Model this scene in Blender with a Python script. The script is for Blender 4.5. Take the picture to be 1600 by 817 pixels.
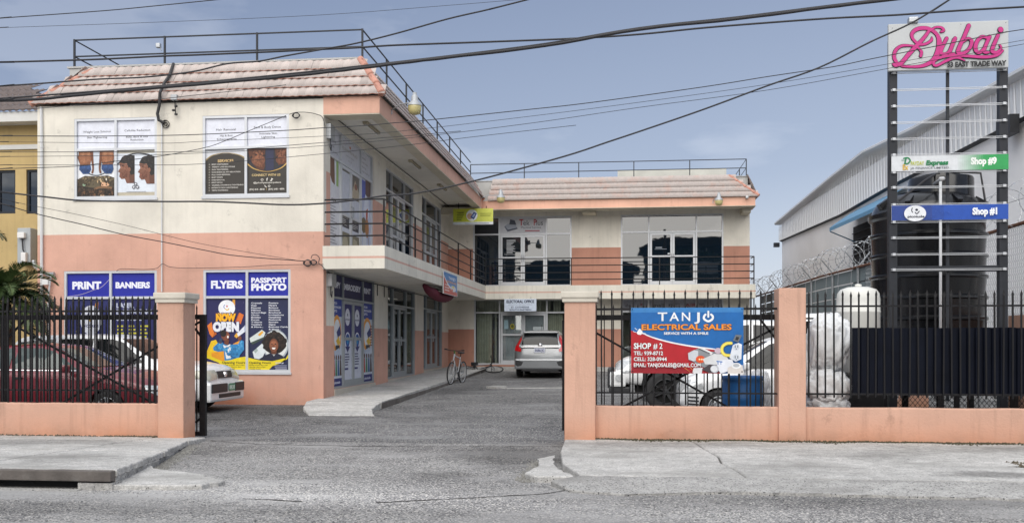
import bpy, bmesh, math, random
from mathutils import Vector, Matrix, noise as mnoise
from mathutils.bvhtree import BVHTree
from mathutils.geometry import tessellate_polygon
random.seed(7)
R = math.radians
sc = bpy.context.scene
for o in list(bpy.data.objects): bpy.data.objects.remove(o)

# ------------------------------------------------------------ camera
F, VX, VH, EYE = 1530.0, 975.0, 533.0, 1.5
TH = math.atan((VX - 800) / F); CS, SN = math.cos(TH), math.sin(TH)
cam = bpy.data.cameras.new('camera'); camo = bpy.data.objects.new('camera', cam)
sc.collection.objects.link(camo); sc.camera = camo
camo.location = (0, 0, EYE); camo.rotation_euler = (R(90), 0, TH)
cam.sensor_width = 36; cam.lens = 36 * F / 1600; cam.shift_y = (VH - 408.5) / 1600
cam.clip_end = 3000; cam.clip_start = 0.1
sc.render.resolution_x, sc.render.resolution_y = 1024, 522

# ------------------------------------------------------------ sky, sun, exposure
SUN_DIR = Vector((-0.06, -0.85, 0.62)).normalized()     # towards the sun
SUN_EL = math.asin(SUN_DIR.z); SUN_AZ = math.atan2(SUN_DIR.x, SUN_DIR.y)
w = bpy.data.worlds.new('World'); sc.world = w; w.use_nodes = True
nt = w.node_tree; N = nt.nodes; L = nt.links; N.clear()
def nd(nt, t, **kw):
    n = nt.nodes.new(t)
    for k, v in kw.items():
        if k in n.inputs: n.inputs[k].default_value = v
        else: setattr(n, k, v)
    return n
out = nd(nt, 'ShaderNodeOutputWorld'); bg = nd(nt, 'ShaderNodeBackground'); bg.inputs[1].default_value = 0.13
sky = nd(nt, 'ShaderNodeTexSky', sky_type='NISHITA', sun_disc=False, sun_elevation=SUN_EL, sun_rotation=SUN_AZ,
         air_density=1.0, dust_density=2.5, ozone_density=1.0)
tc = nd(nt, 'ShaderNodeTexCoord'); sep = nd(nt, 'ShaderNodeSeparateXYZ'); L.new(tc.outputs['Generated'], sep.inputs[0])
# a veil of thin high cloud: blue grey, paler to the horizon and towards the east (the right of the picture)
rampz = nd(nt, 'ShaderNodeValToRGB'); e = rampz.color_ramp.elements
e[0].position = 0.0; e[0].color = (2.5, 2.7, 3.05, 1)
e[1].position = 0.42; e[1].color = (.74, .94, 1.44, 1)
z_ = rampz.color_ramp.elements.new(1.0); z_.color = (4.6, 4.75, 5.0, 1)   # brightened overhead, out of view, to fill the walls, as a veiled sky would
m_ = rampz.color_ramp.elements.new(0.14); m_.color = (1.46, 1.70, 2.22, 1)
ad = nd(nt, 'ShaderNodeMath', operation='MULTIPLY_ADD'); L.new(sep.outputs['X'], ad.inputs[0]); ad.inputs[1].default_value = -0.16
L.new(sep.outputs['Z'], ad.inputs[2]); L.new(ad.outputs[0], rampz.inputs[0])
mp = nd(nt, 'ShaderNodeMapping'); mp.inputs['Scale'].default_value = (1.6, 1.6, 5.0); L.new(tc.outputs['Generated'], mp.inputs[0])
nz = nd(nt, 'ShaderNodeTexNoise', Scale=1.7, Detail=7.0, Roughness=0.55); L.new(mp.outputs[0], nz.inputs['Vector'])
cr = nd(nt, 'ShaderNodeValToRGB'); cr.color_ramp.elements[0].position = 0.55; cr.color_ramp.elements[1].position = 0.63
L.new(nz.outputs['Fac'], cr.inputs[0])
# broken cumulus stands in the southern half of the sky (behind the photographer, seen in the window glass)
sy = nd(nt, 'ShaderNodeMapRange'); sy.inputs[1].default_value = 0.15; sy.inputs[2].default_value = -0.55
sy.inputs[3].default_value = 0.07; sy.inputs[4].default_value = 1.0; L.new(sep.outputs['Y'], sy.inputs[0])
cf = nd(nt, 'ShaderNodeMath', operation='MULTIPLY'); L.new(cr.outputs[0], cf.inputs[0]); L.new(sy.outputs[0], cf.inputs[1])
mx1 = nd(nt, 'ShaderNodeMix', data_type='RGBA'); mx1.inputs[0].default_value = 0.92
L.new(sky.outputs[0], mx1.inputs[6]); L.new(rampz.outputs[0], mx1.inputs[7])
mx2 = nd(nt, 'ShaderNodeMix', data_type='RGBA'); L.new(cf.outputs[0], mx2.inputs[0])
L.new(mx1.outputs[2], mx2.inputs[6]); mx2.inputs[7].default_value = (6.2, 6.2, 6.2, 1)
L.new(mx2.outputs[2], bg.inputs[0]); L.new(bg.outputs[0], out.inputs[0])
sl = bpy.data.lights.new('sun', 'SUN'); sl.energy = 1.5; sl.angle = R(72); sl.color = (1.0, 0.95, 0.87)
so = bpy.data.objects.new('sun', sl); sc.collection.objects.link(so)
so.rotation_euler = SUN_DIR.to_track_quat('Z', 'Y').to_euler()
vs = sc.view_settings; vs.view_transform = 'Standard'; vs.look = 'None'; vs.exposure = 1.08; vs.gamma = 1

# ------------------------------------------------------------ helpers: objects
def link(o): sc.collection.objects.link(o); return o
def wmat(o):
    m = o.matrix_basis.copy()
    return wmat(o.parent) @ m if o.parent else m
def tag(o, label=None, cat=None, group=None, kind=None):
    if label: o['label'] = label
    if cat: o['category'] = cat
    if group: o['group'] = group
    if kind: o['kind'] = kind
    return o
def thing(name, label, cat, loc=(0, 0, 0), rz=0, group=None):
    o = bpy.data.objects.new(name, None); o.empty_display_size = .2
    o.location = loc; o.rotation_euler = (0, 0, rz); link(o)
    return tag(o, label, cat, group)
class MB:
    """collects shapes; build() links them as one mesh object"""
    def __init__(s): s.v = []; s.f = []; s.m = []; s.mats = []; s.c = []; s.mi = 0; s.sm = []; s.smooth = False; s.M = None; s.col = (1, 1, 1)
    def mat(s, m):
        if m not in s.mats: s.mats.append(m)
        s.mi = s.mats.index(m); return s
    def add(s, vs, fs):
        b = len(s.v)
        for p in vs:
            p = Vector(p); s.v.append(s.M @ p if s.M else p)
        for f in fs: s.f.append([b + i for i in f]); s.m.append(s.mi); s.sm.append(s.smooth); s.c.append(s.col)
        return s
    def box(s, a, b):
        x0, y0, z0 = a; x1, y1, z1 = b
        x0, x1 = min(x0, x1), max(x0, x1); y0, y1 = min(y0, y1), max(y0, y1); z0, z1 = min(z0, z1), max(z0, z1)
        return s.add([(x0,y0,z0),(x1,y0,z0),(x1,y1,z0),(x0,y1,z0),(x0,y0,z1),(x1,y0,z1),(x1,y1,z1),(x0,y1,z1)],
                     [(0,3,2,1),(4,5,6,7),(0,1,5,4),(1,2,6,5),(2,3,7,6),(3,0,4,7)])
    def bbox(s, a, b, r=.01):
        """box with a chamfered edge"""
        bm = bmesh.new(); bmesh.ops.create_cube(bm, size=1)
        for v in bm.verts: v.co = Vector([(a[i] + b[i]) / 2 + v.co[i] * abs(b[i] - a[i]) for i in range(3)])
        bmesh.ops.bevel(bm, geom=bm.edges[:], offset=r, segments=2, affect='EDGES', profile=.6)
        return s.addbm(bm)
    def addbm(s, bm):
        bm.verts.ensure_lookup_table(); bm.verts.index_update()
        s.add([v.co.copy() for v in bm.verts], [[v.index for v in f.verts] for f in bm.faces]); bm.free(); return s
    def tube(s, pts, r, n=6, cap=True):
        pts = [Vector(p) for p in pts]; m = len(pts)
        rs = r if isinstance(r, (list, tuple)) else [r] * m
        vs = []; up = None
        for i, p in enumerate(pts):
            t = (pts[min(i+1, m-1)] - pts[max(i-1, 0)]).normalized()
            if up is None: up = Vector((0,0,1)) if abs(t.z) < .9 else Vector((1,0,0))
            a = t.cross(up).normalized()
            if a.length < .1: a = t.orthogonal().normalized()
            b = a.cross(t).normalized(); up = b
            for k in range(n):
                q = 2 * math.pi * k / n + math.pi / n
                vs.append(p + (a * math.cos(q) + b * math.sin(q)) * rs[i])
        fs = [(i*n+k, i*n+(k+1)%n, (i+1)*n+(k+1)%n, (i+1)*n+k) for i in range(m-1) for k in range(n)]
        if cap: fs += [tuple(range(n))[::-1], tuple((m-1)*n+k for k in range(n))]
        return s.add(vs, fs)
    def bar(s, a, b, wx, wz=None):
        """square bar between two points"""
        wz = wz or wx; a = Vector(a); b = Vector(b); t = (b - a).normalized()
        up = Vector((0,0,1)) if abs(t.z) < .95 else Vector((0,1,0))
        u = t.cross(up).normalized(); v = u.cross(t)
        vs = [p + u * (wx/2) * i + v * (wz/2) * j for p in (a, b) for i, j in ((-1,-1),(1,-1),(1,1),(-1,1))]
        return s.add(vs, [(0,1,2,3),(7,6,5,4),(0,4,5,1),(1,5,6,2),(2,6,7,3),(3,7,4,0)])
    def lathe(s, prof, c=(0,0,0), n=24, axis='z'):
        c = Vector(c); vs = []
        for r, h in prof:
            for k in range(n):
                q = 2*math.pi*k/n; p = (r*math.cos(q), r*math.sin(q), h)
                if axis == 'y': p = (p[0], p[2], p[1])
                if axis == 'x': p = (p[2], p[0], p[1])
                vs.append(c + Vector(p))
        m = len(prof)
        fs = [(i*n+k, i*n+(k+1)%n, (i+1)*n+(k+1)%n, (i+1)*n+k) for i in range(m-1) for k in range(n)]
        if axis == 'y': fs = [f[::-1] for f in fs]
        return s.add(vs, fs)
    def prism(s, poly, d, origin=(0,0,0), ex=(1,0,0), ey=(0,0,1), ez=(0,1,0)):
        """2d polygon extruded by d along ez"""
        o = Vector(origin); ex, ey, ez = Vector(ex), Vector(ey), Vector(ez); n = len(poly)
        vs = [o + ex*x + ey*y for x, y in poly] + [o + ex*x + ey*y + ez*d for x, y in poly]
        tr = tessellate_polygon([[Vector((x, y, 0)) for x, y in poly]])
        fs = [tuple(t) for t in tr] + [tuple(n + i for i in t[::-1]) for t in tr]
        fs += [(i, (i+1)%n, n+(i+1)%n, n+i) for i in range(n)]
        return s.add(vs, fs)
    def mesh(s, name, mat=None, fix=True):
        me = bpy.data.meshes.new(name); me.from_pydata([tuple(v) for v in s.v], [], s.f)
        for m in ([mat] if mat else s.mats): me.materials.append(m)
        for i, p in enumerate(me.polygons):
            if not mat: p.material_index = s.m[i]
            p.use_smooth = s.sm[i]
        if fix:
            bm = bmesh.new(); bm.from_mesh(me); bmesh.ops.recalc_face_normals(bm, faces=bm.faces); bm.to_mesh(me); bm.free()
        return me
    def build(s, name, mat=None, parent=None, world=True, kind=None, fix=True):
        if parent is not None and world:
            inv = wmat(parent).inverted(); s.v = [inv @ v for v in s.v]
        o = bpy.data.objects.new(name, s.mesh(name, mat, fix)); link(o); o.parent = parent
        if kind: o['kind'] = kind
        return o
def place(mesh_, name, parent, loc, rot=(0,0,0), scale=(1,1,1)):
    o = bpy.data.objects.new(name, mesh_); link(o); o.parent = parent; o.location = loc; o.rotation_euler = rot; o.scale = scale
    return o
def copy_tree(o, parent=None):
    c = o.copy(); link(c); c.parent = parent
    for ch in list(o.children): copy_tree(ch, c)
    return c

# ------------------------------------------------------------ helpers: planes of the place
class Fr:
    """upright plane: o = point on it, ang = heading of its outward normal; u runs to the right as one faces it, v = height, d = outward"""
    def __init__(s, x, y, nx, ny):
        s.o = Vector((x, y, 0)); s.n = Vector((nx, ny, 0)).normalized(); s.r = Vector((0,0,1)).cross(s.n)
    def p(s, u, v, d=0): return s.o + s.r*u + s.n*d + Vector((0,0,v))
    def M(s, u=0, v=0, d=0):
        o = s.p(u, v, d); z = Vector((0,0,1))
        return Matrix(((s.r.x, -s.n.x, 0, o.x), (s.r.y, -s.n.y, 0, o.y), (0, 0, 1, o.z), (0,0,0,1)))
    def uv(s, x, y, d=0):
        """where the sight line through photo point x, y meets the plane"""
        a = (x - 800)/F; dv = Vector((a*CS - SN, a*SN + CS, (VH - y)/F)); e = Vector((0, 0, EYE))
        o = s.o + s.n*d
        t = (o - e).dot(s.n) / dv.dot(s.n); q = e + dv*t - s.o
        return q.dot(s.r), q.z
    def box(s, mb, u0, u1, v0, v1, d0, d1):
        P = [s.p(u, v, d) for v in (v0, v1) for u, d in ((u0,d0),(u1,d0),(u1,d1),(u0,d1))]
        return mb.add(P, [(0,3,2,1),(4,5,6,7),(0,1,5,4),(1,2,6,5),(2,3,7,6),(3,0,4,7)])
def atY(x, y, Y):
    u = (x-800)/F; t = Y/(u*SN+CS); return Vector((t*(u*CS-SN), Y, EYE + t*(VH-y)/F))
def atX(x, y, X):
    u = (x-800)/F; t = X/(u*CS-SN); return Vector((X, t*(u*SN+CS), EYE + t*(VH-y)/F))
def atZ(x, y, Z):
    u = (x-800)/F; t = (Z-EYE)*F/(VH-y); return Vector((t*(u*CS-SN), t*(u*SN+CS), Z))
def interp(x, pts):
    if x <= pts[0][0]: return pts[0][1]
    for (a, p), (b, q) in zip(pts, pts[1:]):
        if x <= b: return p + (q-p)*(x-a)/(b-a)
    return pts[-1][1]
def gz(Y):      # height of the asphalt
    return interp(Y, [(-60, -.02), (9.6, 0), (11.5, .015), (14.0, .03), (20.8, .105), (28, .235), (37, .40), (60, .6), (100, .7)])
def walkz(Y): return interp(Y, [(19.8, .235), (20.9, .24), (27, .30), (31, .38), (37.4, .535)])

# ------------------------------------------------------------ materials
MC = {}
def newmat(name):
    m = bpy.data.materials.new(name); m.use_nodes = True
    return m, m.node_tree, m.node_tree.nodes['Principled BSDF']
def rgb(c, k=1): return (c[0]*k, c[1]*k, c[2]*k, 1)
def hexc(h):
    h = h.lstrip('#'); v = [int(h[i:i+2], 16)/255 for i in (0, 2, 4)]
    return tuple(x/12.92 if x <= .04045 else ((x+.055)/1.055)**2.4 for x in v)
def simple(name, c, rough=.5, metal=0, var=.12, scale=6, bump=0, bscale=60, spec=.5, coat=0, detail=4, dirt=0, dirtcol=(.08,.07,.055)):
    """base colour broken up by noise, roughness too, optional fine relief and blotches of dirt"""
    if name in MC: return MC[name]
    m, nt, b = newmat(name); L = nt.links
    tc = nd(nt, 'ShaderNodeTexCoord'); n1 = nd(nt, 'ShaderNodeTexNoise', Scale=scale, Detail=detail); L.new(tc.outputs['Object'], n1.inputs['Vector'])
    mr = nd(nt, 'ShaderNodeMapRange'); mr.inputs[1].default_value = .25; mr.inputs[2].default_value = .75
    mr.inputs[3].default_value = 1-var; mr.inputs[4].default_value = 1+var*.7; L.new(n1.outputs['Fac'], mr.inputs[0])
    vm = nd(nt, 'ShaderNodeVectorMath', operation='SCALE'); vm.inputs[0].default_value = c; L.new(mr.outputs[0], vm.inputs['Scale'])
    col = vm.outputs[0]
    if dirt:
        n2 = nd(nt, 'ShaderNodeTexNoise', Scale=scale*.45, Detail=8, Roughness=.65); L.new(tc.outputs['Object'], n2.inputs['Vector'])
        r2 = nd(nt, 'ShaderNodeMapRange'); r2.inputs[1].default_value = .5; r2.inputs[2].default_value = .78; r2.inputs[4].default_value = dirt
        L.new(n2.outputs['Fac'], r2.inputs[0]); mx = nd(nt, 'ShaderNodeMix', data_type='RGBA')
        L.new(r2.outputs[0], mx.inputs[0]); L.new(col, mx.inputs[6]); mx.inputs[7].default_value = rgb(dirtcol); col = mx.outputs[2]
    L.new(col, b.inputs['Base Color'])
    rr = nd(nt, 'ShaderNodeMapRange'); rr.inputs[3].default_value = max(0, rough-.08); rr.inputs[4].default_value = min(1, rough+.1)
    L.new(n1.outputs['Fac'], rr.inputs[0]); L.new(rr.outputs[0], b.inputs['Roughness'])
    b.inputs['Metallic'].default_value = metal; b.inputs['Specular IOR Level'].default_value = spec
    b.inputs['Coat Weight'].default_value = coat
    if bump:
        n3 = nd(nt, 'ShaderNodeTexNoise', Scale=bscale, Detail=3); L.new(tc.outputs['Object'], n3.inputs['Vector'])
        bp = nd(nt, 'ShaderNodeBump', Strength=bump, Distance=.01); L.new(n3.outputs['Fac'], bp.inputs['Height']); L.new(bp.outputs[0], b.inputs['Normal'])
    MC[name] = m; return m
PINK = (.64, .37, .285); CREAM = (.72, .685, .605)
def stucco(name, bands, stains=.35, salmon_low=None, scuffs=.65):
    """painted render: bands = [(z from, colour), ...] upwards; hand-rolled paint edge, mottling, streaks run down by rain, fine relief"""
    m, nt, b = newmat(name); L = nt.links
    geo = nd(nt, 'ShaderNodeNewGeometry'); sp = nd(nt, 'ShaderNodeSeparateXYZ'); L.new(geo.outputs['Position'], sp.inputs[0])
    n0 = nd(nt, 'ShaderNodeTexNoise', Scale=7, Detail=3); L.new(geo.outputs['Position'], n0.inputs['Vector'])
    zz = nd(nt, 'ShaderNodeMath', operation='MULTIPLY_ADD'); L.new(n0.outputs['Fac'], zz.inputs[0]); zz.inputs[1].default_value = .012; L.new(sp.outputs['Z'], zz.inputs[2])
    col = None
    for z, c in bands:
        if col is None:
            cn = nd(nt, 'ShaderNodeRGB'); cn.outputs[0].default_value = rgb(c); col = cn.outputs[0]; continue
        g = nd(nt, 'ShaderNodeMath', operation='GREATER_THAN'); L.new(zz.outputs[0], g.inputs[0]); g.inputs[1].default_value = z
        mx = nd(nt, 'ShaderNodeMix', data_type='RGBA'); L.new(g.outputs[0], mx.inputs[0]); L.new(col, mx.inputs[6]); mx.inputs[7].default_value = rgb(c); col = mx.outputs[2]
    n1 = nd(nt, 'ShaderNodeTexNoise', Scale=.9, Detail=9, Roughness=.62); L.new(geo.outputs['Position'], n1.inputs['Vector'])
    mr = nd(nt, 'ShaderNodeMapRange'); mr.inputs[1].default_value = .3; mr.inputs[2].default_value = .7; mr.inputs[3].default_value = .84; mr.inputs[4].default_value = 1.08
    L.new(n1.outputs['Fac'], mr.inputs[0])
    mpp = nd(nt, 'ShaderNodeMapping'); mpp.inputs['Scale'].default_value = (9, 9, .55); L.new(geo.outputs['Position'], mpp.inputs[0])
    n2 = nd(nt, 'ShaderNodeTexNoise', Scale=1.0, Detail=6, Roughness=.6); L.new(mpp.outputs[0], n2.inputs['Vector'])
    m2 = nd(nt, 'ShaderNodeMapRange'); m2.inputs[1].default_value = .52; m2.inputs[2].default_value = .78; m2.inputs[3].default_value = 1; m2.inputs[4].default_value = 1 - stains
    L.new(n2.outputs['Fac'], m2.inputs[0])
    mm = nd(nt, 'ShaderNodeMath', operation='MULTIPLY'); L.new(mr.outputs[0], mm.inputs[0]); L.new(m2.outputs[0], mm.inputs[1])
    vm = nd(nt, 'ShaderNodeVectorMath', operation='SCALE'); L.new(col, vm.inputs[0]); L.new(mm.outputs[0], vm.inputs['Scale'])
    res = vm.outputs[0]
    # scuffs and old repairs: small paler or darker patches with hard edges
    n6 = nd(nt, 'ShaderNodeTexNoise', Scale=2.3, Detail=12, Roughness=.72); mp6 = nd(nt, 'ShaderNodeMapping'); mp6.inputs['Location'].default_value = (11, 5, 3); L.new(geo.outputs['Position'], mp6.inputs[0]); L.new(mp6.outputs[0], n6.inputs['Vector'])
    r6 = nd(nt, 'ShaderNodeMapRange'); r6.inputs[1].default_value = .60; r6.inputs[2].default_value = .66; r6.inputs[4].default_value = scuffs; L.new(n6.outputs['Fac'], r6.inputs[0])
    d6 = nd(nt, 'ShaderNodeVectorMath', operation='SCALE'); L.new(res, d6.inputs[0]); d6.inputs['Scale'].default_value = .72
    x6 = nd(nt, 'ShaderNodeMix', data_type='RGBA'); L.new(r6.outputs[0], x6.inputs[0]); L.new(res, x6.inputs[6]); L.new(d6.outputs[0], x6.inputs[7]); res = x6.outputs[2]
    if salmon_low:      # mud splashed up from the ground
        q = nd(nt, 'ShaderNodeMapRange'); q.inputs[1].default_value = .30; q.inputs[2].default_value = .06; L.new(sp.outputs['Z'], q.inputs[0])
        q2 = nd(nt, 'ShaderNodeMath', operation='MULTIPLY_ADD'); L.new(n6.outputs['Fac'], q2.inputs[0]); q2.inputs[1].default_value = 3.4; q2.inputs[2].default_value = -1.35
        q3 = nd(nt, 'ShaderNodeMath', operation='MULTIPLY', use_clamp=True); L.new(q.outputs[0], q3.inputs[0]); L.new(q2.outputs[0], q3.inputs[1])
        mx = nd(nt, 'ShaderNodeMix', data_type='RGBA'); L.new(q3.outputs[0], mx.inputs[0]); L.new(res, mx.inputs[6]); mx.inputs[7].default_value = (.22, .15, .10, 1); res = mx.outputs[2]
    if salmon_low:      # rust-orange damp that has crept up from the ground, with a ragged edge
        z0, z1, c = salmon_low
        q = nd(nt, 'ShaderNodeMapRange'); q.inputs[1].default_value = z1; q.inputs[2].default_value = z0; L.new(sp.outputs['Z'], q.inputs[0])
        q2 = nd(nt, 'ShaderNodeMath', operation='MULTIPLY_ADD'); L.new(n1.outputs['Fac'], q2.inputs[0]); q2.inputs[1].default_value = 2.6; q2.inputs[2].default_value = -.7
        q3 = nd(nt, 'ShaderNodeMath', operation='MULTIPLY', use_clamp=True); L.new(q.outputs[0], q3.inputs[0]); L.new(q2.outputs[0], q3.inputs[1])
        mx = nd(nt, 'ShaderNodeMix', data_type='RGBA'); L.new(q3.outputs[0], mx.inputs[0]); L.new(res, mx.inputs[6]); mx.inputs[7].default_value = rgb(c); res = mx.outputs[2]
    L.new(res, b.inputs['Base Color']); b.inputs['Roughness'].default_value = .85
    n3 = nd(nt, 'ShaderNodeTexNoise', Scale=38, Detail=4); L.new(geo.outputs['Position'], n3.inputs['Vector'])
    bp = nd(nt, 'ShaderNodeBump', Strength=.35, Distance=.012); L.new(n3.outputs['Fac'], bp.inputs['Height'])
    bp2 = nd(nt, 'ShaderNodeBump', Strength=.25, Distance=.05); L.new(n1.outputs['Fac'], bp2.inputs['Height']); L.new(bp.outputs[0], bp2.inputs['Normal'])
    L.new(bp2.outputs[0], b.inputs['Normal'])
    return m
def glass_dark(name, c, ior, rough=.015):
    m, nt, b = newmat(name); b.inputs['Base Color'].default_value = rgb(c); b.inputs['Roughness'].default_value = rough; b.inputs['IOR'].default_value = ior
    tc = nd(nt, 'ShaderNodeTexCoord'); n = nd(nt, 'ShaderNodeTexNoise', Scale=1.3, Detail=2); nt.links.new(tc.outputs['Object'], n.inputs['Vector'])
    bp = nd(nt, 'ShaderNodeBump', Strength=.06, Distance=.02); nt.links.new(n.outputs['Fac'], bp.inputs['Height']); nt.links.new(bp.outputs[0], b.inputs['Normal'])
    return m
def glass_clear(name, tint=(.75,.8,.8), gl=.12):
    m, nt, b = newmat(name); nt.nodes.remove(b); o = nt.nodes['Material Output']
    t = nd(nt, 'ShaderNodeBsdfTransparent'); t.inputs[0].default_value = rgb(tint)
    g = nd(nt, 'ShaderNodeBsdfGlossy'); g.inputs['Roughness'].default_value = .02; g.inputs[0].default_value = (.95,.97,1,1)
    fr = nd(nt, 'ShaderNodeLayerWeight'); fr.inputs[0].default_value = .25
    a = nd(nt, 'ShaderNodeMath', operation='MULTIPLY_ADD', use_clamp=True); nt.links.new(fr.outputs['Fresnel'], a.inputs[0]); a.inputs[1].default_value = .9; a.inputs[2].default_value = gl
    mx = nd(nt, 'ShaderNodeMixShader'); nt.links.new(a.outputs[0], mx.inputs[0]); nt.links.new(t.outputs[0], mx.inputs[1]); nt.links.new(g.outputs[0], mx.inputs[2])
    nt.links.new(mx.outputs[0], o.inputs[0]); return m
def print_mat(name, rough=.45):
    """flat print: the ink colours come from the sheet's own colour attribute"""
    m, nt, b = newmat(name); a = nd(nt, 'ShaderNodeVertexColor', layer_name='ink')
    tc = nd(nt, 'ShaderNodeTexCoord'); n = nd(nt, 'ShaderNodeTexNoise', Scale=9, Detail=6, Roughness=.7); nt.links.new(tc.outputs['Object'], n.inputs['Vector'])
    mr = nd(nt, 'ShaderNodeMapRange'); mr.inputs[1].default_value = .3; mr.inputs[2].default_value = .7; mr.inputs[3].default_value = .86; mr.inputs[4].default_value = 1.06
    nt.links.new(n.outputs['Fac'], mr.inputs[0])
    v = nd(nt, 'ShaderNodeVectorMath', operation='SCALE'); nt.links.new(a.outputs[0], v.inputs[0]); nt.links.new(mr.outputs[0], v.inputs['Scale'])
    nt.links.new(v.outputs[0], b.inputs['Base Color']); b.inputs['Roughness'].default_value = rough; return m
def ground_mat(name, base, c2, chip, scale=1.0, patch=(.5,.66), patchcol=None, bumpk=.4, spots=()):
    """worn asphalt or concrete: broad patches, medium mottling, exposed stone chips"""
    m, nt, b = newmat(name); L = nt.links
    geo = nd(nt, 'ShaderNodeNewGeometry')
    n1 = nd(nt, 'ShaderNodeTexNoise', Scale=.35*scale, Detail=10, Roughness=.6); n2 = nd(nt, 'ShaderNodeTexNoise', Scale=5*scale, Detail=8, Roughness=.75)
    n4 = nd(nt, 'ShaderNodeTexNoise', Scale=32*scale, Detail=5, Roughness=.8)
    vo = nd(nt, 'ShaderNodeTexVoronoi', Scale=70*scale); vo.inputs['Randomness'].default_value = 1
    for n in (n1, n2, vo, n4): L.new(geo.outputs['Position'], n.inputs['Vector'])
    r = nd(nt, 'ShaderNodeMapRange'); r.inputs[1].default_value = .38; r.inputs[2].default_value = .64; L.new(n1.outputs['Fac'], r.inputs[0])
    mx = nd(nt, 'ShaderNodeMix', data_type='RGBA'); L.new(r.outputs[0], mx.inputs[0]); mx.inputs[6].default_value = rgb(base); mx.inputs[7].default_value = rgb(c2)
    s = nd(nt, 'ShaderNodeMapRange'); s.inputs[1].default_value = .3; s.inputs[2].default_value = .7; s.inputs[3].default_value = .72; s.inputs[4].default_value = 1.25; L.new(n2.outputs['Fac'], s.inputs[0])
    s2 = nd(nt, 'ShaderNodeMapRange'); s2.inputs[1].default_value = .3; s2.inputs[2].default_value = .7; s2.inputs[3].default_value = .55; s2.inputs[4].default_value = 1.4; L.new(n4.outputs['Fac'], s2.inputs[0])
    pm = nd(nt, 'ShaderNodeMath', operation='MULTIPLY'); L.new(s.outputs[0], pm.inputs[0]); L.new(s2.outputs[0], pm.inputs[1])
    v = nd(nt, 'ShaderNodeVectorMath', operation='SCALE'); L.new(mx.outputs[2], v.inputs[0]); L.new(pm.outputs[0], v.inputs['Scale'])
    # chips: a random few cells of the voronoi are pale stones, a few dark holes
    hs = nd(nt, 'ShaderNodeSeparateColor'); L.new(vo.outputs['Color'], hs.inputs[0])
    g = nd(nt, 'ShaderNodeMath', operation='GREATER_THAN'); L.new(hs.outputs[0], g.inputs[0]); g.inputs[1].default_value = 1-chip
    mx2 = nd(nt, 'ShaderNodeMix', data_type='RGBA'); L.new(g.outputs[0], mx2.inputs[0]); L.new(v.outputs[0], mx2.inputs[6]); mx2.inputs[7].default_value = (.50,.48,.45,1)
    g2 = nd(nt, 'ShaderNodeMath', operation='GREATER_THAN'); L.new(hs.outputs[1], g2.inputs[0]); g2.inputs[1].default_value = 1-chip*.9
    mx3 = nd(nt, 'ShaderNodeMix', data_type='RGBA'); L.new(g2.outputs[0], mx3.inputs[0]); L.new(mx2.outputs[2], mx3.inputs[6]); mx3.inputs[7].default_value = (.05,.05,.052,1)
    res = mx3.outputs[2]
    if patchcol:
        n5 = nd(nt, 'ShaderNodeTexNoise', Scale=.9*scale, Detail=9, Roughness=.6); mpn = nd(nt, 'ShaderNodeMapping'); mpn.inputs['Scale'].default_value = (.55, 1.15, 1); mpn.inputs['Location'].default_value = (3, 7, 0)
        L.new(geo.outputs['Position'], mpn.inputs[0]); L.new(mpn.outputs[0], n5.inputs['Vector'])
        q = nd(nt, 'ShaderNodeMapRange'); q.inputs[1].default_value = patch[0]; q.inputs[2].default_value = patch[1]; q.inputs[4].default_value = .8; L.new(n5.outputs['Fac'], q.inputs[0])
        mx4 = nd(nt, 'ShaderNodeMix', data_type='RGBA'); L.new(q.outputs[0], mx4.inputs[0]); L.new(res, mx4.inputs[6]); mx4.inputs[7].default_value = rgb(patchcol); res = mx4.outputs[2]
    for (sx_, sy_, rx_, ry_, col_, st_) in spots:       # oil, dust, wear, and the darker ground under parked cars, ragged edge
        mq = nd(nt, 'ShaderNodeMapping'); mq.vector_type = 'TEXTURE'; mq.inputs['Location'].default_value = (sx_, sy_, 0); mq.inputs['Scale'].default_value = (rx_, ry_, 50); L.new(geo.outputs['Position'], mq.inputs[0])
        ln = nd(nt, 'ShaderNodeVectorMath', operation='LENGTH'); L.new(mq.outputs[0], ln.inputs[0])
        na = nd(nt, 'ShaderNodeMath', operation='MULTIPLY_ADD'); L.new(n2.outputs['Fac'], na.inputs[0]); na.inputs[1].default_value = 1.1; L.new(ln.outputs['Value'], na.inputs[2])
        nb_ = nd(nt, 'ShaderNodeMath', operation='MULTIPLY_ADD'); L.new(n1.outputs['Fac'], nb_.inputs[0]); nb_.inputs[1].default_value = 1.6; L.new(na.outputs[0], nb_.inputs[2])
        qq = nd(nt, 'ShaderNodeMapRange'); qq.inputs[1].default_value = 2.55; qq.inputs[2].default_value = 1.85; qq.inputs[4].default_value = st_; L.new(nb_.outputs[0], qq.inputs[0])
        vq = nd(nt, 'ShaderNodeVectorMath', operation='SCALE'); L.new(res, vq.inputs[0]); vq.inputs['Scale'].default_value = col_
        mxs = nd(nt, 'ShaderNodeMix', data_type='RGBA'); L.new(qq.outputs[0], mxs.inputs[0]); L.new(res, mxs.inputs[6]); L.new(vq.outputs[0], mxs.inputs[7]); res = mxs.outputs[2]
    L.new(res, b.inputs['Base Color']); b.inputs['Roughness'].default_value = .9; b.inputs['Specular IOR Level'].default_value = .3
    bp = nd(nt, 'ShaderNodeBump', Strength=bumpk, Distance=.012); L.new(vo.outputs['Distance'], bp.inputs['Height'])
    bp2 = nd(nt, 'ShaderNodeBump', Strength=.4, Distance=.03); L.new(n2.outputs['Fac'], bp2.inputs['Height']); L.new(bp.outputs[0], bp2.inputs['Normal'])
    L.new(bp2.outputs[0], b.inputs['Normal']); return m

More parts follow.
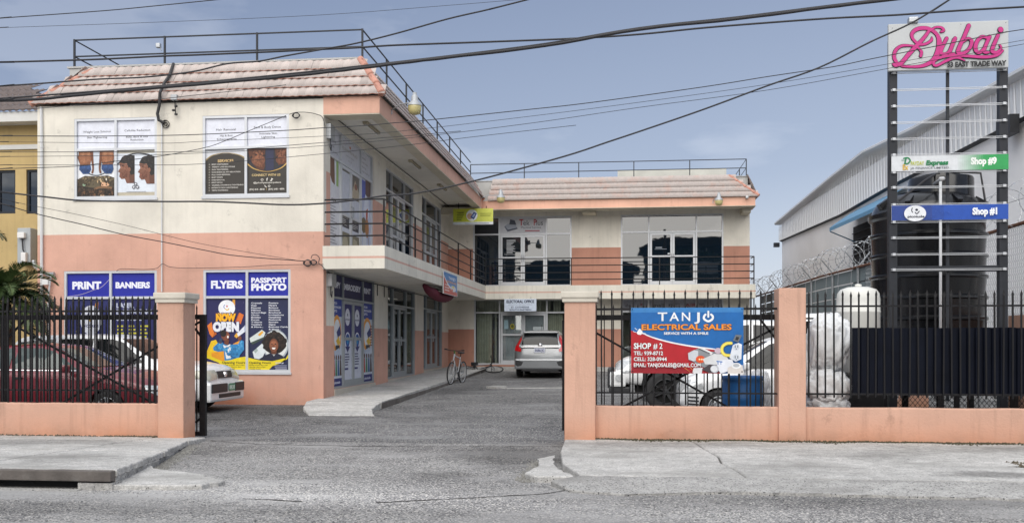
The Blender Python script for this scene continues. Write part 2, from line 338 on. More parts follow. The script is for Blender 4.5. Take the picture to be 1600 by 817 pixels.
ROAD_SPOTS = [(-1.25, 12.6, .9, 1.5, .5, .9), (-6.2, 12.4, 1.0, 1.6, .55, .8), (-3.9, 9.6, 2.6, .7, 1.5, .9), (-2.2, 9.0, 2.0, .45, 1.5, .8), (3.6, 9.5, 3.5, .35, .7, .7), (-5.0, 8.3, 2.5, .35, .7, .7), (1.0, 8.6, 1.8, .4, 1.35, .7), (-3.3, 11.8, 1.5, .8, 1.25, .6), (-2.0, 10.8, .5, .3, .55, .7)]
YARD_SPOTS = [(-7.2, 19.2, 2.4, 2.2, .45, .9), (-3.6, 18.2, 2.2, .5, .75, .6), (-2.7, 33.0, 1.6, 3.2, .45, .9), (-3.2, 22.6, 1.6, 1.0, .75, .6), (-3.0, 15.2, 3.0, .8, 1.2, .6), (-4.3, 26.5, .9, 3.5, .65, .7), (2.4, 19.5, 4.0, 3.0, .5, .8), (-9.9, 17, 4, 1.6, .5, .8)]  # some spots darken the ground right under the parked cars
M_asph = ground_mat('asphalt', (.175,.172,.172), (.30,.297,.292), .17, 1.0, (.50,.64), (.33,.325,.32), .3, ROAD_SPOTS)
M_asph2 = ground_mat('yard_asphalt', (.10,.10,.104), (.16,.16,.163), .13, 1.0, (.5,.64), (.235,.235,.235), .3, YARD_SPOTS)
CONC_SPOTS = [(-8.2, 12.8, 1.6, .5, .62, .8), (-6.4, 10.6, .9, .6, .75, .7), (-9.5, 11, 1.2, .9, .7, .7), (.2, 13.3, 1.8, .45, .66, .8), (2.6, 12.4, 1.4, .6, .72, .7), (3.9, 10.9, .5, .25, .5, .9), (1.9, 11.2, 1.1, .5, .8, .6), (6, 13.2, 2, .5, .65, .8)]
M_conc = ground_mat('concrete', (.44,.435,.42), (.54,.53,.51), .015, 1.3, (.5,.7), (.27,.265,.25), .25, CONC_SPOTS)
M_conc2 = ground_mat('concrete_worn', (.34,.335,.325), (.44,.435,.42), .05, 1.2, (.5,.66), (.24,.235,.225), .4)
M_earth = ground_mat('gravel_earth', (.17,.15,.12), (.26,.24,.20), .2, 1.4)
M_alu = simple('window_aluminium', (.56,.58,.61), .42, .25, .06, 3, dirt=.25, dirtcol=(.3,.29,.27))
M_alud = simple('window_aluminium_dull', (.33,.36,.38), .45, .25, .08, 3)
M_black = simple('black_iron_paint', (.008,.008,.010), .5, 0, .3, 20, .15, 90, spec=.3, dirt=.12, dirtcol=(.07,.045,.035))
M_rail = simple('rooftop_rail_paint', (.022,.025,.032), .5, 0, .25, 10, spec=.35)
M_tile = simple('roof_tile_bleached', (.48,.425,.40), .9, 0, .10, 5, .3, 70, dirt=.9, dirtcol=(.54,.34,.28))
M_tilep = simple('hip_tile_pink', (.50,.25,.19), .85, 0, .2, 6, .4, 70, dirt=.35, dirtcol=(.45,.40,.36))
def per_object(m, amt=.14):
    """each piece has its own tone"""
    nt = m.node_tree; b = nt.nodes['Principled BSDF']; l = b.inputs['Base Color'].links[0].from_socket
    oi = nd(nt, 'ShaderNodeObjectInfo'); r = nd(nt, 'ShaderNodeMapRange'); r.inputs[3].default_value = 1-amt; r.inputs[4].default_value = 1+amt; nt.links.new(oi.outputs['Random'], r.inputs[0])
    v = nd(nt, 'ShaderNodeVectorMath', operation='SCALE'); nt.links.new(l, v.inputs[0]); nt.links.new(r.outputs[0], v.inputs['Scale']); nt.links.new(v.outputs[0], b.inputs['Base Color'])
per_object(M_tile)
M_paraf = simple('roof_parapet_render', (.44,.44,.43), .9, 0, .12, 2, .3, 40, dirt=.4, dirtcol=(.33,.32,.31))
M_soffit = simple('soffit_paint', (.74,.72,.67), .8, 0, .08, 2, dirt=.25, dirtcol=(.4,.37,.31))
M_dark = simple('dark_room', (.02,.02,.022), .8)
M_room = simple('room_paint', (.32,.30,.25), .8)
M_blind = simple('blind_fabric', (.50,.47,.36), .8, 0, .2, 4)
M_glassU = glass_dark('tinted_window_glass', (.004,.010,.018), 1.9)
M_glassD = glass_dark('dark_window_glass', (.012,.014,.016), 1.55)
M_glassC = glass_clear('shop_window_glass', (.86,.90,.90), .06)
M_print = print_mat('vinyl_print', .55); M_printg = print_mat('banner_print', .38)
M_white = simple('white_paint', (.72,.72,.71), .45, 0, .06, 4, dirt=.2, dirtcol=(.45,.43,.4))
M_pvc = simple('pvc_pipe', (.62,.63,.64), .35, 0, .06, 4)
M_cable = simple('cable_rubber', (.025,.025,.03), .6)
M_rubber = simple('tyre_rubber', (.02,.02,.021), .75, 0, .25, 30, .2, 80)
M_chrome = simple('chrome', (.7,.7,.72), .15, 1, .05, 5)
M_plastic = simple('black_plastic', (.022,.023,.026), .5, 0, .2, 12)
M_steel = simple('galvanised_steel', (.42,.44,.46), .45, .7, .15, 12)
M_rust = simple('rusted_steel', (.16,.07,.04), .9, 0, .4, 9, .4, 50)

# ------------------------------------------------------------ flat print (posters, lettering)
_tc = {}
def text_polys(s, bold=0.0):
    key = (s, bold)
    if key in _tc: return _tc[key]
    cu = bpy.data.curves.new('t', 'FONT'); cu.body = s; cu.resolution_u = 3; cu.fill_mode = 'FRONT'; cu.offset = bold
    cu.align_x = 'LEFT'
    ob = bpy.data.objects.new('t', cu); sc.collection.objects.link(ob)
    dg = bpy.context.evaluated_depsgraph_get(); me = bpy.data.meshes.new_from_object(ob.evaluated_get(dg))
    vs = [(v.co.x, v.co.y) for v in me.vertices]; fs = [tuple(p.vertices) for p in me.polygons]
    bpy.data.objects.remove(ob); bpy.data.curves.remove(cu); bpy.data.meshes.remove(me)
    _tc[key] = (vs, fs); return vs, fs
class Print:
    """a printed sheet: flat coloured shapes a hair apart, coordinates in metres right and up from the origin"""
    def __init__(s, fr, u, v, d, W=1, Hh=1): s.fr = fr; s.u = u; s.v = v; s.d = d; s.k = 0; s.V = []; s.F = []; s.C = []; s.W = W; s.H = Hh
    def _a(s, pts, fs, c):
        s.k += 1; b = len(s.V); d = s.d + s.k*.00035
        s.V += [s.fr.p(s.u + x*s.W, s.v + y*s.H, d) for x, y in pts]
        for f in fs: s.F.append([b+i for i in f]); s.C.append(c if not isinstance(c, str) else hexc(c))
    def poly(s, pts, c):
        tr = tessellate_polygon([[Vector((x, y, 0)) for x, y in pts]]); s._a(pts, [tuple(t) for t in tr], c); return s
    def dab(s, pts, cols, n, r, seed=1, vert=True, jit=.10):
        """photographic mottling: many small dabs inside an outline, tones running from cols[0] (top) to cols[-1]"""
        rn = random.Random(seed); x0, x1 = min(p[0] for p in pts), max(p[0] for p in pts); y0, y1 = min(p[1] for p in pts), max(p[1] for p in pts)
        C_ = [hexc(c) for c in cols]
        def ins(x, y):
            k = False; j = len(pts)-1
            for i in range(len(pts)):
                (a, b), (c, d) = pts[i], pts[j]
                if (b > y) != (d > y) and x < (c-a)*(y-b)/(d-b)+a: k = not k
                j = i
            return k
        for _ in range(n):
            x, y = rn.uniform(x0, x1), rn.uniform(y0, y1); rr = r*rn.uniform(.5, 1.2)
            if not all(ins(x+dx*rr, y+dy*rr*s.W/s.H) for dx, dy in ((0,0),(1,0),(-1,0),(0,1),(0,-1))): continue
            f = ((y1-y)/(y1-y0) if vert else (x-x0)/(x1-x0)) + rn.uniform(-jit, jit); f = max(0, min(.999, f))*(len(C_)-1); i = int(f); f -= i
            m = rn.uniform(.86, 1.14); c = tuple((C_[i][q]*(1-f)+C_[i+1][q]*f)*m for q in range(3)); s.k -= .9
            s.ell(x, y, rr, rr*s.W/s.H, c, 7)
        return s
    def rect(s, x0, y0, x1, y1, c): s._a([(x0,y0),(x1,y0),(x1,y1),(x0,y1)], [(0,1,2,3)], c); return s
    def ell(s, x, y, rx, ry, c, n=24, a0=0, a1=360):
        pts = [(x + rx*math.cos(R(a0 + (a1-a0)*i/n)), y + ry*math.sin(R(a0 + (a1-a0)*i/n))) for i in range(n if a1-a0 >= 360 else n+1)]
        return s.poly(pts, c)
    def ribbon(s, pts, wd, c, sub=6):
        """stroke with a width at each knot, smoothed"""
        P = []; n = len(pts); wd = wd if isinstance(wd, (list, tuple)) else [wd]*n
        for i in range(n-1):
            p0, p1, p2, p3 = pts[max(i-1,0)], pts[i], pts[i+1], pts[min(i+2,n-1)]
            for k in range(sub):
                t = k/sub; q = [0.5*((2*p1[j]) + (-p0[j]+p2[j])*t + (2*p0[j]-5*p1[j]+4*p2[j]-p3[j])*t*t + (-p0[j]+3*p1[j]-3*p2[j]+p3[j])*t**3) for j in (0,1)]
                P.append((q[0], q[1], wd[i]+(wd[i+1]-wd[i])*t))
        P.append((pts[-1][0], pts[-1][1], wd[-1])); V = []
        for i, (x, y, ww) in enumerate(P):
            a = P[max(i-1,0)]; b = P[min(i+1,len(P)-1)]; dx, dy = (b[0]-a[0])*s.W, (b[1]-a[1])*s.H; l = math.hypot(dx, dy) or 1
            nx, ny = -dy/l*ww/2, dx/l*ww/2
            V += [(x+nx/s.W, y+ny/s.H), (x-nx/s.W, y-ny/s.H)]
        s._a(V, [(2*i, 2*i+1, 2*i+3, 2*i+2) for i in range(len(P)-1)], c)
        for i in (0, len(P)-1):
            x, y, ww = P[i]; s.ell(x, y, ww/2/s.W, ww/2/s.H, c, 10)
        return s
    def text(s, t, x, y, h, c, w=None, bold=0, align='l', shear=0, ol=None, maxw=None):
        """x, y = baseline start in sheet units; h = cap height; w = total width to fit"""
        vs, fs = text_polys(t, bold)
        if not vs: return s
        x0 = min(a for a, b in vs); x1 = max(a for a, b in vs); ch = .70
        sy = h/ch; sx = (w/(x1-x0)) if w else sy*s.H/s.W
        if align == 'c': x = x - (x1-x0)*sx/2
        if align == 'r': x = x - (x1-x0)*sx
        if ol:
            v2, f2 = text_polys(t, bold+ol[0])
            s._a([(x+(a-x0)*sx + shear*b*sx, y+b*sy) for a, b in v2], f2, ol[1])
        s._a([(x+(a-x0)*sx + shear*b*sx, y+b*sy) for a, b in vs], fs, c); return s
    def build(s, name, parent, mat=None, back=0):
        inv = wmat(parent).inverted() if parent else Matrix()
        me = bpy.data.meshes.new(name); me.from_pydata([tuple(inv @ v) for v in s.V], [], s.F); me.materials.append(mat or M_print)
        ca = me.color_attributes.new('ink', 'FLOAT_COLOR', 'CORNER')
        i = 0
        for f, c in zip(s.F, s.C):
            for _ in f: ca.data[i].color = (c[0], c[1], c[2], 1); i += 1
        o = bpy.data.objects.new(name, me); link(o); o.parent = parent; return o
# ============================================================ GROUND
def sheet(name, x0, x1, ys, zf, mat, dz=0, nx=1, jag=0):
    mb = MB(); V = []
    for y in ys:
        for i in range(nx+1):
            V.append((x0 + (x1-x0)*i/nx, y, zf(y) + dz))
    mb.add(V, [(j*(nx+1)+i, j*(nx+1)+i+1, (j+1)*(nx+1)+i+1, (j+1)*(nx+1)+i) for j in range(len(ys)-1) for i in range(nx)])
    return mb.build(name, mat, kind='structure')
sheet('ground', -1500, 1500, [-1500, -60, 9, 14, 60, 100, 2200], lambda y: gz(y) - .10, M_earth)
sheet('road', -70, 70, [-9, 5, 9.6, 11.5, 13.93], gz, M_asph)
sheet('driveway', -22, 11, [13.94, 20.8, 28, 37, 60], gz, M_asph2, .001)
def poly_slab(name, poly, mat, zt, zb, parent=None, kind=None, ragged=0, seed=1):
    """concrete slab with a slightly broken outline: poly = (x, y) corners, zt / zb = functions of y"""
    rnd = random.Random(seed); P = []
    for (x0, y0), (x1, y1) in zip(poly, poly[1:] + poly[:1]):
        n = max(1, int(math.hypot(x1-x0, y1-y0)/.12)) if ragged else 1
        for k in range(n):
            t = k/n; j = ragged if 0 < k else 0
            P.append((x0+(x1-x0)*t + rnd.uniform(-j, j), y0+(y1-y0)*t + rnd.uniform(-j, j)))
    n = len(P); c = [(sum(p[0] for p in P)/n), (sum(p[1] for p in P)/n)]
    ins = .012
    top = []
    for x, y in P:
        d = math.hypot(c[0]-x, c[1]-y) or 1; top.append((x + (c[0]-x)/d*ins, y + (c[1]-y)/d*ins))
    V = [(x, y, zb(y)) for x, y in P] + [(x, y, zt(y)-.012) for x, y in P] + [(x, y, zt(y)) for x, y in top]
    F_ = [(i, (i+1) % n, n+(i+1) % n, n+i) for i in range(n)] + [(n+i, n+(i+1) % n, 2*n+(i+1) % n, 2*n+i) for i in range(n)]
    F_ += [tuple(2*n+i for i in t) for t in tessellate_polygon([[Vector((x, y, 0)) for x, y in top]])]
    return MB().add(V, F_).build(name, mat, parent, kind=kind)
# left pavement: slabs with open joints over a drain
swz = lambda y: interp(y, [(9.4, .195), (13.9, .078)])
sw = poly_slab('pavement', [(-30, 9.55), (-5.35, 9.55), (-5.72, 11.2), (-6.2, 13.2), (-6.2, 13.93), (-30, 13.93)], simple('mortar', (.52,.51,.48), .9, 0, .15, 4), lambda y: swz(y) - .008, lambda y: -.2, kind='structure')
sx = [-30, -24, -21.6, -19.2, -16.8, -14.4, -12.0, -9.4, -6.9]
rows = [(9.42, 11.55), (11.56, 13.25), (13.26, 13.92)]
edge = lambda y: interp(y, [(9.42, -5.12), (11.0, -5.5), (12.6, -5.95), (13.4, -6.17), (13.9, -6.17)])
k = 0
for y0, y1 in rows:
    for a, b in zip(sx, sx[1:]):
        k += 1; poly_slab('paving_slab', [(a+.018, y0+.012), (b-.018, y0+.012), (b-.018, y1-.012), (a+.018, y1-.012)], [M_conc, M_conc2][k % 3 == 0], swz, lambda y: swz(y) - .06, sw)
    k += 1; poly_slab('paving_slab', [(-6.882, y0+.012), (edge(y0), y0+.012), (edge(y1), y1-.012), (-6.882, y1-.012)], M_conc, swz, lambda y: swz(y)-.065, sw, ragged=.022, seed=k)
M_kerbdark = simple('kerb_stained', (.13,.115,.105), .9, 0, .35, 5, .5, 40, dirt=.7, dirtcol=(.30,.29,.27))
poly_slab('slab_edge', [(-5.47, 9.44), (edge(9.44)-.012, 9.44), (edge(11.0)-.012, 11.0), (edge(12.6)-.012, 12.6), (edge(13.4)-.012, 13.4), (-6.4, 13.9), (-6.4, 11.5)], M_conc2, lambda y: swz(y)-.068, lambda y: -.1, sw, ragged=.02, seed=77)
MB().bbox((-30, 9.34, .085), (-5.14, 9.47, .19), .012).build('kerb', M_kerbdark, kind='structure')
mb = MB(); mb.box((-5.50, 9.36, -.1), (-5.13, 9.56, .068)); mb.box((-30, 9.40, -.1), (-9.3, 9.56, .062)); mb.build('kerb_base', M_conc2, sw)
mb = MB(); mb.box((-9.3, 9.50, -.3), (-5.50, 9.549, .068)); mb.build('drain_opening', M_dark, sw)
mb = MB(); mb.box((-9.3, 9.25, -.02), (-5.45, 9.37, .006)); mb.build('drain_lip', M_conc2, sw)
poly_slab('concrete_patch', [(-5.2, 9.35), (-4.25, 9.5), (-4.15, 9.85), (-4.75, 10.35), (-5.25, 10.6), (-5.5, 10.9)], M_conc, lambda y: .05, lambda y: -.05, kind='structure', ragged=.035, seed=5)
# right pavement, cracked in two, with an apron running down to the road
rz = lambda y: interp(y, [(9.6, .015), (10.35, .085), (13.9, .118)])
kx = [(0.93, 13.92), (1.03, 12.9), (1.14, 12.1), (1.12, 11.5), (1.22, 10.9), (1.27, 10.37)]
lft = [(-.83, 13.92), (-.80, 12.4), (-.70, 11.3), (-.45, 10.37)]
kl = [(x-.012, y) for x, y in kx]; kr = [(x+.012, y) for x, y in kx]
rs = poly_slab('right_pavement', lft + kl[::-1], M_conc, rz, lambda y: -.1, kind='structure')
poly_slab('paving_slab', [(kx[-1][0]+.012, 10.37), (4.6, 10.40), (4.9, 11.1), (4.25, 11.55), (5.6, 12.0), (30, 12.1), (30, 13.92)] + kr[:1] + kr[1:-1], M_conc, rz, lambda y: -.1, rs)
poly_slab('apron', [(-.42, 10.345), (-.75, 10.1), (-.55, 9.75), (0, 9.55), (.9, 9.75), (3, 9.7), (7, 9.62), (30, 9.6), (30, 10.3), (12, 10.33), (4, 10.345)], M_conc2, lambda y: rz(y) + .004, lambda y: -.1, kind='structure', ragged=.03, seed=8)
poly_slab('broken_kerb', [(-.86, 12.3), (-.83, 11.5), (-.73, 10.95), (-.52, 10.37), (-.9, 10.33), (-1.07, 10.6), (-.98, 11.2), (-1.05, 11.9)], M_conc, lambda y: .072, lambda y: -.05, kind='structure', ragged=.02, seed=3)
poly_slab('gravel_patch', [(4.35, 11.5), (4.9, 11.15), (6, 10.8), (30, 10.8), (30, 12.05), (5.6, 11.95)], M_earth, lambda y: rz(y) - .01, lambda y: -.1, kind='structure', ragged=.02)
# walkway along the shops
swk = poly_slab('shop_walkway', [(-6.62, 19.9), (-5.02, 19.95), (-5.12, 37.25), (-7.2, 37.25)], M_conc, lambda y: walkz(y), lambda y: 0, kind='structure')
mb = MB()
ys = [20.0, 22, 24, 27, 29, 31, 34, 37.2]
mb.add([(x, y, walkz(y)+dz) for y in ys for x, dz in ((-6.60, .004), (-5.06, .004))], [(2*i, 2*i+1, 2*i+3, 2*i+2) for i in range(len(ys)-1)])
mb.build('screed', M_conc, swk)
mb = MB(); ky = [19.95 + .55*i for i in range(32)]; rk = random.Random(2)
mb.add([(-5.02 - (y-19.95)*.0058 + .012 + rk.uniform(-.008, .008)*(z > 0), y, walkz(y)-.01 + rk.uniform(-.01, 0) if z else -.05) for y in ky for z in (0, 1)], [(2*i, 2*i+2, 2*i+3, 2*i+1) for i in range(31)])
mb.build('kerb_face', M_kerbdark, swk)
poly_slab('walkway_ramp', [(-5.98, 18.15), (-4.72, 18.2), (-4.98, 19.0), (-5.03, 19.93), (-6.6, 19.88), (-6.45, 19.2)], M_conc, lambda y: interp(y, [(18.1, .09), (19.95, .235)]), lambda y: 0, kind='structure', ragged=.012, seed=11)
poly_slab('back_walkway', [(-5.1, 36.3), (4.8, 36.3), (4.8, 37.25), (-5.1, 37.25)], M_conc, lambda y: .53, lambda y: .2, kind='structure')
# cracks and repairs on the asphalt: thin uneven seams
def seam(name, pts, wd, mat, zoff=.004, seed=1, parent=None):
    rnd = random.Random(seed); P = []
    for (x0, y0), (x1, y1) in zip(pts, pts[1:]):
        n = max(2, int(math.hypot(x1-x0, y1-y0)/.1))
        for k in range(n):
            t = k/n; P.append((x0+(x1-x0)*t + rnd.uniform(-.012, .012), y0+(y1-y0)*t + rnd.uniform(-.02, .02)))
    P.append(pts[-1]); V = []
    for i, (x, y) in enumerate(P):
        a = P[max(i-1, 0)]; b = P[min(i+1, len(P)-1)]; dx, dy = b[0]-a[0], b[1]-a[1]; l = math.hypot(dx, dy) or 1
        ww = wd*rnd.uniform(.25, 1)
        V += [(x-dy/l*ww, y+dx/l*ww, gz(y)+zoff), (x+dy/l*ww, y-dx/l*ww, gz(y)+zoff)]
    return MB().add(V, [(2*i, 2*i+1, 2*i+3, 2*i+2) for i in range(len(P)-1)]).build(name, mat, parent, kind='structure')
M_seam = simple('tar_seam', (.055,.052,.05), .95, 0, .4, 8)
seam('asphalt_crack', [(-6.1, 13.9), (-5.2, 13.5), (-3.6, 13.42), (-2.4, 13.5), (-.85, 13.75)], .022, M_seam, seed=2)
seam('asphalt_crack', [(-3.6, 9.0), (-3.3, 8.94), (-3.0, 8.9)], .02, M_seam, seed=4)
seam('asphalt_crack', [(-2.3, 8.9), (-1.6, 9.2), (-.8, 9.6), (-.5, 9.9)], .02, M_seam, seed=6)
seam('asphalt_crack', [(-5.6, 20.3), (-4.4, 22.6), (-4.0, 23.2)], .02, M_seam, seed=7)
M_damp = simple('damp_asphalt', (.075,.073,.07), .9, 0, .4, 3)
# crumbs and moss heaped along the foot of the walls
def debris(name, spots, mat, smin, smax, seed=0):
    rnd = random.Random(seed); mb = MB()
    for x, y, z in spots:
        r = rnd.uniform(smin, smax); a = rnd.uniform(0, 6.28)
        pts = [(x + r*math.cos(a+q*2.1)*rnd.uniform(.6, 1.2), y + r*math.sin(a+q*2.1)*rnd.uniform(.6, 1.2), z-.003) for q in range(3)]
        top = (x, y, z + r*rnd.uniform(.5, 1.1))
        mb.add(pts + [top], [(0,1,3),(1,2,3),(2,0,3)])
    return mb.build(name, mat, kind='stuff')
rnd = random.Random(3); sp = []
for i in range(5200):
    x = rnd.uniform(-.4, 8); d = abs(rnd.gauss(0, .05))*(1+.8*math.sin(x*3)+.5*math.sin(x*7.3)); sp.append((x, 13.88-abs(d), rz(13.88-abs(d))))
tag(debris('moss_line', sp, simple('dry_moss', (.07,.062,.035), .95, 0, .5, 30), .008, .028, 1), 'dark strip of moss and dirt along the foot of the right wall', 'moss')
sp = [(rnd.uniform(-.4, 8), 13.80-abs(rnd.gauss(0, .09)), .115) for i in range(900)]
tag(debris('gravel_line', sp, simple('pale_gravel', (.36,.34,.31), .9, 0, .35, 20), .008, .02, 2), 'pale gravel scattered in front of the right wall', 'gravel')
sp = [(-6.9-rnd.random()**1.5*9, 13.88-abs(rnd.gauss(0, .04)), .08) for i in range(900)] + [(rnd.uniform(4.4, 8), rnd.uniform(11.0, 11.95), .1) for i in range(1500)]
tag(debris('loose_dirt', sp, simple('loose_dirt', (.12,.10,.07), .95, 0, .5, 20), .01, .03, 3), 'loose dirt in the pavement hole and along the left wall', 'dirt')
sp = []
for i in range(1500):
    t = rnd.random(); y = 9.5+t*3.7; sp.append((edge(y)+.03+abs(rnd.gauss(0, .07)), y, gz(y)))
sp += [(-1.05+rnd.gauss(0, .05), rnd.uniform(10.3, 12.2), gz(11)) for i in range(500)]
tag(debris('rubble', sp, simple('concrete_crumbs', (.24,.235,.22), .95, 0, .4, 20), .007, .03, 5), 'crumbled concrete along the broken pavement edges', 'rubble')
sp = [(rnd.uniform(-7, 7), rnd.uniform(7.8, 9.4), gz(9)) for i in range(2600)] + [(rnd.uniform(-5, -.9), rnd.uniform(9.4, 20), None) for i in range(1400)]
sp = [(x, y, gz(y) if z is None else z) for x, y, z in sp]
tag(debris('road_grit', sp, simple('road_grit', (.33,.32,.31), .9, 0, .5, 30), .004, .012, 6), 'fine grit scattered over the asphalt', 'grit')
poly_slab('manhole_edge', [(-3.75, 26.6), (-3.45, 26.4), (-3.2, 26.7), (-3.5, 26.95)], M_conc2, lambda y: gz(y)+.06, lambda y: 0, kind='structure', ragged=.02)
poly_slab('manhole_rim', [(-3.3, 26.5), (-1.6, 26.75), (-1.45, 27.1), (-2.4, 26.95), (-3.4, 26.7)], M_conc2, lambda y: gz(y)+.015, lambda y: 0, kind='structure', ragged=.02, seed=9)

# ============================================================ FRONT WALLS AND PILLARS
YW = 13.9; W = Fr(0, YW, 0, -1)
ORANGE = (.60, .28, .17)
M_wall = stucco('boundary_wall_paint', [(-1, (.62,.375,.28))], .25, (.05, .50, ORANGE))
M_cap = simple('pillar_cap_paint', (.62,.58,.50), .8, 0, .12, 3, .3, 50, dirt=.3, dirtcol=(.4,.36,.3))
def wavy_wall(mb, x0, x1, y0, y1, z0, z1, step=.35, bev=.012, seed=1):
    """rendered wall: straight to the eye but never quite; rounded arrises"""
    rnd = random.Random(seed); n = max(1, int((x1-x0)/step)); V = []
    for i in range(n+1):
        x = x0+(x1-x0)*i/n; e = rnd.uniform(-.004, .004); f = rnd.uniform(-.004, .004)
        V += [(x, y0+e, z0), (x, y0+e, z1-bev+f), (x, y0+bev+e, z1+f), (x, y1-bev, z1+f), (x, y1, z1-bev+f), (x, y1, z0)]
    F_ = [(i*6+k, (i+1)*6+k, (i+1)*6+k+1, i*6+k+1) for i in range(n) for k in range(5)] + [tuple(range(6)), tuple(n*6+k for k in range(5, -1, -1))]
    mb.add(V, F_)
mb = MB(); wavy_wall(mb, -25, -6.82, YW, YW+.18, -.1, .567)
tag(mb.build('low_wall', M_wall), 'low salmon wall under the left fence, ending at the capped gate pillar', 'wall')
mb = MB(); wavy_wall(mb, -.40, 14, YW+.01, YW+.19, -.1, .585, seed=2)
rw = tag(mb.build('low_wall', M_wall), 'long low salmon wall under the banner fence, right of the driveway', 'wall')
def pillar(name, label, x0, x1, y0, y1, z1, cap):
    t = thing(name, label, 'pillar', ((x0+x1)/2, (y0+y1)/2, 0))
    zt = z1 - (.15 if cap else 0)
    MB().bbox((x0, y0, -.1), (x1, y1, zt), .012).build('shaft', M_wall, t)
    if cap:
        m = MB(); e = .05
        m.bbox((x0-e*.6, y0-e*.6, zt), (x1+e*.6, y1+e*.6, zt+.075), .012).bbox((x0-e, y0-e, zt+.06), (x1+e, y1+e, z1), .015)
        m.build('cap', M_cap, t)
    return t
pillar('gate_pillar', 'salmon gate pillar with pale cap at the left side of the driveway', -6.815, -6.42, 13.72, 14.12, 2.215, True)
pillar('gate_pillar', 'salmon gate pillar with pale cap at the right side of the driveway', -.835, -.40, 13.80, 14.24, 2.20, True)
pillar('fence_pillar', 'plain salmon pillar without a cap between the banner and the white bags', 2.125, 2.492, 13.86, 14.3, 2.235, False)

# ============================================================ IRON FENCES AND SLIDING GATES
def bar_mesh(h, wd=.021, spear=True):
    m = MB(); a = wd/2
    if spear:
        m.add([(-a,-a,0),(a,-a,0),(a,a,0),(-a,a,0),(-a,-a,h-.09),(a,-a,h-.09),(a,a,h-.09),(-a,a,h-.09),(-a*1.5,-a*.5,h-.06),(a*1.5,-a*.5,h-.06),(a*1.5,a*.5,h-.06),(-a*1.5,a*.5,h-.06),(0,0,h)],
              [(0,1,5,4),(1,2,6,5),(2,3,7,6),(3,0,4,7),(4,5,9,8),(5,6,10,9),(6,7,11,10),(7,4,8,11),(8,9,12),(9,10,12),(10,11,12),(11,8,12)])
    else: m.box((-a,-a,0), (a,a,h))
    return m.mesh('bar', M_black)
def iron_fence(label, x0, x1, y, z0, z1, rails, step, wd=.021, jit=.006, seed=1, post=()):
    t = thing('iron_fence', label, 'fence', ((x0+x1)/2, y, z0)); rnd = random.Random(seed)
    for a, r in rails: MB().box((x0, y-r/2, a-r/2), (x1, y+r/2, a+r/2)).build('rail', M_black, t)
    me = bar_mesh(z1-z0, wd); x = x0 + step*.5
    while x < x1:
        place(me, 'bar', t, (x - t.location.x + rnd.uniform(-jit, jit), -.014, rnd.uniform(-.01, .012)), (rnd.uniform(-.004,.004), rnd.uniform(-.006, .006), 0)); x += step
    for p in post: MB().box((p-.03, y-.03, z0), (p+.03, y+.03, z1-.12)).build('post', M_black, t)
    return t
iron_fence('black spear topped iron fence on the left low wall in front of the red car', -16, -6.83, YW+.10, .572, 2.19, [(1.955, .03), (.76, .022)], .0945, .022, seed=1)
iron_fence('black iron fence behind the blue and red banner between two pillars', -.395, 2.12, YW+.10, .59, 2.225, [(1.955, .03), (.77, .022)], .148, seed=2)
fr = iron_fence('black spear topped iron fence in front of the dark corrugated screen', 2.497, 9.5, YW+.10, .72, 2.20, [(1.985, .025), (.77, .025)], .112, seed=3)
def gate(label, x0, x1, y, z0, z1, step, seed, cross, post_x):
    t = thing('sliding_gate', label, 'gate', ((x0+x1)/2, y, z0)); rnd = random.Random(seed)
    m = MB()
    m.box((x0, y-.035, z1-.075), (x1, y+.035, z1)); m.box((x0, y-.034, z0), (x1, y+.034, z0+.065))
    for px_ in post_x: m.box((px_-.045, y-.0355, z0+.0651), (px_+.045, y+.0355, z1-.0751))
    m.build('gate_frame', M_black, t)
    me = bar_mesh(z1-z0+.14, .015); x = x0 + .12
    while x < x1-.05:
        place(me, 'bar', t, (x - t.location.x + rnd.uniform(-.01,.01), -.048, .02)); x += step
    for (a, b, c_, d) in cross:
        MB().bar((a, y+.02, b), (c_, y+.02, d), .025, .03).build('brace', M_black, t)
    return t
YG = YW + .36
YL = 14.32; gp = lambda x, y: (atY(x, y, YL).x, atY(x, y, YL).z)
gate('black sliding gate parked open behind the left fence and capped pillar', gp(2, 0)[0], gp(322, 0)[0], YL, .06, gp(100, 492)[1], .097, 5,
     [gp(28, 512) + gp(300, 664), gp(92, 632) + gp(316, 500), gp(6, 532) + gp(38, 500), gp(304, 513) + gp(318, 532), gp(305, 660) + gp(318, 648)], [gp(7, 0)[0], gp(317.5, 0)[0]])
gate('black sliding gate parked open behind the banner fence', -.865, 2.3, YG, .14, 1.88, .118, 6,
     [(-.4, 1.62, 2.2, .15), (-.4, .35, 2.2, 1.72), (1.9, 1.85, 2.25, 1.4)], [-.85, 2.26])

# ============================================================ BANNER ON THE FENCE
bu0, bv0 = W.uv(986, 583); bu1, bv1 = W.uv(1162.5, 480)
bn = thing('banner', 'blue and red electrical sales banner tied to the middle fence', 'banner', (bu0, YW-.03, bv0))
BW, BH = bu1-bu0, bv1-bv0
mb = MB(); n = 16
V = []
for j in range(9):
    for i in range(n+1):
        V.append((bu0+BW*i/n, YW+.065, bv0+BH*j/8))
W.box(mb, bu0, bu1, bv0, bv1, -.075, -.068); mb.build('sheet', simple('banner_back', (.35,.05,.05), .5), bn)
p = Print(W, bu0, bv0, -.067, BW, BH)
blue, red, wht, org = '#1a66ad', '#b3212b', '#eef0f2', '#f0953a'
p.rect(0, 0, 1, 1, blue)
p.rect(0, .93, 1, 1, '#3a80c0')
cv = [(0, .655), (.1, .60), (.2, .545), (.35, .475), (.5, .425), (.62, .395), (.72, .375)]
p.poly([(0, 0), (.80, 0), (.80, .3)] + cv[::-1], red)
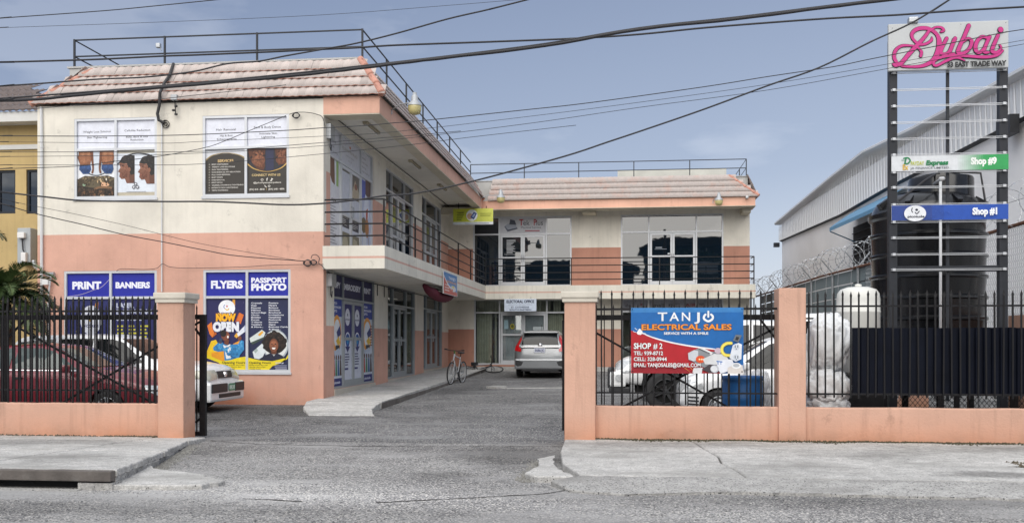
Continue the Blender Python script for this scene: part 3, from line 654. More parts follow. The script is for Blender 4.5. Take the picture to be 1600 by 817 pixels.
p.poly([(0, 0), (.62, 0), (.40, .10), (0, .12)], '#96202b')
p.ribbon([(.08, .63)] + cv[2:] + [(.75, .37)], [.012, .018, .02, .02, .02, .018, .012], wht)
p.poly([(.05, .62), (.075, .685), (.10, .66), (.105, .61), (.085, .585), (.06, .595)], wht)
p.ribbon([(.055, .665), (.035, .69)], .007, wht, 2).ribbon([(.045, .625), (.02, .64)], .007, wht, 2).ribbon([(.10, .615), (.13, .6)], .016, wht, 2)
for ch, x0, x1 in (('T', .24, .325), ('A', .345, .43), ('N', .455, .53), ('J', .565, .615)):
    p.text(ch, x0, .80, .13, wht, w=(x1-x0), bold=.012)
import itertools
p.ribbon([(.665, .895), (.652, .865), (.655, .825), (.69, .792), (.725, .825), (.73, .865), (.715, .895)], .03, wht, 5)
p.ribbon([(.69, .86), (.69, .94)], .026, wht, 2)
p.text('ELECTRICAL SALES', .095, .665, .082, org, w=.80, bold=.03, ol=(.03, '#5a3a2a'))
for i in range(3): p.text('ELECTRICAL SALES', .095, .665, .082, ['#f0953a', '#f2a75a', '#ec8c33'][i], w=.80, bold=.03 - .008*i) if i < 1 else None
p.text('SERVICE WITH A SMILE', .295, .592, .036, wht, w=.395, bold=.03)
p.text('SHOP', .025, .375, .085, wht, w=.155, bold=.03, ol=(.02, '#3a1015')).text('# 2', .20, .375, .085, wht, w=.082, bold=.012, ol=(.012, '#3a1015'))
p.text('TEL: 939-8712', .025, .28, .056, wht, w=.262, bold=.02, ol=(.02, '#3a1015'))
p.text('CELL: 328-0944', .025, .19, .056, wht, w=.295, bold=.02, ol=(.02, '#3a1015'))
# the heap of fittings
p.poly([(.78, .03), (.64, .10), (.52, .21), (.515, .30), (.54, .34), (.60, .38), (.66, .34), (.74, .33), (.80, .35), (.86, .20)], '#8c8f94')
for i in range(3): p.ribbon([(.53+.05*i, .02+.0*i), (.48+.05*i, .085)], [.002, .006], '#e9b15a', 2)
p.poly([(.515, .21), (.51, .31), (.565, .355), (.60, .34), (.60, .21), (.56, .185)], '#c9cdd4')
p.poly([(.60, .38), (.63, .40), (.73, .315), (.715, .28)], '#e4e5e6').ribbon([(.61, .375), (.70, .305)], .014, '#555a60', 2)
p.poly([(.55, .02), (.56, .085), (.64, .09), (.63, 0), (.56, 0)], '#dcdde0')
p.ell(.62, .215, .042, .056, '#e0572a').ell(.612, .215, .008, .014, '#f6d8a8').ell(.632, .215, .008, .014, '#f6d8a8')
p.poly([(.66, .14), (.64, .22), (.74, .30), (.84, .29), (.88, .18), (.80, .13)], '#d6d8da')
p.poly([(.63, .06), (.70, .14), (.80, .12), (.78, .02), (.70, .01)], '#463f44')
p.poly([(.76, .10), (.78, .20), (.90, .22), (.93, .07), (.80, .0)], '#e3e6ee').ribbon([(.765, .185), (.81, .178)], .014, '#2c6db8', 2).ribbon([(.775, .175), (.775, .14)], .01, '#2c6db8', 2).ribbon([(.80, .172), (.80, .14)], .008, '#2c6db8', 2)
p.ell(.745, .07, .038, .058, '#c4c8cf').ell(.74, .07, .028, .044, '#dfe2e6')
p.ell(.775, .345, .03, .045, '#c9b7c4')
p.ribbon([(.89, .46), (.85, .455), (.815, .41), (.81, .34), (.835, .285), (.875, .275)], .042, '#e3cf3a', 5).ribbon([(.89, .46), (.85, .455), (.815, .41), (.81, .34), (.835, .285), (.875, .275)], .02, '#f3e470', 5)
p.poly([(.875, .24), (.905, .43), (.955, .465), (.985, .44), (.98, .22), (.93, .18)], '#dfe4ec')
for yy in (.40, .24):
    p.ell(.935, yy, .028, .052, '#cfd6e2')
    for xx in (.922, .945): p.rect(xx, yy-.01, xx+.007, yy+.03, '#3b4a44')
    p.ell(.935, yy-.025, .005, .008, '#3b4a44')
p.poly([(.905, .50), (.93, .59), (.985, .58), (.955, .475)], '#6d747b').poly([(.925, .51), (.935, .56), (.96, .55), (.95, .50)], '#2a2a2c')
p.poly([(.86, .0), (.86, .09), (.92, .14), (.99, .13), (1.0, .0)], '#d9d3ce').ell(.935, .12, .042, .045, '#eceef0').ell(.935, .125, .028, .028, '#b5b9bf')
p.text('EMAIL: TANJOSALES@GMAIL.COM', .025, .10, .056, wht, w=.595, bold=.02, ol=(.02, '#3a1015'))
for x_, y_ in ((.012, .975), (.985, .975), (.015, .03), (.985, .03)): p.ell(x_, y_, .006, .010, '#20262c')
p.build('print', bn, M_printg)
# ============================================================ THE L-SHAPED SHOP BUILDING
bld = thing('shop_building', 'L shaped two storey salmon and cream shop building with balcony and tiled eaves', 'building', (-6.5, 20.8, .1))
FA = Fr(0, 20.8, 0, -1)                       # street front of the left wing
SI = Fr(-6.526, 20.8, 16.5, .214)             # its shop side towards the yard
BA = Fr(0, 37.3, 0, -1)                       # back wing
ER = Fr(4.66, 37.3, 1, 0)
XL, XC, XE = -13.19, -6.527, 4.66
M_front = stucco('front_render', [(-1, PINK), (3.905, CREAM)], .09, (.05, .8, (.55, .22, .13)))
M_side = stucco('side_render', [(-1, PINK), (1.85, CREAM), (3.3, PINK), (5.26, CREAM)], .12)
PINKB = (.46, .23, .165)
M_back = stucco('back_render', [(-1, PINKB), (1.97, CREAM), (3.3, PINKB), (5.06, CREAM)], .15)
M_fascia = stucco('fascia_paint', [(-1, (.65, .385, .29))], .12)
M_beam = stucco('beam_paint', [(-1, (.60, .555, .45))], .2)
M_slab = stucco('balcony_paint', [(-1, (.70, .67, .59)), (3.305, (.62, .38, .31)), (3.352, (.70, .67, .59))], .25)
def wall_open(mb, fr, u0, u1, v0, v1, ops, d0, d1):
    us = sorted({u0, u1, *[o[0] for o in ops], *[o[1] for o in ops]}); us = [u for u in us if u0 <= u <= u1]
    for a, b in zip(us, us[1:]):
        c = (a+b)/2; sp_ = sorted([(o[2], o[3]) for o in ops if o[0] < c < o[1]]); z = v0
        for s0, s1 in sp_:
            if s0 > z: fr.box(mb, a, b, z, s0, d0, d1)
            z = max(z, s1)
        if z < v1: fr.box(mb, a, b, z, v1, d0, d1)
# openings
wUL = FA.uv(116, 187)[0], FA.uv(245, 305)[0], 4.70, 6.50
wUR = FA.uv(316.5, 183)[0], FA.uv(451.5, 305)[0], 4.70, 6.49
wLL = FA.uv(100, 424)[0], FA.uv(245, 580)[0], .82, 3.08
wLR = FA.uv(317.5, 422)[0], FA.uv(454, 581)[0], .82, 3.08
S1, S2, S3 = (.83, 4.68, .41, 3.08), (6.20, 10.1, .43, 3.08), (11.5, 15.15, .54, 3.1)
U1, U2, U3 = (.52, 4.52, 3.56, 6.37), (5.98, 9.85, 3.56, 6.37), (11.2, 14.98, 3.56, 6.37)
G1, G2 = (-5.74, -1.95, .60, 3.12), (-.10, 3.70, .60, 3.12)
B1, B2 = (-5.78, -1.98, 3.60, 6.28), (-.12, 3.70, 3.60, 6.28)
mb = MB(); wall_open(mb, FA, XL, XC, -.2, 6.80, [wUL, wUR, wLL, wLR], -.2, 0); mb.build('wall', M_front, bld)
mb = MB(); wall_open(mb, SI, .02, 16.6, 0, 6.75, [S1, S2, S3, U1, U2, U3], -.199, -.002); mb.build('wall', M_side, bld)
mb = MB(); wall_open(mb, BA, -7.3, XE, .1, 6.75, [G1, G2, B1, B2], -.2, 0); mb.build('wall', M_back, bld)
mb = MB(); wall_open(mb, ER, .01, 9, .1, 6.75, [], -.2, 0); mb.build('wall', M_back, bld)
mb = MB(); mb.box((XL, 21.0, -.1), (XL+.2, 46, 6.8)); mb.build('wall', M_front, bld)
# plinth tiles under the shop fronts
M_plinth = simple('plinth_tile', (.50,.47,.41), .4, 0, .1, 5)
for s in (S1, S2, S3):
    n = 12; wd = (s[1]-s[0])/n
    for i in range(n):
        mb = MB(); u = s[0]+wd*i; SI.box(mb, u+.004, u+wd-.004, walkz(20.8+u)-.05, s[2]-.005, -.15, .02); mb.build('plinth_tile', M_plinth, bld)
# floors and roof deck (keep the rooms dark), cross walls between shops
mb = MB()
mb.box((XL+.2, 21.0, 3.2), (-6.95, 46, 3.5)); mb.box((XL+.2, 21.0, 6.5), (-6.95, 46, 6.72)); mb.box((-6.96, 37.55, 3.2), (XE-.2, 46, 3.5)); mb.box((-6.96, 37.55, 6.5), (XE-.2, 46, 6.72))
mb.box((XL+.2, 46, 0), (XE, 46.2, 6.75)); mb.box((XL+.2, 21.0, .3), (-6.95, 46, .4)); mb.box((-6.96, 37.55, .5), (XE-.2, 46, .58))
mb.box((-9.3, 21.2, .41), (-9.2, 40, 3.19)); mb.box((-9.3, 21.2, 3.51), (-9.2, 40, 6.49)); mb.box((-7.2, 39.6, .6), (XE-.2, 39.7, 3.19)); mb.box((-7.2, 39.6, 3.51), (XE-.2, 39.7, 6.49))
for u in (5.4, 10.8, 16.4): mb.box((-9.19, 20.75+u, .41), (-6.8, 20.85+u, 3.19)); mb.box((-9.19, 20.75+u, 3.51), (-6.8, 20.85+u, 6.49))
for u in (-6, -1.0, 4.0): mb.box((u, 37.56, .59), (u+.1, 39.59, 3.19)); mb.box((u, 37.56, 3.51), (u+.1, 39.59, 6.49))
mb.build('floor', M_room, bld)
# balcony: upstand all round, floor, pink line is paint
mb = MB()
XS, XF, YF = -5.147, -5.27, 36.35
mb.add([(-6.53,20.74,3.075),(XS,20.74,3.075),(XS,YF,3.075),(4.75,YF,3.075),(4.75,37.298,3.075),(-6.77,37.298,3.075),
        (-6.53,20.74,3.575),(XS,20.74,3.575),(XS,YF,3.575),(4.75,YF,3.575),(4.75,37.298,3.575),(-6.77,37.298,3.575)],
       [(0,1,7,6),(1,2,8,7),(2,3,9,8),(3,4,10,9),(0,6,11,5)] + [(0,5,2,1),(5,4,3,2),(6,7,8,11),(11,8,9,10)])
mb.build('balcony_slab', M_slab, bld, fix=False)
# eaves: fascia, its underside beam, recessed ceiling
mb = MB()
mb.box((XC+.002, 20.785, 6.45), (XF-.001, 21.03, 6.83)); mb.box((XF-.25, 21.031, 6.45), (XF, YF+.15, 6.831)); mb.box((XF-.0, YF, 6.385), (4.74, YF+.2, 6.75)); mb.box((4.53, YF+.201, 6.385), (4.739, 37.29, 6.749))
mb.build('fascia', M_fascia, bld)
mb = MB(); mb.box((XC+.004, 20.79, 6.43), (XF-.004, 21.3, 6.449)); mb.box((XF-.30, 21.301, 6.43), (XF-.004, YF-.6, 6.4485)); mb.box((-6.74, YF-.595, 6.20), (XF-.004, YF-.35, 6.4486))
mb.box((-6.74, YF-.349, 6.37), (4.72, YF+.35, 6.3845)); mb.build('eaves_beam', M_beam, bld)
mb = MB(); mb.box((-6.72, 21.0, 6.56), (XF-.2, YF+.1, 6.60)); mb.box((-6.72, YF+.101, 6.50), (4.6, 37.29, 6.60)); mb.build('soffit', M_soffit, bld)
MB().box((XE-.35, YF+.2, 6.2), (XE-.05, 37.29, 6.384)).build('beam_end', M_beam, bld); MB().box((-1.55, YF+.2, 6.27), (-1.05, 37.29, 6.384)).build('beam_end', M_beam, bld)
# surface wiring under the eaves
mb = MB()
for a, b in (((-6.47, 21.1, 6.53), (-6.5, 36, 6.53)),): mb.tube([a, b], .013, 5)
mb.tube([SI.p(16.4, 3.02, .02), SI.p(.2, 3.02, .02)], .014, 5)
for u in (4.9, 5.7): mb.tube([SI.p(u, 3.02, .015), SI.p(u, 2.72, .015)], .012, 5)
mb.build('surface_wiring', M_cable, bld)
# ceiling light battens under the side eaves
M_batten = simple('aged_batten', (.42,.38,.28), .6, 0, .2, 8)
for y in (22.6, 27.4, 31.6):
    t = MB().bbox((-5.98, y-.6, 6.50), (-5.86, y+.6, 6.558), .01).build('ceiling_batten', M_batten, bld)
    MB().tube([(-5.92, y-.55, 6.475), (-5.92, y+.55, 6.475)], .018, 8).build('tube_lamp', M_white, t)

# ---- roof: a skirt of tiles in four courses in front of a rendered parapet
roofP = MB()
PT = 7.80
roofP.box((-12.75, 21.36, 6.6), (-5.86, 21.52, PT)); roofP.box((-5.98, 21.521, 6.6), (-5.861, 37.0, PT+.001)); roofP.box((-5.86, 36.97, 6.55), (4.55, 37.1, 7.58)); roofP.box((4.45, 37.101, 6.55), (4.551, 44, 7.579)); roofP.box((-12.75, 21.521, 6.6), (-12.6, 44, PT+.002))
roof = roofP.build('roof', M_paraf, bld)
cop = MB(); cop.box((-12.8, 21.33, PT+.003), (-5.83, 21.55, PT+.04)); cop.box((-6.0, 21.551, PT+.004), (-5.831, 37.12, PT+.041)); cop.box((-5.83, 36.94, 7.583), (4.58, 37.13, 7.61)); cop.build('coping', M_paraf, roof)
MB().box((atY(965, 270, 40).x, 40, 6.75), (atY(1135, 270, 40).x, 40.3, atY(1050, 265, 40).z)).build('roof_tank_wall', simple('rooftop_block', (.50,.50,.46), .9, 0, .15, 1.5, dirt=.5, dirtcol=(.36,.37,.33)), roof)
TW, TL = .178, .30
def tile_mesh(w_, l_, amp=.013, n=8, lo=.04):
    m = MB(); m.smooth = True; V = []
    for j, (y, dz) in enumerate(((0, lo), (l_, 0))):
        for i in range(n+1):
            x = w_*i/n; V.append((x, y, dz + amp*(1-math.cos(2*math.pi*i/n))*.5*(1.25 if True else 1)))
    for i in range(n+1): V.append((w_*i/n, 0, lo - .022 + amp*(1-math.cos(2*math.pi*i/n))*.5))
    m.add(V, [(i, i+1, n+2+i, n+1+i) for i in range(n)] + [(2*n+2+i, 2*n+3+i, i+1, i) for i in range(n)])
    me = m.mesh('roof_tile', M_tile, fix=False); me.materials.append(M_tilep)
    for p_ in me.polygons[n:]: p_.material_index = 1
    return me
# front skirt: from the eave (y 20.72, z 6.80) up to (21.36, 7.78), clipped by the two hips
e0 = Vector((0, 20.70, 6.82)); e1 = Vector((0, 21.30, 7.76)); SLF = (e1-e0).length; up = (e1-e0)/SLF
ang = math.atan2(up.z, up.y); tm = tile_mesh(TW, SLF/4+.03)
rm = Matrix.Rotation(ang, 3, 'X'); rnd = random.Random(9); cnt = 0
rl = thing  # keep name
rinv = wmat(roof).inverted()
for c in range(4):
    f0 = c/4; f1 = (c+1)/4
    xl = -13.32 + 1.18*f0; xr = -5.20 - .60*f0
    x = xl
    while x < xr - .5*TW:
        q = e0 + up*(SLF*f0); o = place(tm, 'roof_tile', roof, rinv @ Vector((x, q.y + rnd.uniform(-.004,.004), q.z + rnd.uniform(-.004,.004))), (ang + rnd.uniform(-.015,.015), 0, rnd.uniform(-.01,.01)))
        x += TW; cnt += 1
def skirt_stuff(name, P0, P1, upv, inn, rows, tw, cut0, cut1, amp=.012):
    """tile courses too fine to pick apart: real corrugated courses in one mesh. P0->P1 eave line, upv rise, inn inward run"""
    m = MB(); m.smooth = True; P0, P1 = Vector(P0), Vector(P1); ln = (P1-P0).length; ax = (P1-P0)/ln; inn = Vector(inn); rise = Vector((0,0,upv)); sl = inn + rise
    nrm = ax.cross(sl).normalized(); nrm = nrm if nrm.z > 0 else -nrm
    for r in range(rows):
        f0, f1 = r/rows, (r+1)/rows + .03; a = cut0*f0; b = ln - cut1*f0; n = int((b-a)/tw*6); V = []
        for f, dz in ((f0, .04), (f1, 0.0)):
            for i in range(n+1):
                s_ = a + (b-a)*i/n; V.append(P0 + ax*s_ + sl*f + nrm*(dz + amp*.5*(1-math.cos(2*math.pi*s_/tw))))
        for i in range(n+1):
            s_ = a + (b-a)*i/n; V.append(P0 + ax*s_ + sl*f0 + nrm*(.015 + amp*.5*(1-math.cos(2*math.pi*s_/tw))))
        m.add(V, [(i, i+1, n+2+i, n+1+i) for i in range(n)] + [(2*n+2+i, 2*n+3+i, i+1, i) for i in range(n)])
    o = m.build(name, M_tile, roof, kind='stuff', fix=False); o.data.materials.append(M_tilep)
    for p_ in o.data.polygons:
        if abs(p_.normal.z) < .35 and p_.area < .02 and len(p_.vertices) == 4 and max(o.data.vertices[v].co.z for v in p_.vertices)-min(o.data.vertices[v].co.z for v in p_.vertices) < .06: p_.material_index = 1
    return o
skirt_stuff('side_tiles', (XF+.07, 20.75, 6.82), (XF+.07, YF+.05, 6.82), .94, (-.58, 0, 0), 4, .18, .58, 0)
skirt_stuff('back_tiles', (XF+.2, YF-.06, 6.74), (4.85, YF-.06, 6.74), .88, (0, .56, 0), 4, .155, .15, 1.0)
skirt_stuff('east_tiles', (4.82, YF, 6.74), (4.82, 44, 6.74), .88, (-.3, 0, 0), 4, .18, .5, 0)
skirt_stuff('west_tiles', (-13.3, 44, 6.82), (-13.3, 20.75, 6.82), .94, (1.0, 0, 0), 4, .18, 0, .58)
def hip(A, B, n, r0, ext=0):
    A, B = Vector(A), Vector(B)
    for i in range(n):
        a = A.lerp(B, i/n); b = A.lerp(B, min(1, (i+1.12)/n)); t = (b-a).normalized()
        m = MB(); m.smooth = True; m.tube([a, a.lerp(b, .12), b], [r0*1.12, r0*1.05, r0*.85], 10); m.build('hip_tile', M_tilep, roof)
hip((XF+.07, 20.73, 6.86), (-5.85, 21.33, 7.80), 4, .085)
hip((-13.33, 20.73, 6.84), (-12.15, 21.33, 7.74), 6, .075)
hip((4.86, YF-.05, 6.78), (3.85, YF+.52, 7.62), 7, .06)
hip((XF+.05, YF-.1, 6.80), (-5.70, YF+.45, 7.60), 4, .05)
# ---- railings on the parapet and the balcony
def railing(name, pts, posts, h, rails, r, mat):
    t = MB().bar(pts[0], pts[0]+Vector((0,0,.01)), .02).build(name, mat, bld)
    for k, hz in enumerate(rails):
        MB().tube([p + Vector((0,0,hz)) for p in pts], r, 6).build('rail', mat, t)
    for q in posts: MB().bar(q, q + Vector((0,0,h)), r*2.1).build('post', mat, t)
    return t
RX, RY = -5.83, 21.44
P = [Vector((-12.68, RY, PT)), Vector((RX, RY, PT)), Vector((RX, 37.02, PT-.15))]
posts = [Vector((x, RY, PT+.02)) for x in (-12.68, -10.48, -8.28, RX)] + [Vector((RX, y, PT-.15*(y-21.4)/15.6)) for y in (23.7, 25.9, 28.1, 30.3, 32.5, 34.7)]
railing('roof_railing', P, posts, .68, (.68, .30), .019, M_rail)
P = [Vector((RX+.002, 37.02, 7.60)), Vector((4.5, 37.02, 7.60)), Vector((4.5, 44, 7.60))]
railing('roof_railing', P, [Vector((RX + (4.5-RX)*i/5, 37.02, 7.60)) for i in range(0, 6)] + [Vector((4.5, y, 7.60)) for y in (39.2, 41.4, 43.6)], .64, (.64, .31), .016, M_rail)
P = [Vector((-12.68, RY, PT)), Vector((-12.68, 44, PT-.1))]
railing('roof_railing', P, [Vector((-12.68, y, PT)) for y in (24, 26.5, 29, 32, 36)], .68, (.68, .30), .018, M_rail)
bx = XS - .03
P = [Vector((-6.5, 20.80, 3.575)), Vector((bx, 20.80, 3.575)), Vector((bx, 36.42, 3.575)), Vector((4.7, 36.42, 3.575)), Vector((4.7, 37.28, 3.575))]
posts = [Vector((bx-.0, 20.80, 3.575))] + [Vector((bx, y, 3.575)) for y in (24.0, 27.2, 30.4, 32.9, 34.6)] + [Vector((x, 36.42, 3.575)) for x in (bx, -1.95, 1.3, 4.7)]
railing('balcony_railing', P, posts, 1.02, (.22, .48, .74, 1.01), .018, M_black)

# ---- windows and shop fronts
def frame_bars(mb, fr, u0, u1, v0, v1, ws, d0, d1, cols=(), rows=()):
    fr.box(mb, u0, u0+ws, v0, v1, d0, d1); fr.box(mb, u1-ws, u1, v0, v1, d0, d1)
    fr.box(mb, u0+ws, u1-ws, v0, v0+ws, d0, d1-.002); fr.box(mb, u0+ws, u1-ws, v1-ws, v1, d0, d1-.002)
    for c in cols: fr.box(mb, c-ws/2, c+ws/2, v0+ws, v1-ws, d0, d1-.003)
def window4(fr, o, split, ws=.055, glass=None, setb=.05):
    """four-light window: big lights below, small ones above"""
    u0, u1, v0, v1 = o; um = (u0+u1)/2; mb = MB(); frame_bars(mb, fr, u0, u1, v0, v1, ws, -setb-.05, -setb+.045, (um,))
    fr.box(mb, u0+ws, u1-ws, split-ws/2, split+ws/2, -setb-.05, -setb+.038)
    wn = mb.build('window', M_alu, bld)
    mb = MB(); fr.box(mb, u0-.02, u1+.02, v0-.05, v0+.005, -.06, .03); mb.build('sill', M_alu, wn)
    L_ = []
    for a, b in ((u0+ws, um-ws/2), (um+ws/2, u1-ws)):
        for c, d in ((v0+ws, split-ws/2), (split+ws/2, v1-ws)):
            mb = MB(); fr.box(mb, a, b, c, d, -setb-.012, -setb-.006); mb.build('pane', glass or M_glassD, wn); L_.append((a, b, c, d))
    return wn, L_
def shopfront(fr, o, c0, c1, vt, ws=.05, glass=None, glass_side=None, leaves=2, setb=.07, mid=1.05, alu=None, openleaf=False):
    """side lights, transom lights and a two-leaf glazed door in the middle"""
    alu = alu or M_alu; glass = glass or M_glassU; u0, u1, v0, v1 = o
    mb = MB(); d0, d1 = -setb-.05, -setb+.05
    frame_bars(mb, fr, u0, u1, v0, v1, ws, d0, d1, (c0, c1))
    for a, b in ((u0+ws, c0-ws/2), (c0+ws/2, c1-ws/2), (c1+ws/2, u1-ws)): fr.box(mb, a, b, vt-ws/2, vt+ws/2, d0, d1-.004)
    wn = mb.build('shop_window', alu, bld); rects = {}
    for nm, (a, b, c, d) in dict(L=(u0+ws, c0-ws/2, v0+ws, vt-ws/2), R=(c1+ws/2, u1-ws, v0+ws, vt-ws/2), TL=(u0+ws, c0-ws/2, vt+ws/2, v1-ws), TM=(c0+ws/2, c1-ws/2, vt+ws/2, v1-ws), TR=(c1+ws/2, u1-ws, vt+ws/2, v1-ws)).items():
        mb = MB(); fr.box(mb, a, b, c, d, -setb-.012, -setb-.006); mb.build('pane', (glass_side or glass), wn); rects[nm] = (a, b, c, d)
    a0, a1 = c0+ws/2+.01, c1-ws/2-.01; n = leaves; lw = (a1-a0)/n; zb = v0+.01
    for i in range(n):
        a, b = a0+lw*i+.004, a0+lw*(i+1)-.004; s = .075; mb = MB()
        dd0, dd1 = -setb-.03, -setb+.035
        c, d = zb, vt-ws/2-.01
        fr.box(mb, a, a+s, c, d, dd0, dd1); fr.box(mb, b-s, b, c, d, dd0, dd1); fr.box(mb, a+s, b-s, c, c+.16, dd0, dd1-.003); fr.box(mb, a+s, b-s, d-s, d, dd0, dd1-.003)
        if mid: fr.box(mb, a+s, b-s, v0+mid-.035, v0+mid+.035, dd0, dd1-.004)
        dr = mb.build('door', alu, bld)
        mb = MB(); fr.box(mb, a+s, b-s, c+.16, d-s, -setb-.004, -setb+.002); mb.build('pane', glass, dr)
        hx = b-s/2 if i == 0 and n > 1 else a+s/2
        mb = MB(); mb.tube([fr.p(hx, v0+.95, dd1), fr.p(hx, v0+.95, dd1+.05), fr.p(hx, v0+1.2, dd1+.05), fr.p(hx, v0+1.2, dd1)], .011, 6); mb.build('handle', M_steel, dr)
        rects['D%d' % i] = (a+s, b-s, c+.16, d-s); rects['d%d' % i] = dr
    return wn, rects
def blinds(fr, a, b, c, d, dd, n, rnd, parent, cols=None):
    m = MB()
    for i in range(n):
        u = a + (b-a)*(i+.5)/n; q = rnd.uniform(-.03, .03); w_ = (b-a)/n*.42
        if rnd.random() < .12: continue
        m.add([fr.p(u-w_, c, dd-q), fr.p(u+w_, c, dd+q-.02), fr.p(u+w_, d, dd+q-.02), fr.p(u-w_, d, dd-q)], [(0,1,2,3)])
    return m.build('vertical_blinds', M_blind, parent)
# street windows
wn1, r1 = window4(FA, wUL, FA.uv(180, 233)[1]); wn2, r2 = window4(FA, wUR, FA.uv(384, 230)[1])
wn3, r3 = window4(FA, wLL, FA.uv(170, 465)[1]); wn4, r4 = window4(FA, wLR, FA.uv(384, 464)[1])
def on(fr, rect, parent, setb=.05, name='poster'):
    a, b, c, d = rect; return Print(fr, a, c, -setb-.004, b-a, d-c)
# rects: 0 left low, 1 left top, 2 right low, 3 right top
BLUE, NAVY = '#14209a', '#1c1b52'
for rect, words in ((r3[1], ['PRINT']), (r3[3], ['BANNERS']), (r4[1], ['FLYERS'])):
    pr = on(FA, rect, wn3); pr.rect(0, 0, 1, 1, BLUE)
    pr.text(words[0], .11 if words[0] != 'BANNERS' else .07, .34 if words[0] != 'BANNERS' else .37, .30 if words[0] != 'BANNERS' else .24, '#e8eaf6', w=.80 if words[0] != 'PRINT' else .68, bold=.055)
    if words[0] == 'PRINT': pr.ribbon([(.02, .02), (.3, .09), (.6, .28), (.8, .42), (1.0, .78)], .008, '#c8bcc0')
    pr.build('poster', wn3 if words[0] != 'FLYERS' else wn4)
pr = on(FA, r4[3], wn4); pr.rect(0, 0, 1, 1, BLUE).text('PASSPORT', .06, .56, .20, '#e8eaf6', w=.88, bold=.05).text('PHOTO', .06, .24, .26, '#e8eaf6', w=.88, bold=.06).build('poster', wn4)
# lower left posters
pr = on(FA, r3[0], wn3); pr.rect(0, 0, 1, 1, '#1e2560')
pr.poly([(.55, .60), (.66, .95), (.72, .96), (.70, .6)], '#d98e2a').ell(.55, .70, .25, .21, '#c9cdd8', 28).ribbon([(.49, .72), (.46, .76), (.49, .80)], .02, '#3a3f6a', 3).ell(.56, .76, .03, .025, '#3a3f6a').ell(.54, .70, .03, .022, '#caa23a')
pr.text('picotude', .37, .60, .05, '#3a3f6a', w=.36, bold=.02)
pr.rect(.34, .30, .43, .40, '#2f8fc0').ribbon([(.3, .28), (.6, .25), (.9, .30)], .03, '#3c55a8').rect(.2, .52, .22, .55, '#c8c04a')
pr.poly([(0, 0), (1, 0), (1, .22), (.6, .16), (.3, .22), (0, .12)], '#26306e'); pr.build('poster', wn3)
pr = on(FA, r3[2], wn3); pr.rect(0, 0, 1, 1, '#1c1f5a')
for i, t in enumerate(('LASER', 'ENGRAVING', 'SERVICES')): pr.text(t, .09, .875-.09*i, .065, '#b9bfd4', w=(.42, .82, .60)[i], bold=.045)
rn = random.Random(4)
for c in range(3):
    for k in range(4): pr.rect(.11+.27*c, .60-.05*k, .11+.27*c+rn.uniform(.12, .2), .625-.05*k, '#c9c23c')
pr.rect(.28, .34, .58, .42, '#2c8cc4').poly([(0, 0), (1, 0), (1, .26), (.5, .18), (0, .3)], '#24285c'); pr.build('poster', wn3)
# NOW OPEN poster
pr = on(FA, r4[0], wn4); pr.rect(0, 0, 1, 1, NAVY)
rn = random.Random(2)
for i in range(14): pr.ell(rn.uniform(.03, .97), rn.uniform(.45, .97), .008, .006, '#5b4a86', 6)
pr.poly([(.62, .87), (.66, .99), (.72, .985), (.72, .9)], '#e0a03a').poly([(.28, .80), (.34, .74), (.40, .78)], '#e0b03a')
pr.ell(.51, .865, .21, .115, '#eceef2', 28).ribbon([(.455, .86), (.435, .885), (.455, .91)], .018, '#8089c0', 3).ell(.515, .89, .02, .014, '#c04a4a').ribbon([(.48, .855), (.52, .835), (.56, .855)], .022, '#e0b848', 3)
pr.text('picotude', .37, .785, .028, '#2a2c5e', w=.28, bold=.02)
pr.poly([(.75, .68), (.83, .80), (.94, .77), (.86, .64)], '#d9702c').poly([(.76, .68), (.72, .66), (.80, .78), (.83, .80)], '#b3541e')
pr.poly([(.02, .62), (.13, .67), (.20, .50), (.15, .45), (.08, .50)], '#e07a2c').poly([(.15, .45), (.26, .50), (.22, .55)], '#b85a1e')
pr.text('NOW', .24, .685, .095, '#f2b21c', w=.50, bold=.075, ol=(.04, '#7a3a10'), shear=.0)
pr.text('OPEN', .16, .545, .115, '#e4e8f0', w=.66, bold=.085, ol=(.045, '#2b2c66'))
pr.poly([(.72, .48), (.97, .62), (.985, .54), (.80, .46)], '#dfe4ee').ell(.97, .575, .02, .05, '#aab4cc').poly([(.70, .47), (.76, .52), (.80, .47), (.76, .44)], '#e0a83a')
pr.poly([(.0, .10), (.02, .26), (.12, .40), (.24, .42), (.33, .33), (.52, .30), (.52, .12)], '#e8c018')
pr.poly([(.13, .24), (.52, .27), (.52, .13), (.14, .10)], '#e49a22').poly([(.67, .36), (.84, .41), (.76, .26)], '#e49a22').rect(.70, .11, .92, .17, '#e08a22')
pr.poly([(.17, .31), (.30, .38), (.36, .42), (.44, .36), (.60, .35), (.80, .36), (.86, .42), (.94, .40), (.95, .28), (.84, .20), (.80, .12), (.46, .12), (.44, .26), (.30, .25), (.18, .27)], '#2c82bc')
pr.poly([(.42, .35), (.50, .33), (.60, .36), (.64, .16), (.50, .15), (.47, .25)], '#e3e7ea').poly([(.45, .36), (.55, .34), (.58, .42), (.46, .42)], '#6e3a26')
pr.dab([(.18, .30), (.30, .38), (.36, .41), (.44, .35), (.80, .35), (.86, .41), (.93, .39), (.94, .28), (.84, .21), (.80, .13), (.64, .13), (.46, .25), (.30, .26)], ['#55a8d8', '#2c82bc', '#1a5a8c'], 200, .03, 14, jit=.4)
pr.ell(.48, .475, .105, .07, '#7a4430', 18).ell(.43, .51, .08, .05, '#1d1412', 16).ell(.545, .46, .02, .018, '#f2ece6').ell(.56, .49, .025, .015, '#8c5238')
pr.ell(.36, .395, .045, .03, '#6e3a26').ell(.84, .44, .05, .035, '#7a4430').poly([(.30, .38), (.34, .44), (.42, .44), (.40, .38)], '#2c3c5a')
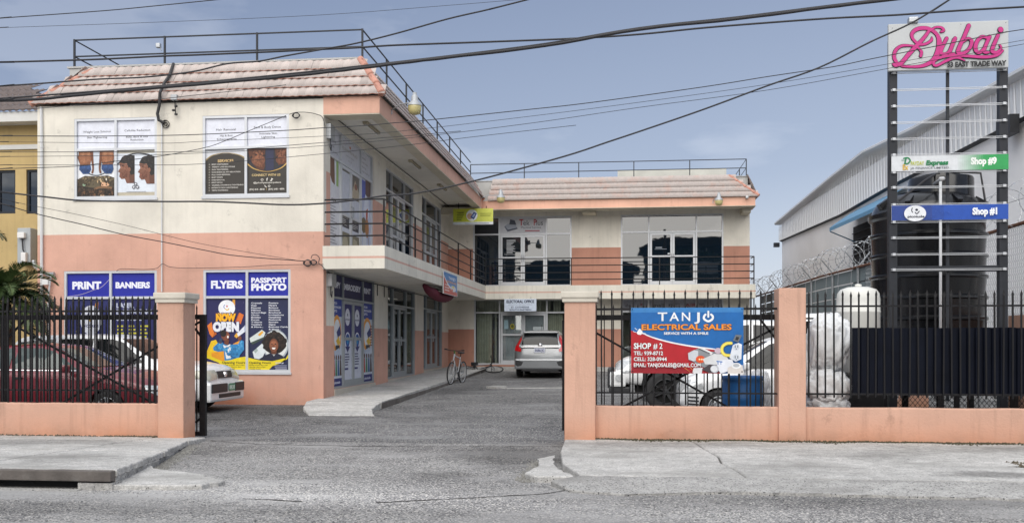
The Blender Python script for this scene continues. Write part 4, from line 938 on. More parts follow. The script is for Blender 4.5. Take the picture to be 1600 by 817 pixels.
pr.poly([(0, 0), (.36, 0), (.42, .10), (.28, .15), (.02, .20)], NAVY).poly([(.33, 0), (1, 0), (1, .185), (.78, .165), (.62, .135), (.40, .12), (.02, .21), (.02, .16), (.30, .10), (.42, .05)], '#e3cf1c')
pr.text('Opening Hours', .40, .085, .030, '#3a3a1a', w=.58, bold=.03)
for k in range(3): pr.text(('Monday to Friday 9am to 6pm', 'Saturday 10am to 5pm', 'Sunday closed')[k], .42, .058-.026*k, .014, '#4a4a22', w=(.54, .46, .30)[k], bold=.02)
pr.build('poster', wn4)
pr = on(FA, r4[2], wn4); pr.rect(0, 0, 1, 1, '#1a2248')
la = ['Crystals', 'Mugs', 'Plaques', 'Pillows', 'School Bags', 'Clocks', 'Bottles', 'Purses', 'T-Shirts', 'Tumblers', '& More...']
lb = ['Posters', 'Flyers', 'Buttons', 'Booklets', 'Brochures', 'Invitations', 'Pamphlets', 'Postcards', 'Banners', 'Signs', 'Business Cards', '& More...']
for i, t in enumerate(la): pr.text(t, .06, .925-.0335*i, .0195, '#d8dbe4', w=.034*len(t), bold=.03)
for i, t in enumerate(lb): pr.text(t, .50, .925-.0335*i, .0195, '#d8dbe4', w=.034*len(t), bold=.03)
pr.poly([(0, 0), (.55, 0), (.62, .05), (.92, .12), (1, .20), (1, .155), (.95, .08), (1, .1)], '#e3cf1c')
pr.ell(.67, .345, .32, .215, '#aab4bc', 36).ell(.665, .35, .295, .195, '#dfe3e2', 36)
pr.poly([(.02, .44), (.33, .56), (.42, .52), (.38, .46), (.05, .38)], '#cfd8d4').poly([(.05, .38), (.38, .46), (.40, .44), (.10, .35)], '#3a4a44').poly([(.23, .49), (.34, .545), (.37, .52), (.28, .47)], '#e8a82c')
pr.poly([(.10, .25), (.34, .37), (.46, .30), (.32, .14), (.14, .16)], '#d5dde0').poly([(.13, .26), (.2, .30), (.24, .27), (.17, .23)], '#9fb0ac')
pr.ell(.645, .375, .29, .155, '#1a1210', 22)
rn = random.Random(8)
for i in range(34):
    a = rn.uniform(-40, 220); pr.ell(.645+.26*math.cos(R(a))*rn.uniform(.85, 1.08), .375+.14*math.sin(R(a))*rn.uniform(.85, 1.1), .045, .026, '#1c1412' if i % 3 else '#2c1f1a', 9)
pr.dab([(.38, .30), (.40, .46), (.55, .53), (.75, .53), (.90, .44), (.91, .30)], ['#3a2a22', '#120c0a', '#2a1c16'], 220, .028, 12, jit=.6)
pr.ell(.635, .34, .115, .095, '#6f3f2a', 20).poly([(.56, .28), (.71, .28), (.70, .22), (.58, .22)], '#633724').ell(.635, .335, .10, .08, '#8a5238', 18)
pr.dab([(.55, .30), (.54, .36), (.58, .40), (.69, .40), (.73, .36), (.72, .30), (.66, .265), (.60, .265)], ['#a86a4a', '#8a5238', '#6a3c28'], 120, .02, 13, jit=.3)
pr.ell(.59, .36, .018, .008, '#22140f', 8).ell(.68, .36, .018, .008, '#22140f', 8).ell(.635, .335, .018, .014, '#7a4630', 8).poly([(.585, .31), (.685, .31), (.66, .285), (.61, .285)], '#f2ece8')
pr.poly([(.25, .14), (.42, .20), (.56, .235), (.64, .19), (.71, .235), (.84, .20), (.93, .15), (.80, .10), (.5, .10)], '#181c34')
pr.poly([(0, 0), (.52, 0), (.60, .05), (.78, .09), (.92, .145), (1, .22), (1, .16), (.95, .13), (.9, .16), (.6, .12), (.3, .13), (0, .17)], '#e3cf1c')
pr.poly([(.52, 0), (1, 0), (1, .17), (.90, .115), (.75, .075), (.60, .045)], '#1a2248')
pr.text('Opening Hours', .02, .085, .030, '#3a3a1a', w=.54, bold=.03)
for k in range(3): pr.text(('Monday to Friday 9am to 6pm', 'Saturday 10am to 5pm', 'Sunday closed')[k], .03, .058-.026*k, .014, '#4a4a22', w=(.46, .40, .28)[k], bold=.02)
pr.text('SHOP #1', .68, .085, .018, '#d8dbe4', w=.2, bold=.03)
for k in range(2): pr.rect(.66, .055-.02*k, .96, .062-.02*k, '#a8acc8')
pr.rect(.68, .010, .96, .019, '#c8cbe0')
pr.build('poster', wn4)
# upper windows: white film over, adverts below
def film(rect, lines, par):
    pr = on(FA, rect, par); pr.rect(0, 0, 1, 1, '#dcdfea')
    for t, x, y, h, w_ in lines: pr.text(t, x, y, h, '#3c3c40', w=w_, bold=.012)
    pr.build('poster', par)
film(r1[1], [('Weight Loss Solution', .14, .585, .075, .74), ('Skin Tightening', .24, .38, .065, .54)], wn1)
film(r1[3], [('Cellulite Reduction', .18, .60, .075, .68), ('Belly, Back & Side', .22, .37, .065, .58), ('Reduction', .34, .26, .065, .34)], wn1)
film(r2[1], [('Hair Removal', .26, .57, .075, .50), ('Hip & Butt', .36, .36, .065, .32), ('Enhancements', .28, .24, .065, .50)], wn2)
film(r2[3], [('Foot & Body Detox', .16, .62, .075, .68), ('Intimate Skin', .30, .40, .065, .44), ('Lightening', .35, .28, .065, .34)], wn2)
pr = on(FA, r1[0], wn1); pr.rect(0, 0, 1, 1, '#e4e6ea')
pr.ell(.5, 1.0, .52, .55, '#2a2a30', 40, 180, 360).ell(.5, 1.0, .50, .525, '#ccd4de', 40, 180, 360)
for cx_ in (.20, .80):
    pr.poly([(cx_-.17, 1), (cx_-.19, .86), (cx_-.13, .68), (cx_+.13, .68), (cx_+.17, .86), (cx_+.15, 1)], '#8c5a3e').poly([(cx_-.07, .96), (cx_-.07, .74), (cx_+.07, .74), (cx_+.07, .96)], '#a87252')
    pr.ell(cx_-.075, .93, .065, .04, '#b07c5a').ell(cx_+.075, .93, .065, .04, '#b07c5a').ribbon([(cx_, .97), (cx_, .72)], .006, '#5e3826', 2)
    pr.dab([(cx_-.16, 1), (cx_-.17, .86), (cx_-.12, .69), (cx_+.12, .69), (cx_+.16, .86), (cx_+.14, 1)], ['#b98866', '#8c5a3e', '#a87252', '#6e442e'], 110, .030, 5)
    s_ = 1 if cx_ < .5 else -1
    pr.ribbon([(cx_+s_*.17, .99), (cx_+s_*.19, .80), (cx_+s_*.21, .62), (cx_+s_*.19, .53)], [.075, .055, .04, .05], '#70432c')
    pr.poly([(cx_-.15, .70), (cx_+.14, .70), (cx_+.16, .60), (cx_+.10, .50), (cx_-.06, .50), (cx_-.16, .60)], '#2b4a7c').dab([(cx_-.14, .69), (cx_+.13, .69), (cx_+.15, .60), (cx_+.10, .51), (cx_-.06, .51), (cx_-.15, .60)], ['#3f6299', '#22406e', '#182c50'], 60, .025, 6).ribbon([(cx_, .68), (cx_+.01, .52)], .006, '#1c3050', 2)
pr.poly([(0, 0), (1, 0), (1, .40), (.8, .46), (.5, .44), (.2, .46), (0, .38)], '#4a3f30').poly([(0, 0), (1, 0), (1, .20), (.6, .16), (0, .24)], '#241c16')
pr.poly([(.22, .28), (.34, .35), (.62, .36), (.68, .26), (.6, .20), (.30, .20)], '#5e5440').ell(.62, .33, .10, .06, '#c9ac84').poly([(.62, .25), (.66, .31), (.84, .31), (.85, .24), (.7, .19)], '#e0b08c').ribbon([(.45, .15), (.6, .20), (.9, .18)], .05, '#7c5c40').rect(.60, .38, .625, .46, '#f4ecd8').rect(.755, .32, .785, .40, '#f4ecd8').ell(.18, .26, .04, .03, '#8ca88c').ell(.66, .02, .06, .02, '#b59a7a').dab([(0, 0), (1, 0), (1, .20), (.6, .16), (0, .24)], ['#4a3a2c', '#1c1612', '#6a4c34'], 160, .03, 3, jit=.6).dab([(0, .25), (1, .22), (1, .40), (.8, .45), (.2, .45), (0, .38)], ['#8a7a5c', '#4f4434', '#33291f'], 120, .03, 4, jit=.3)
pr.build('poster', wn1)
pr = on(FA, r1[2], wn1); pr.rect(0, 0, 1, 1, '#d8dfe8').rect(0, .93, 1, 1, '#b5b1a4').poly([(0, 0), (1, 0), (1, .08), (0, .08)], '#b3ab98')
pr.ribbon([(.0, .70), (.2, .86), (.48, .93), (.8, .90), (1.0, .82)], .03, '#2a2c34')
for x0, hz in ((0.02, .90), (.55, .88)):
    pr.poly([(x0+.43, hz-.06), (x0+.30, hz), (x0+.14, hz-.02), (x0+.06, hz-.12), (x0+.02, hz-.20), (x0+.06, hz-.27), (x0-.015, hz-.36), (x0+.04, hz-.39), (x0+.02, hz-.47), (x0+.08, hz-.53), (x0+.17, hz-.52), (x0+.22, hz-.62), (x0+.43, hz-.62)], '#7c5140')
    pr.poly([(x0+.43, hz-.62), (x0+.30, hz-.62), (x0+.28, hz-.42), (x0+.43, hz-.38)], '#633e30')
    pr.poly([(x0+.43, hz-.02), (x0+.28, hz+.01), (x0+.10, hz-.04), (x0+.02, hz-.16), (x0+.12, hz-.18), (x0+.25, hz-.22), (x0+.27, hz-.34), (x0+.33, hz-.44), (x0+.43, hz-.42)], '#22201f')
    pr.dab([(x0+.28, hz-.20), (x0+.14, hz-.16), (x0+.04, hz-.24), (x0+.06, hz-.40), (x0+.10, hz-.50), (x0+.24, hz-.50), (x0+.26, hz-.36)], ['#9a6c58', '#7c5140', '#5c382a'], 120, .03, 8, jit=.3).dab([(x0+.42, hz-.04), (x0+.28, hz), (x0+.12, hz-.05), (x0+.05, hz-.14), (x0+.25, hz-.20), (x0+.42, hz-.38)], ['#3a3432', '#151313'], 90, .025, 9, jit=.5)
    pr.ell(x0+.29, hz-.32, .035, .05, '#8a5c48').ell(x0+.12, hz-.24, .03, .008, '#2a1c18').ribbon([(x0+.04, hz-.42), (x0+.10, hz-.43)], .012, '#9a5c50', 2)
for cx_, cy_ in ((.43, .19), (.53, .19), (.48, .26)): pr.ell(cx_, cy_, .045, .036, '#4a4650', 14).ell(cx_, cy_, .026, .02, '#d2d6dc', 12)
pr.rect(.435, .25, .45, .33, '#4a4650').rect(.24, .087, .76, .096, '#8a8a8c'); pr.build('poster', wn1)
pr = on(FA, r2[0], wn2); pr.rect(0, 0, 1, 1, '#d3d6dc').poly([(0, 0), (1, 0), (1, .78), (.85, .86), (.6, .91), (.4, .91), (.15, .86), (0, .76)], '#37332e')
pr.ribbon([(0, .77), (.15, .865), (.4, .915), (.6, .915), (.85, .865), (1, .79)], [.03, .02, .012, .012, .02, .03], '#a08a5e')
pr.text('SERVICES', .30, .715, .058, '#d9b87e', w=.40, bold=.02)
for i, t in enumerate(['BODY CONTOURING', 'WEIGHT LOSS SOLUTIONS', 'SKIN TIGHTENING', 'NON SURGICAL FAT REDUCTION', 'FULL HAIR REMOVAL', 'BODY WRAPS', 'HAIR REMOVAL', 'FOOT DETOX', 'VAGINAL STEAMING & TIGHTENING', 'INTIMATE SKIN LIGHTENING', 'TEETH WHITENING']):
    y_ = .655-.058*i; pr.ell(.09, y_+.012, .022, .018, '#7d7870', 10).text(t, .15, y_, .026, '#c9c6c0', w=.028*len(t), bold=.03)
pr.build('poster', wn2)
pr = on(FA, r2[2], wn2); pr.rect(0, 0, 1, 1, '#37332e').poly([(0, 1), (0, .66), (.15, .56), (.35, .50), (.65, .50), (.85, .56), (1, .68), (1, 1)], '#2b2a30')
pr.poly([(0, 1), (.05, .80), (.1, .70), (.25, .54), (.40, .52), (.44, .62), (.42, .75), (.45, 1)], '#5a3524').ell(.27, .74, .17, .12, '#7b4c38').ribbon([(.08, .80), (.22, .87), (.44, .84)], .035, '#241c20')
pr.poly([(.68, 1), (.72, .75), (.78, .62), (1, .68), (1, 1)], '#5a3524').ell(.86, .74, .15, .10, '#6a3f2c').ribbon([(.70, .78), (.84, .84), (1, .82)], .035, '#241c20').poly([(.46, 1), (.46, .5), (.66, .52), (.66, 1)], '#2a2e4a').dab([(.10, .98), (.12, .70), (.27, .58), (.40, .56), (.42, .98)], ['#4a2c20', '#9a6448', '#5a3524'], 160, .03, 15, jit=.3).dab([(.72, .98), (.74, .74), (.80, .64), (.98, .70), (.98, .98)], ['#4a2c20', '#8a563c', '#5a3524'], 120, .03, 16, jit=.3)
pr.ribbon([(0, .66), (.15, .56), (.35, .50), (.5, .485), (.65, .50), (.85, .56), (1, .67)], [.03, .022, .014, .01, .014, .022, .03], '#c9a45e')
pr.text('CONNECT WITH US', .11, .385, .050, '#d9c08a', w=.72, bold=.02)
pr.ell(.37, .305, .035, .026, '#cfc9c0', 12).ell(.37, .305, .02, .015, '#37332e', 10).text('f', .475, .28, .06, '#e4e0d8', w=.04, bold=.04).ribbon([(.61, .33), (.61, .285), (.58, .285)], .02, '#e4e0d8', 3).ribbon([(.61, .33), (.64, .315)], .016, '#e4e0d8', 2)
pr.text('@plushpamperpalace', .15, .225, .034, '#d6d2ca', w=.70, bold=.02).ribbon([(.44, .18), (.45, .155), (.48, .14)], .016, '#e4e0d8', 3).ell(.55, .16, .03, .024, '#e4e0d8', 12).ell(.55, .16, .018, .014, '#37332e', 10)
pr.text('(876) 818 - 8818', .05, .075, .038, '#d6d2ca', w=.38, bold=.02).text('(876) 648 - 4896', .53, .075, .038, '#d6d2ca', w=.40, bold=.02).rect(.475, .07, .482, .12, '#c9a45e'); pr.build('poster', wn2)

# ---- side shop fronts
rnb = random.Random(12)
s1, q1 = shopfront(SI, S1, 1.72, 3.58, 2.50, glass=M_glassD, mid=1.15, alu=M_alud)
def onr(rect, setb=.07, off=.004): a, b, c, d = rect; return Print(SI, a, c, -setb+off, b-a, d-c)
for k, t in (('TL', 'COPY'), ('TM', 'EMBROIDERY'), ('TR', 'PRINT')):
    onr(q1[k], .07, 0).rect(0, 0, 1, 1, '#16164e').text(t, .06 if k != 'TM' else .04, .42, .26, '#dfe2ee', w=.80 if k != 'TM' else .90, bold=.045).build('poster', s1)
for k in ('L', 'R'):
    pr = onr(q1[k], .07, 0); pr.rect(0, 0, 1, 1, '#c3cbd8').rect(0, .80, 1, 1, '#2a3f96').rect(0, 0, 1, .09, '#24286e')
    for i in range(3): pr.text(('WE DO', 'PERSONALISED', 'GIFTS')[i], .12, .94-.045*i, .026, '#e4e8f4', w=(.4, .8, .4)[i], bold=.03)
    cx_ = .25 if k == 'L' else .70
    pr.ell(.5, .60, .45, .22, '#e8a040', 24).ell(.52, .60, .34, .17, '#e4e7ee', 24)
    for i in range(8): pr.rect(0 if k == 'L' else .78, .46+.035*i, .2 if k == 'L' else 1, .472+.035*i, '#7a4418')
    pr.poly([(.45, .62), (.8, .70), (.9, .60), (.6, .55)], '#2f3c78').poly([(.4, .52), (.7, .58), (.8, .50), (.6, .46)], '#e0b83a').rect(.35, .42, .75, .47, '#30343c').poly([(.2, .40), (.7, .44), (.85, .34), (.4, .30)], '#b9c4d6')
    for i, cc in enumerate(('#b0423a', '#3f7f5a', '#2d5f96', '#4a3028')):
        x_ = .12+.22*i; pr.poly([(x_, .12), (x_+.03, .30), (x_+.12, .30), (x_+.17, .12)], cc).ell(x_+.08, .33, .06, .03, '#5a3628', 10)
    pr.text('picotude', .2, .03, .03, '#d8dcf0', w=.6, bold=.03); pr.build('poster', s1)
for k in (0, 1):
    pr = onr(q1['D%d' % k], .07, .004); pr.rect(0, 0, 1, 1, '#c9cedd').rect(0, .52, 1, 1, '#26286e')
    pr.ell(.5, .83, .30, .115, '#d8dbe6', 24).ell(.5, .86, .05, .02, '#3a3f6a').text('picotude', .25, .79, .022, '#3a3f6a', w=.5, bold=.03)
    pr.ell(.5, .52, .32, .11, '#e6e9f2', 24).ell(.5, .52, .26, .09, '#1f4f9c', 24).ell(.5, .52, .14, .05, '#2f8fc8', 16).poly([(.2, .44), (.8, .44), (.5, .36)], '#26286e')
    for i in range(5): pr.rect(.18, .33-.035*i, .18+rnb.uniform(.35, .6), .345-.035*i, '#3a3f6a')
    pr.rect(.15, .13, .55, .155, '#26286e'); pr.build('poster', q1['d%d' % k])
s2, q2 = shopfront(SI, S2, 7.03, 8.85, 2.55, glass=M_glassC, mid=1.1, alu=M_alud)
s3, q3 = shopfront(SI, S3, 12.15, 14.2, 2.60, glass=M_glassC, mid=1.1, alu=M_alud)
# goods and curtains seen dimly through the two open shops
M_goods = simple('shop_stock', (.16,.17,.15), .7, 0, .7, 9, dirt=.5, dirtcol=(.30,.34,.30))
mb = MB(); rn = random.Random(5)
for u0 in (6.3, 11.6):
    for i in range(5):
        for j in range(5): SI.box(mb, u0+.7*i, u0+.62+.7*i, .55+.5*j, .6+.5*j+rn.uniform(.15, .38), -1.2-rn.uniform(0, .2), -.9)
mb.build('shelf_stock', M_goods, s2)
for a, b in ((6.25, 7.0), (8.9, 10.05)): blinds(SI, a, b, .5, 2.5, -.16, 7, rn, s2)
# balcony-level fronts of the side wing
u1_, qq1 = shopfront(SI, U1, 1.52, 3.38, 5.69, glass=M_glassD, mid=.95)
for k in ('TL', 'TM', 'TR'):
    pr = onr(qq1[k], .07, 0); pr.rect(0, 0, 1, 1, '#c7c9d2')
    if k == 'TM': pr.ell(.5, .80, .04, .05, '#b0603a').text('PLUSH PAMPER PALACE', .12, .55, .12, '#8a8478', w=.76).text('beauty and wellness', .3, .38, .07, '#8a8a90', w=.4).text('est. spa', .4, .22, .05, '#8a8a90', w=.2)
    else:
        for i in range(4): pr.text(('Facials', 'Body Scrub', 'Waxing', 'Body Sculpting')[i], .12, .75-.19*i, .07, '#55565c', w=(.42, .6, .42, .74)[i])
    pr.build('poster', u1_)
pr = onr(qq1['L'], .07, 0); pr.rect(0, 0, 1, 1, '#cfcfd4').poly([(0, .95), (0, 1), (.55, 1), (.6, .72), (.35, .74), (.2, .8)], '#6e4a34').rect(.72, .72, .92, 1, '#8fae62').rect(.6, .72, .72, 1, '#d8dce0')
for i in range(3): pr.ell(.35+.15*i, .545, .05, .02, '#4a3a34', 10)
for i in range(13): pr.rect(.15, .47-.034*i, .15+rnb.uniform(.35, .65), .478-.034*i, '#7c7c84')
pr.build('poster', u1_)
pr = onr(qq1['R'], .07, 0); pr.rect(0, 0, 1, 1, '#b9bfd4').rect(.05, .74, .5, .98, '#4a5cb0').rect(.5, .80, 1, 1, '#5a4038').poly([(.3, .6), (.5, .82), (.8, .78), (.85, .55), (.6, .48)], '#d8dce8').poly([(.55, .62), (.75, .66), (.7, .50), (.55, .48)], '#b04a34').ell(.35, .42, .25, .10, '#6a5a3a').ell(.65, .40, .18, .12, '#a8703c')
pr.poly([(.2, .05), (.25, .30), (.45, .34), (.6, .28), (.55, .03)], '#ced2da').ribbon([(.15, .3), (.1, .18), (.2, .04)], .05, '#4a4038').ribbon([(.7, .35), (.8, .2), (.7, .05)], .04, '#8c7a68'); pr.build('poster', u1_)
for k in (0, 1):
    pr = onr(qq1['D%d' % k], .07, .004); pr.rect(0, 0, 1, 1, '#c3c6d0').rect(0, .68 if k else .98, 1, 1, '#6a6258')
    if k: pr.poly([(0, .70), (.5, .95), (1, .80), (1, .70)], '#b5a58c').ell(.6, .86, .18, .04, '#8a5a42')
    pr.rect(.03, .26, .97, .43, '#35323a').text(('SERVICES', 'SPECIALS')[k], .15, .38, .025, '#c9c3b4', w=.7)
    for i in range(4): pr.rect(.15, .355-.022*i, .15+rnb.uniform(.4, .7), .363-.022*i, '#c2bfba')
    pr.rect(0, 0, 1, .20, '#77705c').poly([(.1, .02), (.3, .16), (.7, .14), (.9, .03)], '#a8a088'); pr.build('poster', qq1['d%d' % k])
u2_, qq2 = shopfront(SI, U2, 6.85, 8.6, 5.78, glass=M_glassU, mid=1.0)
u3_, qq3 = shopfront(SI, U3, 12.05, 14.15, 5.78, glass=M_glassU, mid=1.0)
for dr in (qq2['d0'], qq3['d0']):
    q_ = qq2 if dr is qq2['d0'] else qq3; onr(q_['D0'], .07, .004).rect(.25, .74, .75, .88, '#6f7434').rect(.3, .82, .7, .84, '#4c5020').build('sticker_or_reflection', dr)  # the yellow patch is a reflection painted onto the door glass
# back wing, balcony level
b1_, bb1 = shopfront(BA, B1, -4.76, -2.95, 5.60, glass=M_glassU, mid=1.10, ws=.06)
b2_, bb2 = shopfront(BA, B2, .93, 2.70, 5.62, glass=M_glassU, mid=1.10, ws=.06)
a, b, c, d = bb1['TM']; pr = Print(BA, a, c, -.068, b-a, d-c); pr.rect(0, 0, 1, 1, '#c2c4ca')
pr.text('T', .42, .52, .40, '#b02a30', w=.09, bold=.02).text('ek', .51, .52, .34, '#26303c', w=.14).text('P', .74, .52, .40, '#b02a30', w=.06, bold=.02).text('lus', .80, .52, .34, '#26303c', w=.14)
pr.text('Machine Service', .46, .32, .13, '#3c4450', w=.44).rect(.55, .13, .87, .20, '#a8525a')
pr.poly([(.09, .45), (.16, .12), (.39, .30), (.34, .50), (.14, .58)], '#6a7080').poly([(.11, .48), (.17, .26), (.38, .38), (.33, .60), (.16, .64)], '#9ba2b0').poly([(.20, .60), (.22, .92), (.32, .85), (.36, .56)], '#444a58').poly([(.14, .32), (.18, .16), (.38, .32), (.37, .38), (.18, .25)], '#4a5060')
pr.build('sign_sheet', b1_)
a, b, c, d = bb1['D0']; pr = Print(BA, a, c, -.066, b-a, d-c)
rn = random.Random(6)
for i in range(11): pr.rect(.22, .93-.028*i, .22+rn.uniform(.25, .55), .945-.028*i, '#b9bcc0')
pr.rect(.1, .615, .9, .622, '#d0d2d6'); pr.build('sticker_or_reflection', bb1['d0'])
a, b, c, d = bb2['D0']; Print(BA, a, c, -.066, b-a, d-c).rect(.2, .72, .55, .74, '#a0a6b0').rect(.15, .69, .8, .70, '#8a909a').rect(.86, .58, .97, .61, '#d0d4da').build('sticker_or_reflection', bb2['d0'])
# back wing, ground floor: electoral office behind blinds
g1_, gg1 = shopfront(BA, G1, -4.75, -2.93, 2.60, glass=M_glassC, mid=1.15, ws=.06)
g2_, gg2 = shopfront(BA, G2, .92, 2.70, 2.62, glass=M_glassC, mid=1.15, ws=.06)
for (a, b, c, d), n_ in ((gg1['L'], 9), (gg1['R'], 11), (gg1['D0'], 9), (gg1['D1'], 9), (gg1['TL'], 9), (gg1['TM'], 18), (gg1['TR'], 9)): blinds(BA, a, b, c-.05, d+.05, -.28, n_, rn, g1_)
M_addsheet = simple('added_pale_sheet', (.50,.50,.52), .9, 0, .3, 2)  # pale sheet added behind the door glass to lighten the panes
for a, b, c, d in (gg1['D0'], gg1['D1']):
    m = MB(); nn_ = 24
    m.add([BA.p(a-.05+(b-a+.1)*i/nn_, z, -.16 + .015*(i % 2)) for i in range(nn_+1) for z in (c, d)], [(2*i, 2*i+2, 2*i+3, 2*i+1) for i in range(nn_)]); m.build('added_pale_sheet', M_addsheet, g1_)
pr = Print(BA, gg1['D0'][0], gg1['D0'][2], -.066, gg1['D0'][1]-gg1['D0'][0], gg1['D0'][3]-gg1['D0'][2])
pr.rect(.08, .70, .30, .90, '#9fc0cc').ell(.52, .76, .12, .06, '#c9be3c', 20).ell(.52, .76, .08, .04, '#5c6024', 16); pr.build('sticker_or_reflection', gg1['d0'])
pr = Print(BA, gg1['D1'][0], gg1['D1'][2], -.066, gg1['D1'][1]-gg1['D1'][0], gg1['D1'][3]-gg1['D1'][2])
pr.rect(.42, .55, .96, .75, '#c3ccd0')
for i in range(4): pr.rect(.5, .70-.035*i, .88, .708-.035*i, '#7a868c')
pr.build('sticker_or_reflection', gg1['d1'])
for (k, ts) in (('TL', [('ebay', .1), ('*', .7)]), ('TM', [('mall', .08), ('MOROCCO', .42), ('AIR', .78)]), ('TR', [("THE'N", .08), ('O', .75)])):
    a, b, c, d = gg2[k]; pr = Print(BA, a, c, -.068, b-a, d-c); pr.rect(0, 0, 1, 1, '#8d8f9a')
    for t, x_ in ts: pr.text(t, x_, .35, .32, '#3c3e48' if t not in ('*', 'AIR') else '#7a3038', w=.24 if len(t) > 1 else .1, bold=.02)
    pr.build('poster', g2_)
# east end: pipe, side wall vent grille; pipes on the street wall
mb = MB()
x_ = FA.uv(67, 300)[0]; mb.tube([FA.p(x_-.02, 6.78, .03), FA.p(x_, 5.9, .05), FA.p(x_, 3.0, .05), FA.p(x_+.03, .1, .05)], .032, 8)
x2 = FA.uv(254, 300)[0]; mb.tube([FA.p(x2, 6.35, .06), FA.p(x2, 6.3, .04), FA.p(x2, 2.6, .04)], .016, 8)
for v in (5.55, 4.5, 3.3): mb.tube([FA.p(x2, v, .04), FA.p(x2, v-.03, .04)], .021, 8)
for v in (5.9, 4.75, 3.2): mb.tube([FA.p(x_, v, .05), FA.p(x_, v-.04, .05)], .040, 8)
x3, z3 = FA.uv(84, 428); x4, z4 = FA.uv(78, 462)
mb.tube([FA.p(x3, z3, .10), FA.p(x4, z4, .06), FA.p(x4-.04, .8, .05)], .02, 8)
mb.build('wall_pipe', M_pvc, bld)
mb = MB(); a = FA.uv(75, 441); FA.box(mb, a[0]-.06, a[0]+.08, a[1]-.06, a[1]+.06, .085, .14); mb.build('junction_box', M_white, bld)
mb = MB(); a = FA.uv(515, 437); SI.box(mb, .25, .62, 2.72, 3.0, .0, .11); mb.build('meter_box', M_steel, bld); mb = MB(); SI.box(mb, .2, .55, 5.98, 6.3, .0, .1); mb.build('meter_box', M_steel, bld)
for u, v in ((.40, 2.72), (.35, 5.98)): MB().tube([SI.p(u, v, .05), SI.p(u-.03, v-.18, .05), SI.p(u+.06, v-.24, .05), SI.p(u+.1, v-.1, .05)], .012, 5).build('meter_cable', M_cable, bld)
# black service hose over the roof
px_ = [(271, 100), (265, 118), (257, 130), (250, 145), (249, 165), (246, 178), (248, 188), (256, 192)]
ys_ = [21.3, 21.0, 20.85, 20.62, 20.66, 20.68, 20.70, 20.74]
tag(MB().tube([atY(x, y, q) for (x, y), q in zip(px_, ys_)], .034, 8).build('service_hose', simple('hose_black', (.03,.03,.032), .55)), 'thick black service hose coming down over the tiled eaves to the white pipe', 'hose')
# ============================================================ VEHICLES
# local axes: +x = forward, y = left, z up; origin on the ground under the middle
def carpaint(name, c, rough=.28, metal=0.0, coat=.8, dirt=.12):
    m = simple(name, c, rough, metal, .05, 2.5, coat=coat, dirt=dirt, dirtcol=(.25,.23,.2)); return m
M_cglass = glass_dark('car_glass', (.008,.010,.011), 1.45)
M_lamp = simple('lamp_lens', (.55,.57,.58), .12, .2, .25, 25, coat=1)
M_lampold = simple('lamp_lens_aged', (.50,.50,.42), .22, .1, .2, 14, coat=.6)
M_redlens = simple('red_lens', (.50,.008,.012), .15, 0, .3, 20, coat=1)
M_underb = simple('underbody', (.012,.012,.012), .9)
def smoothpts(pts, n=1):
    for _ in range(n):
        q = [pts[0]]
        for a, b in zip(pts, pts[1:]): q += [tuple(a[i]*.75+b[i]*.25 for i in range(len(a))), tuple(a[i]*.25+b[i]*.75 for i in range(len(a)))]
        pts = q + [pts[-1]]
    return pts
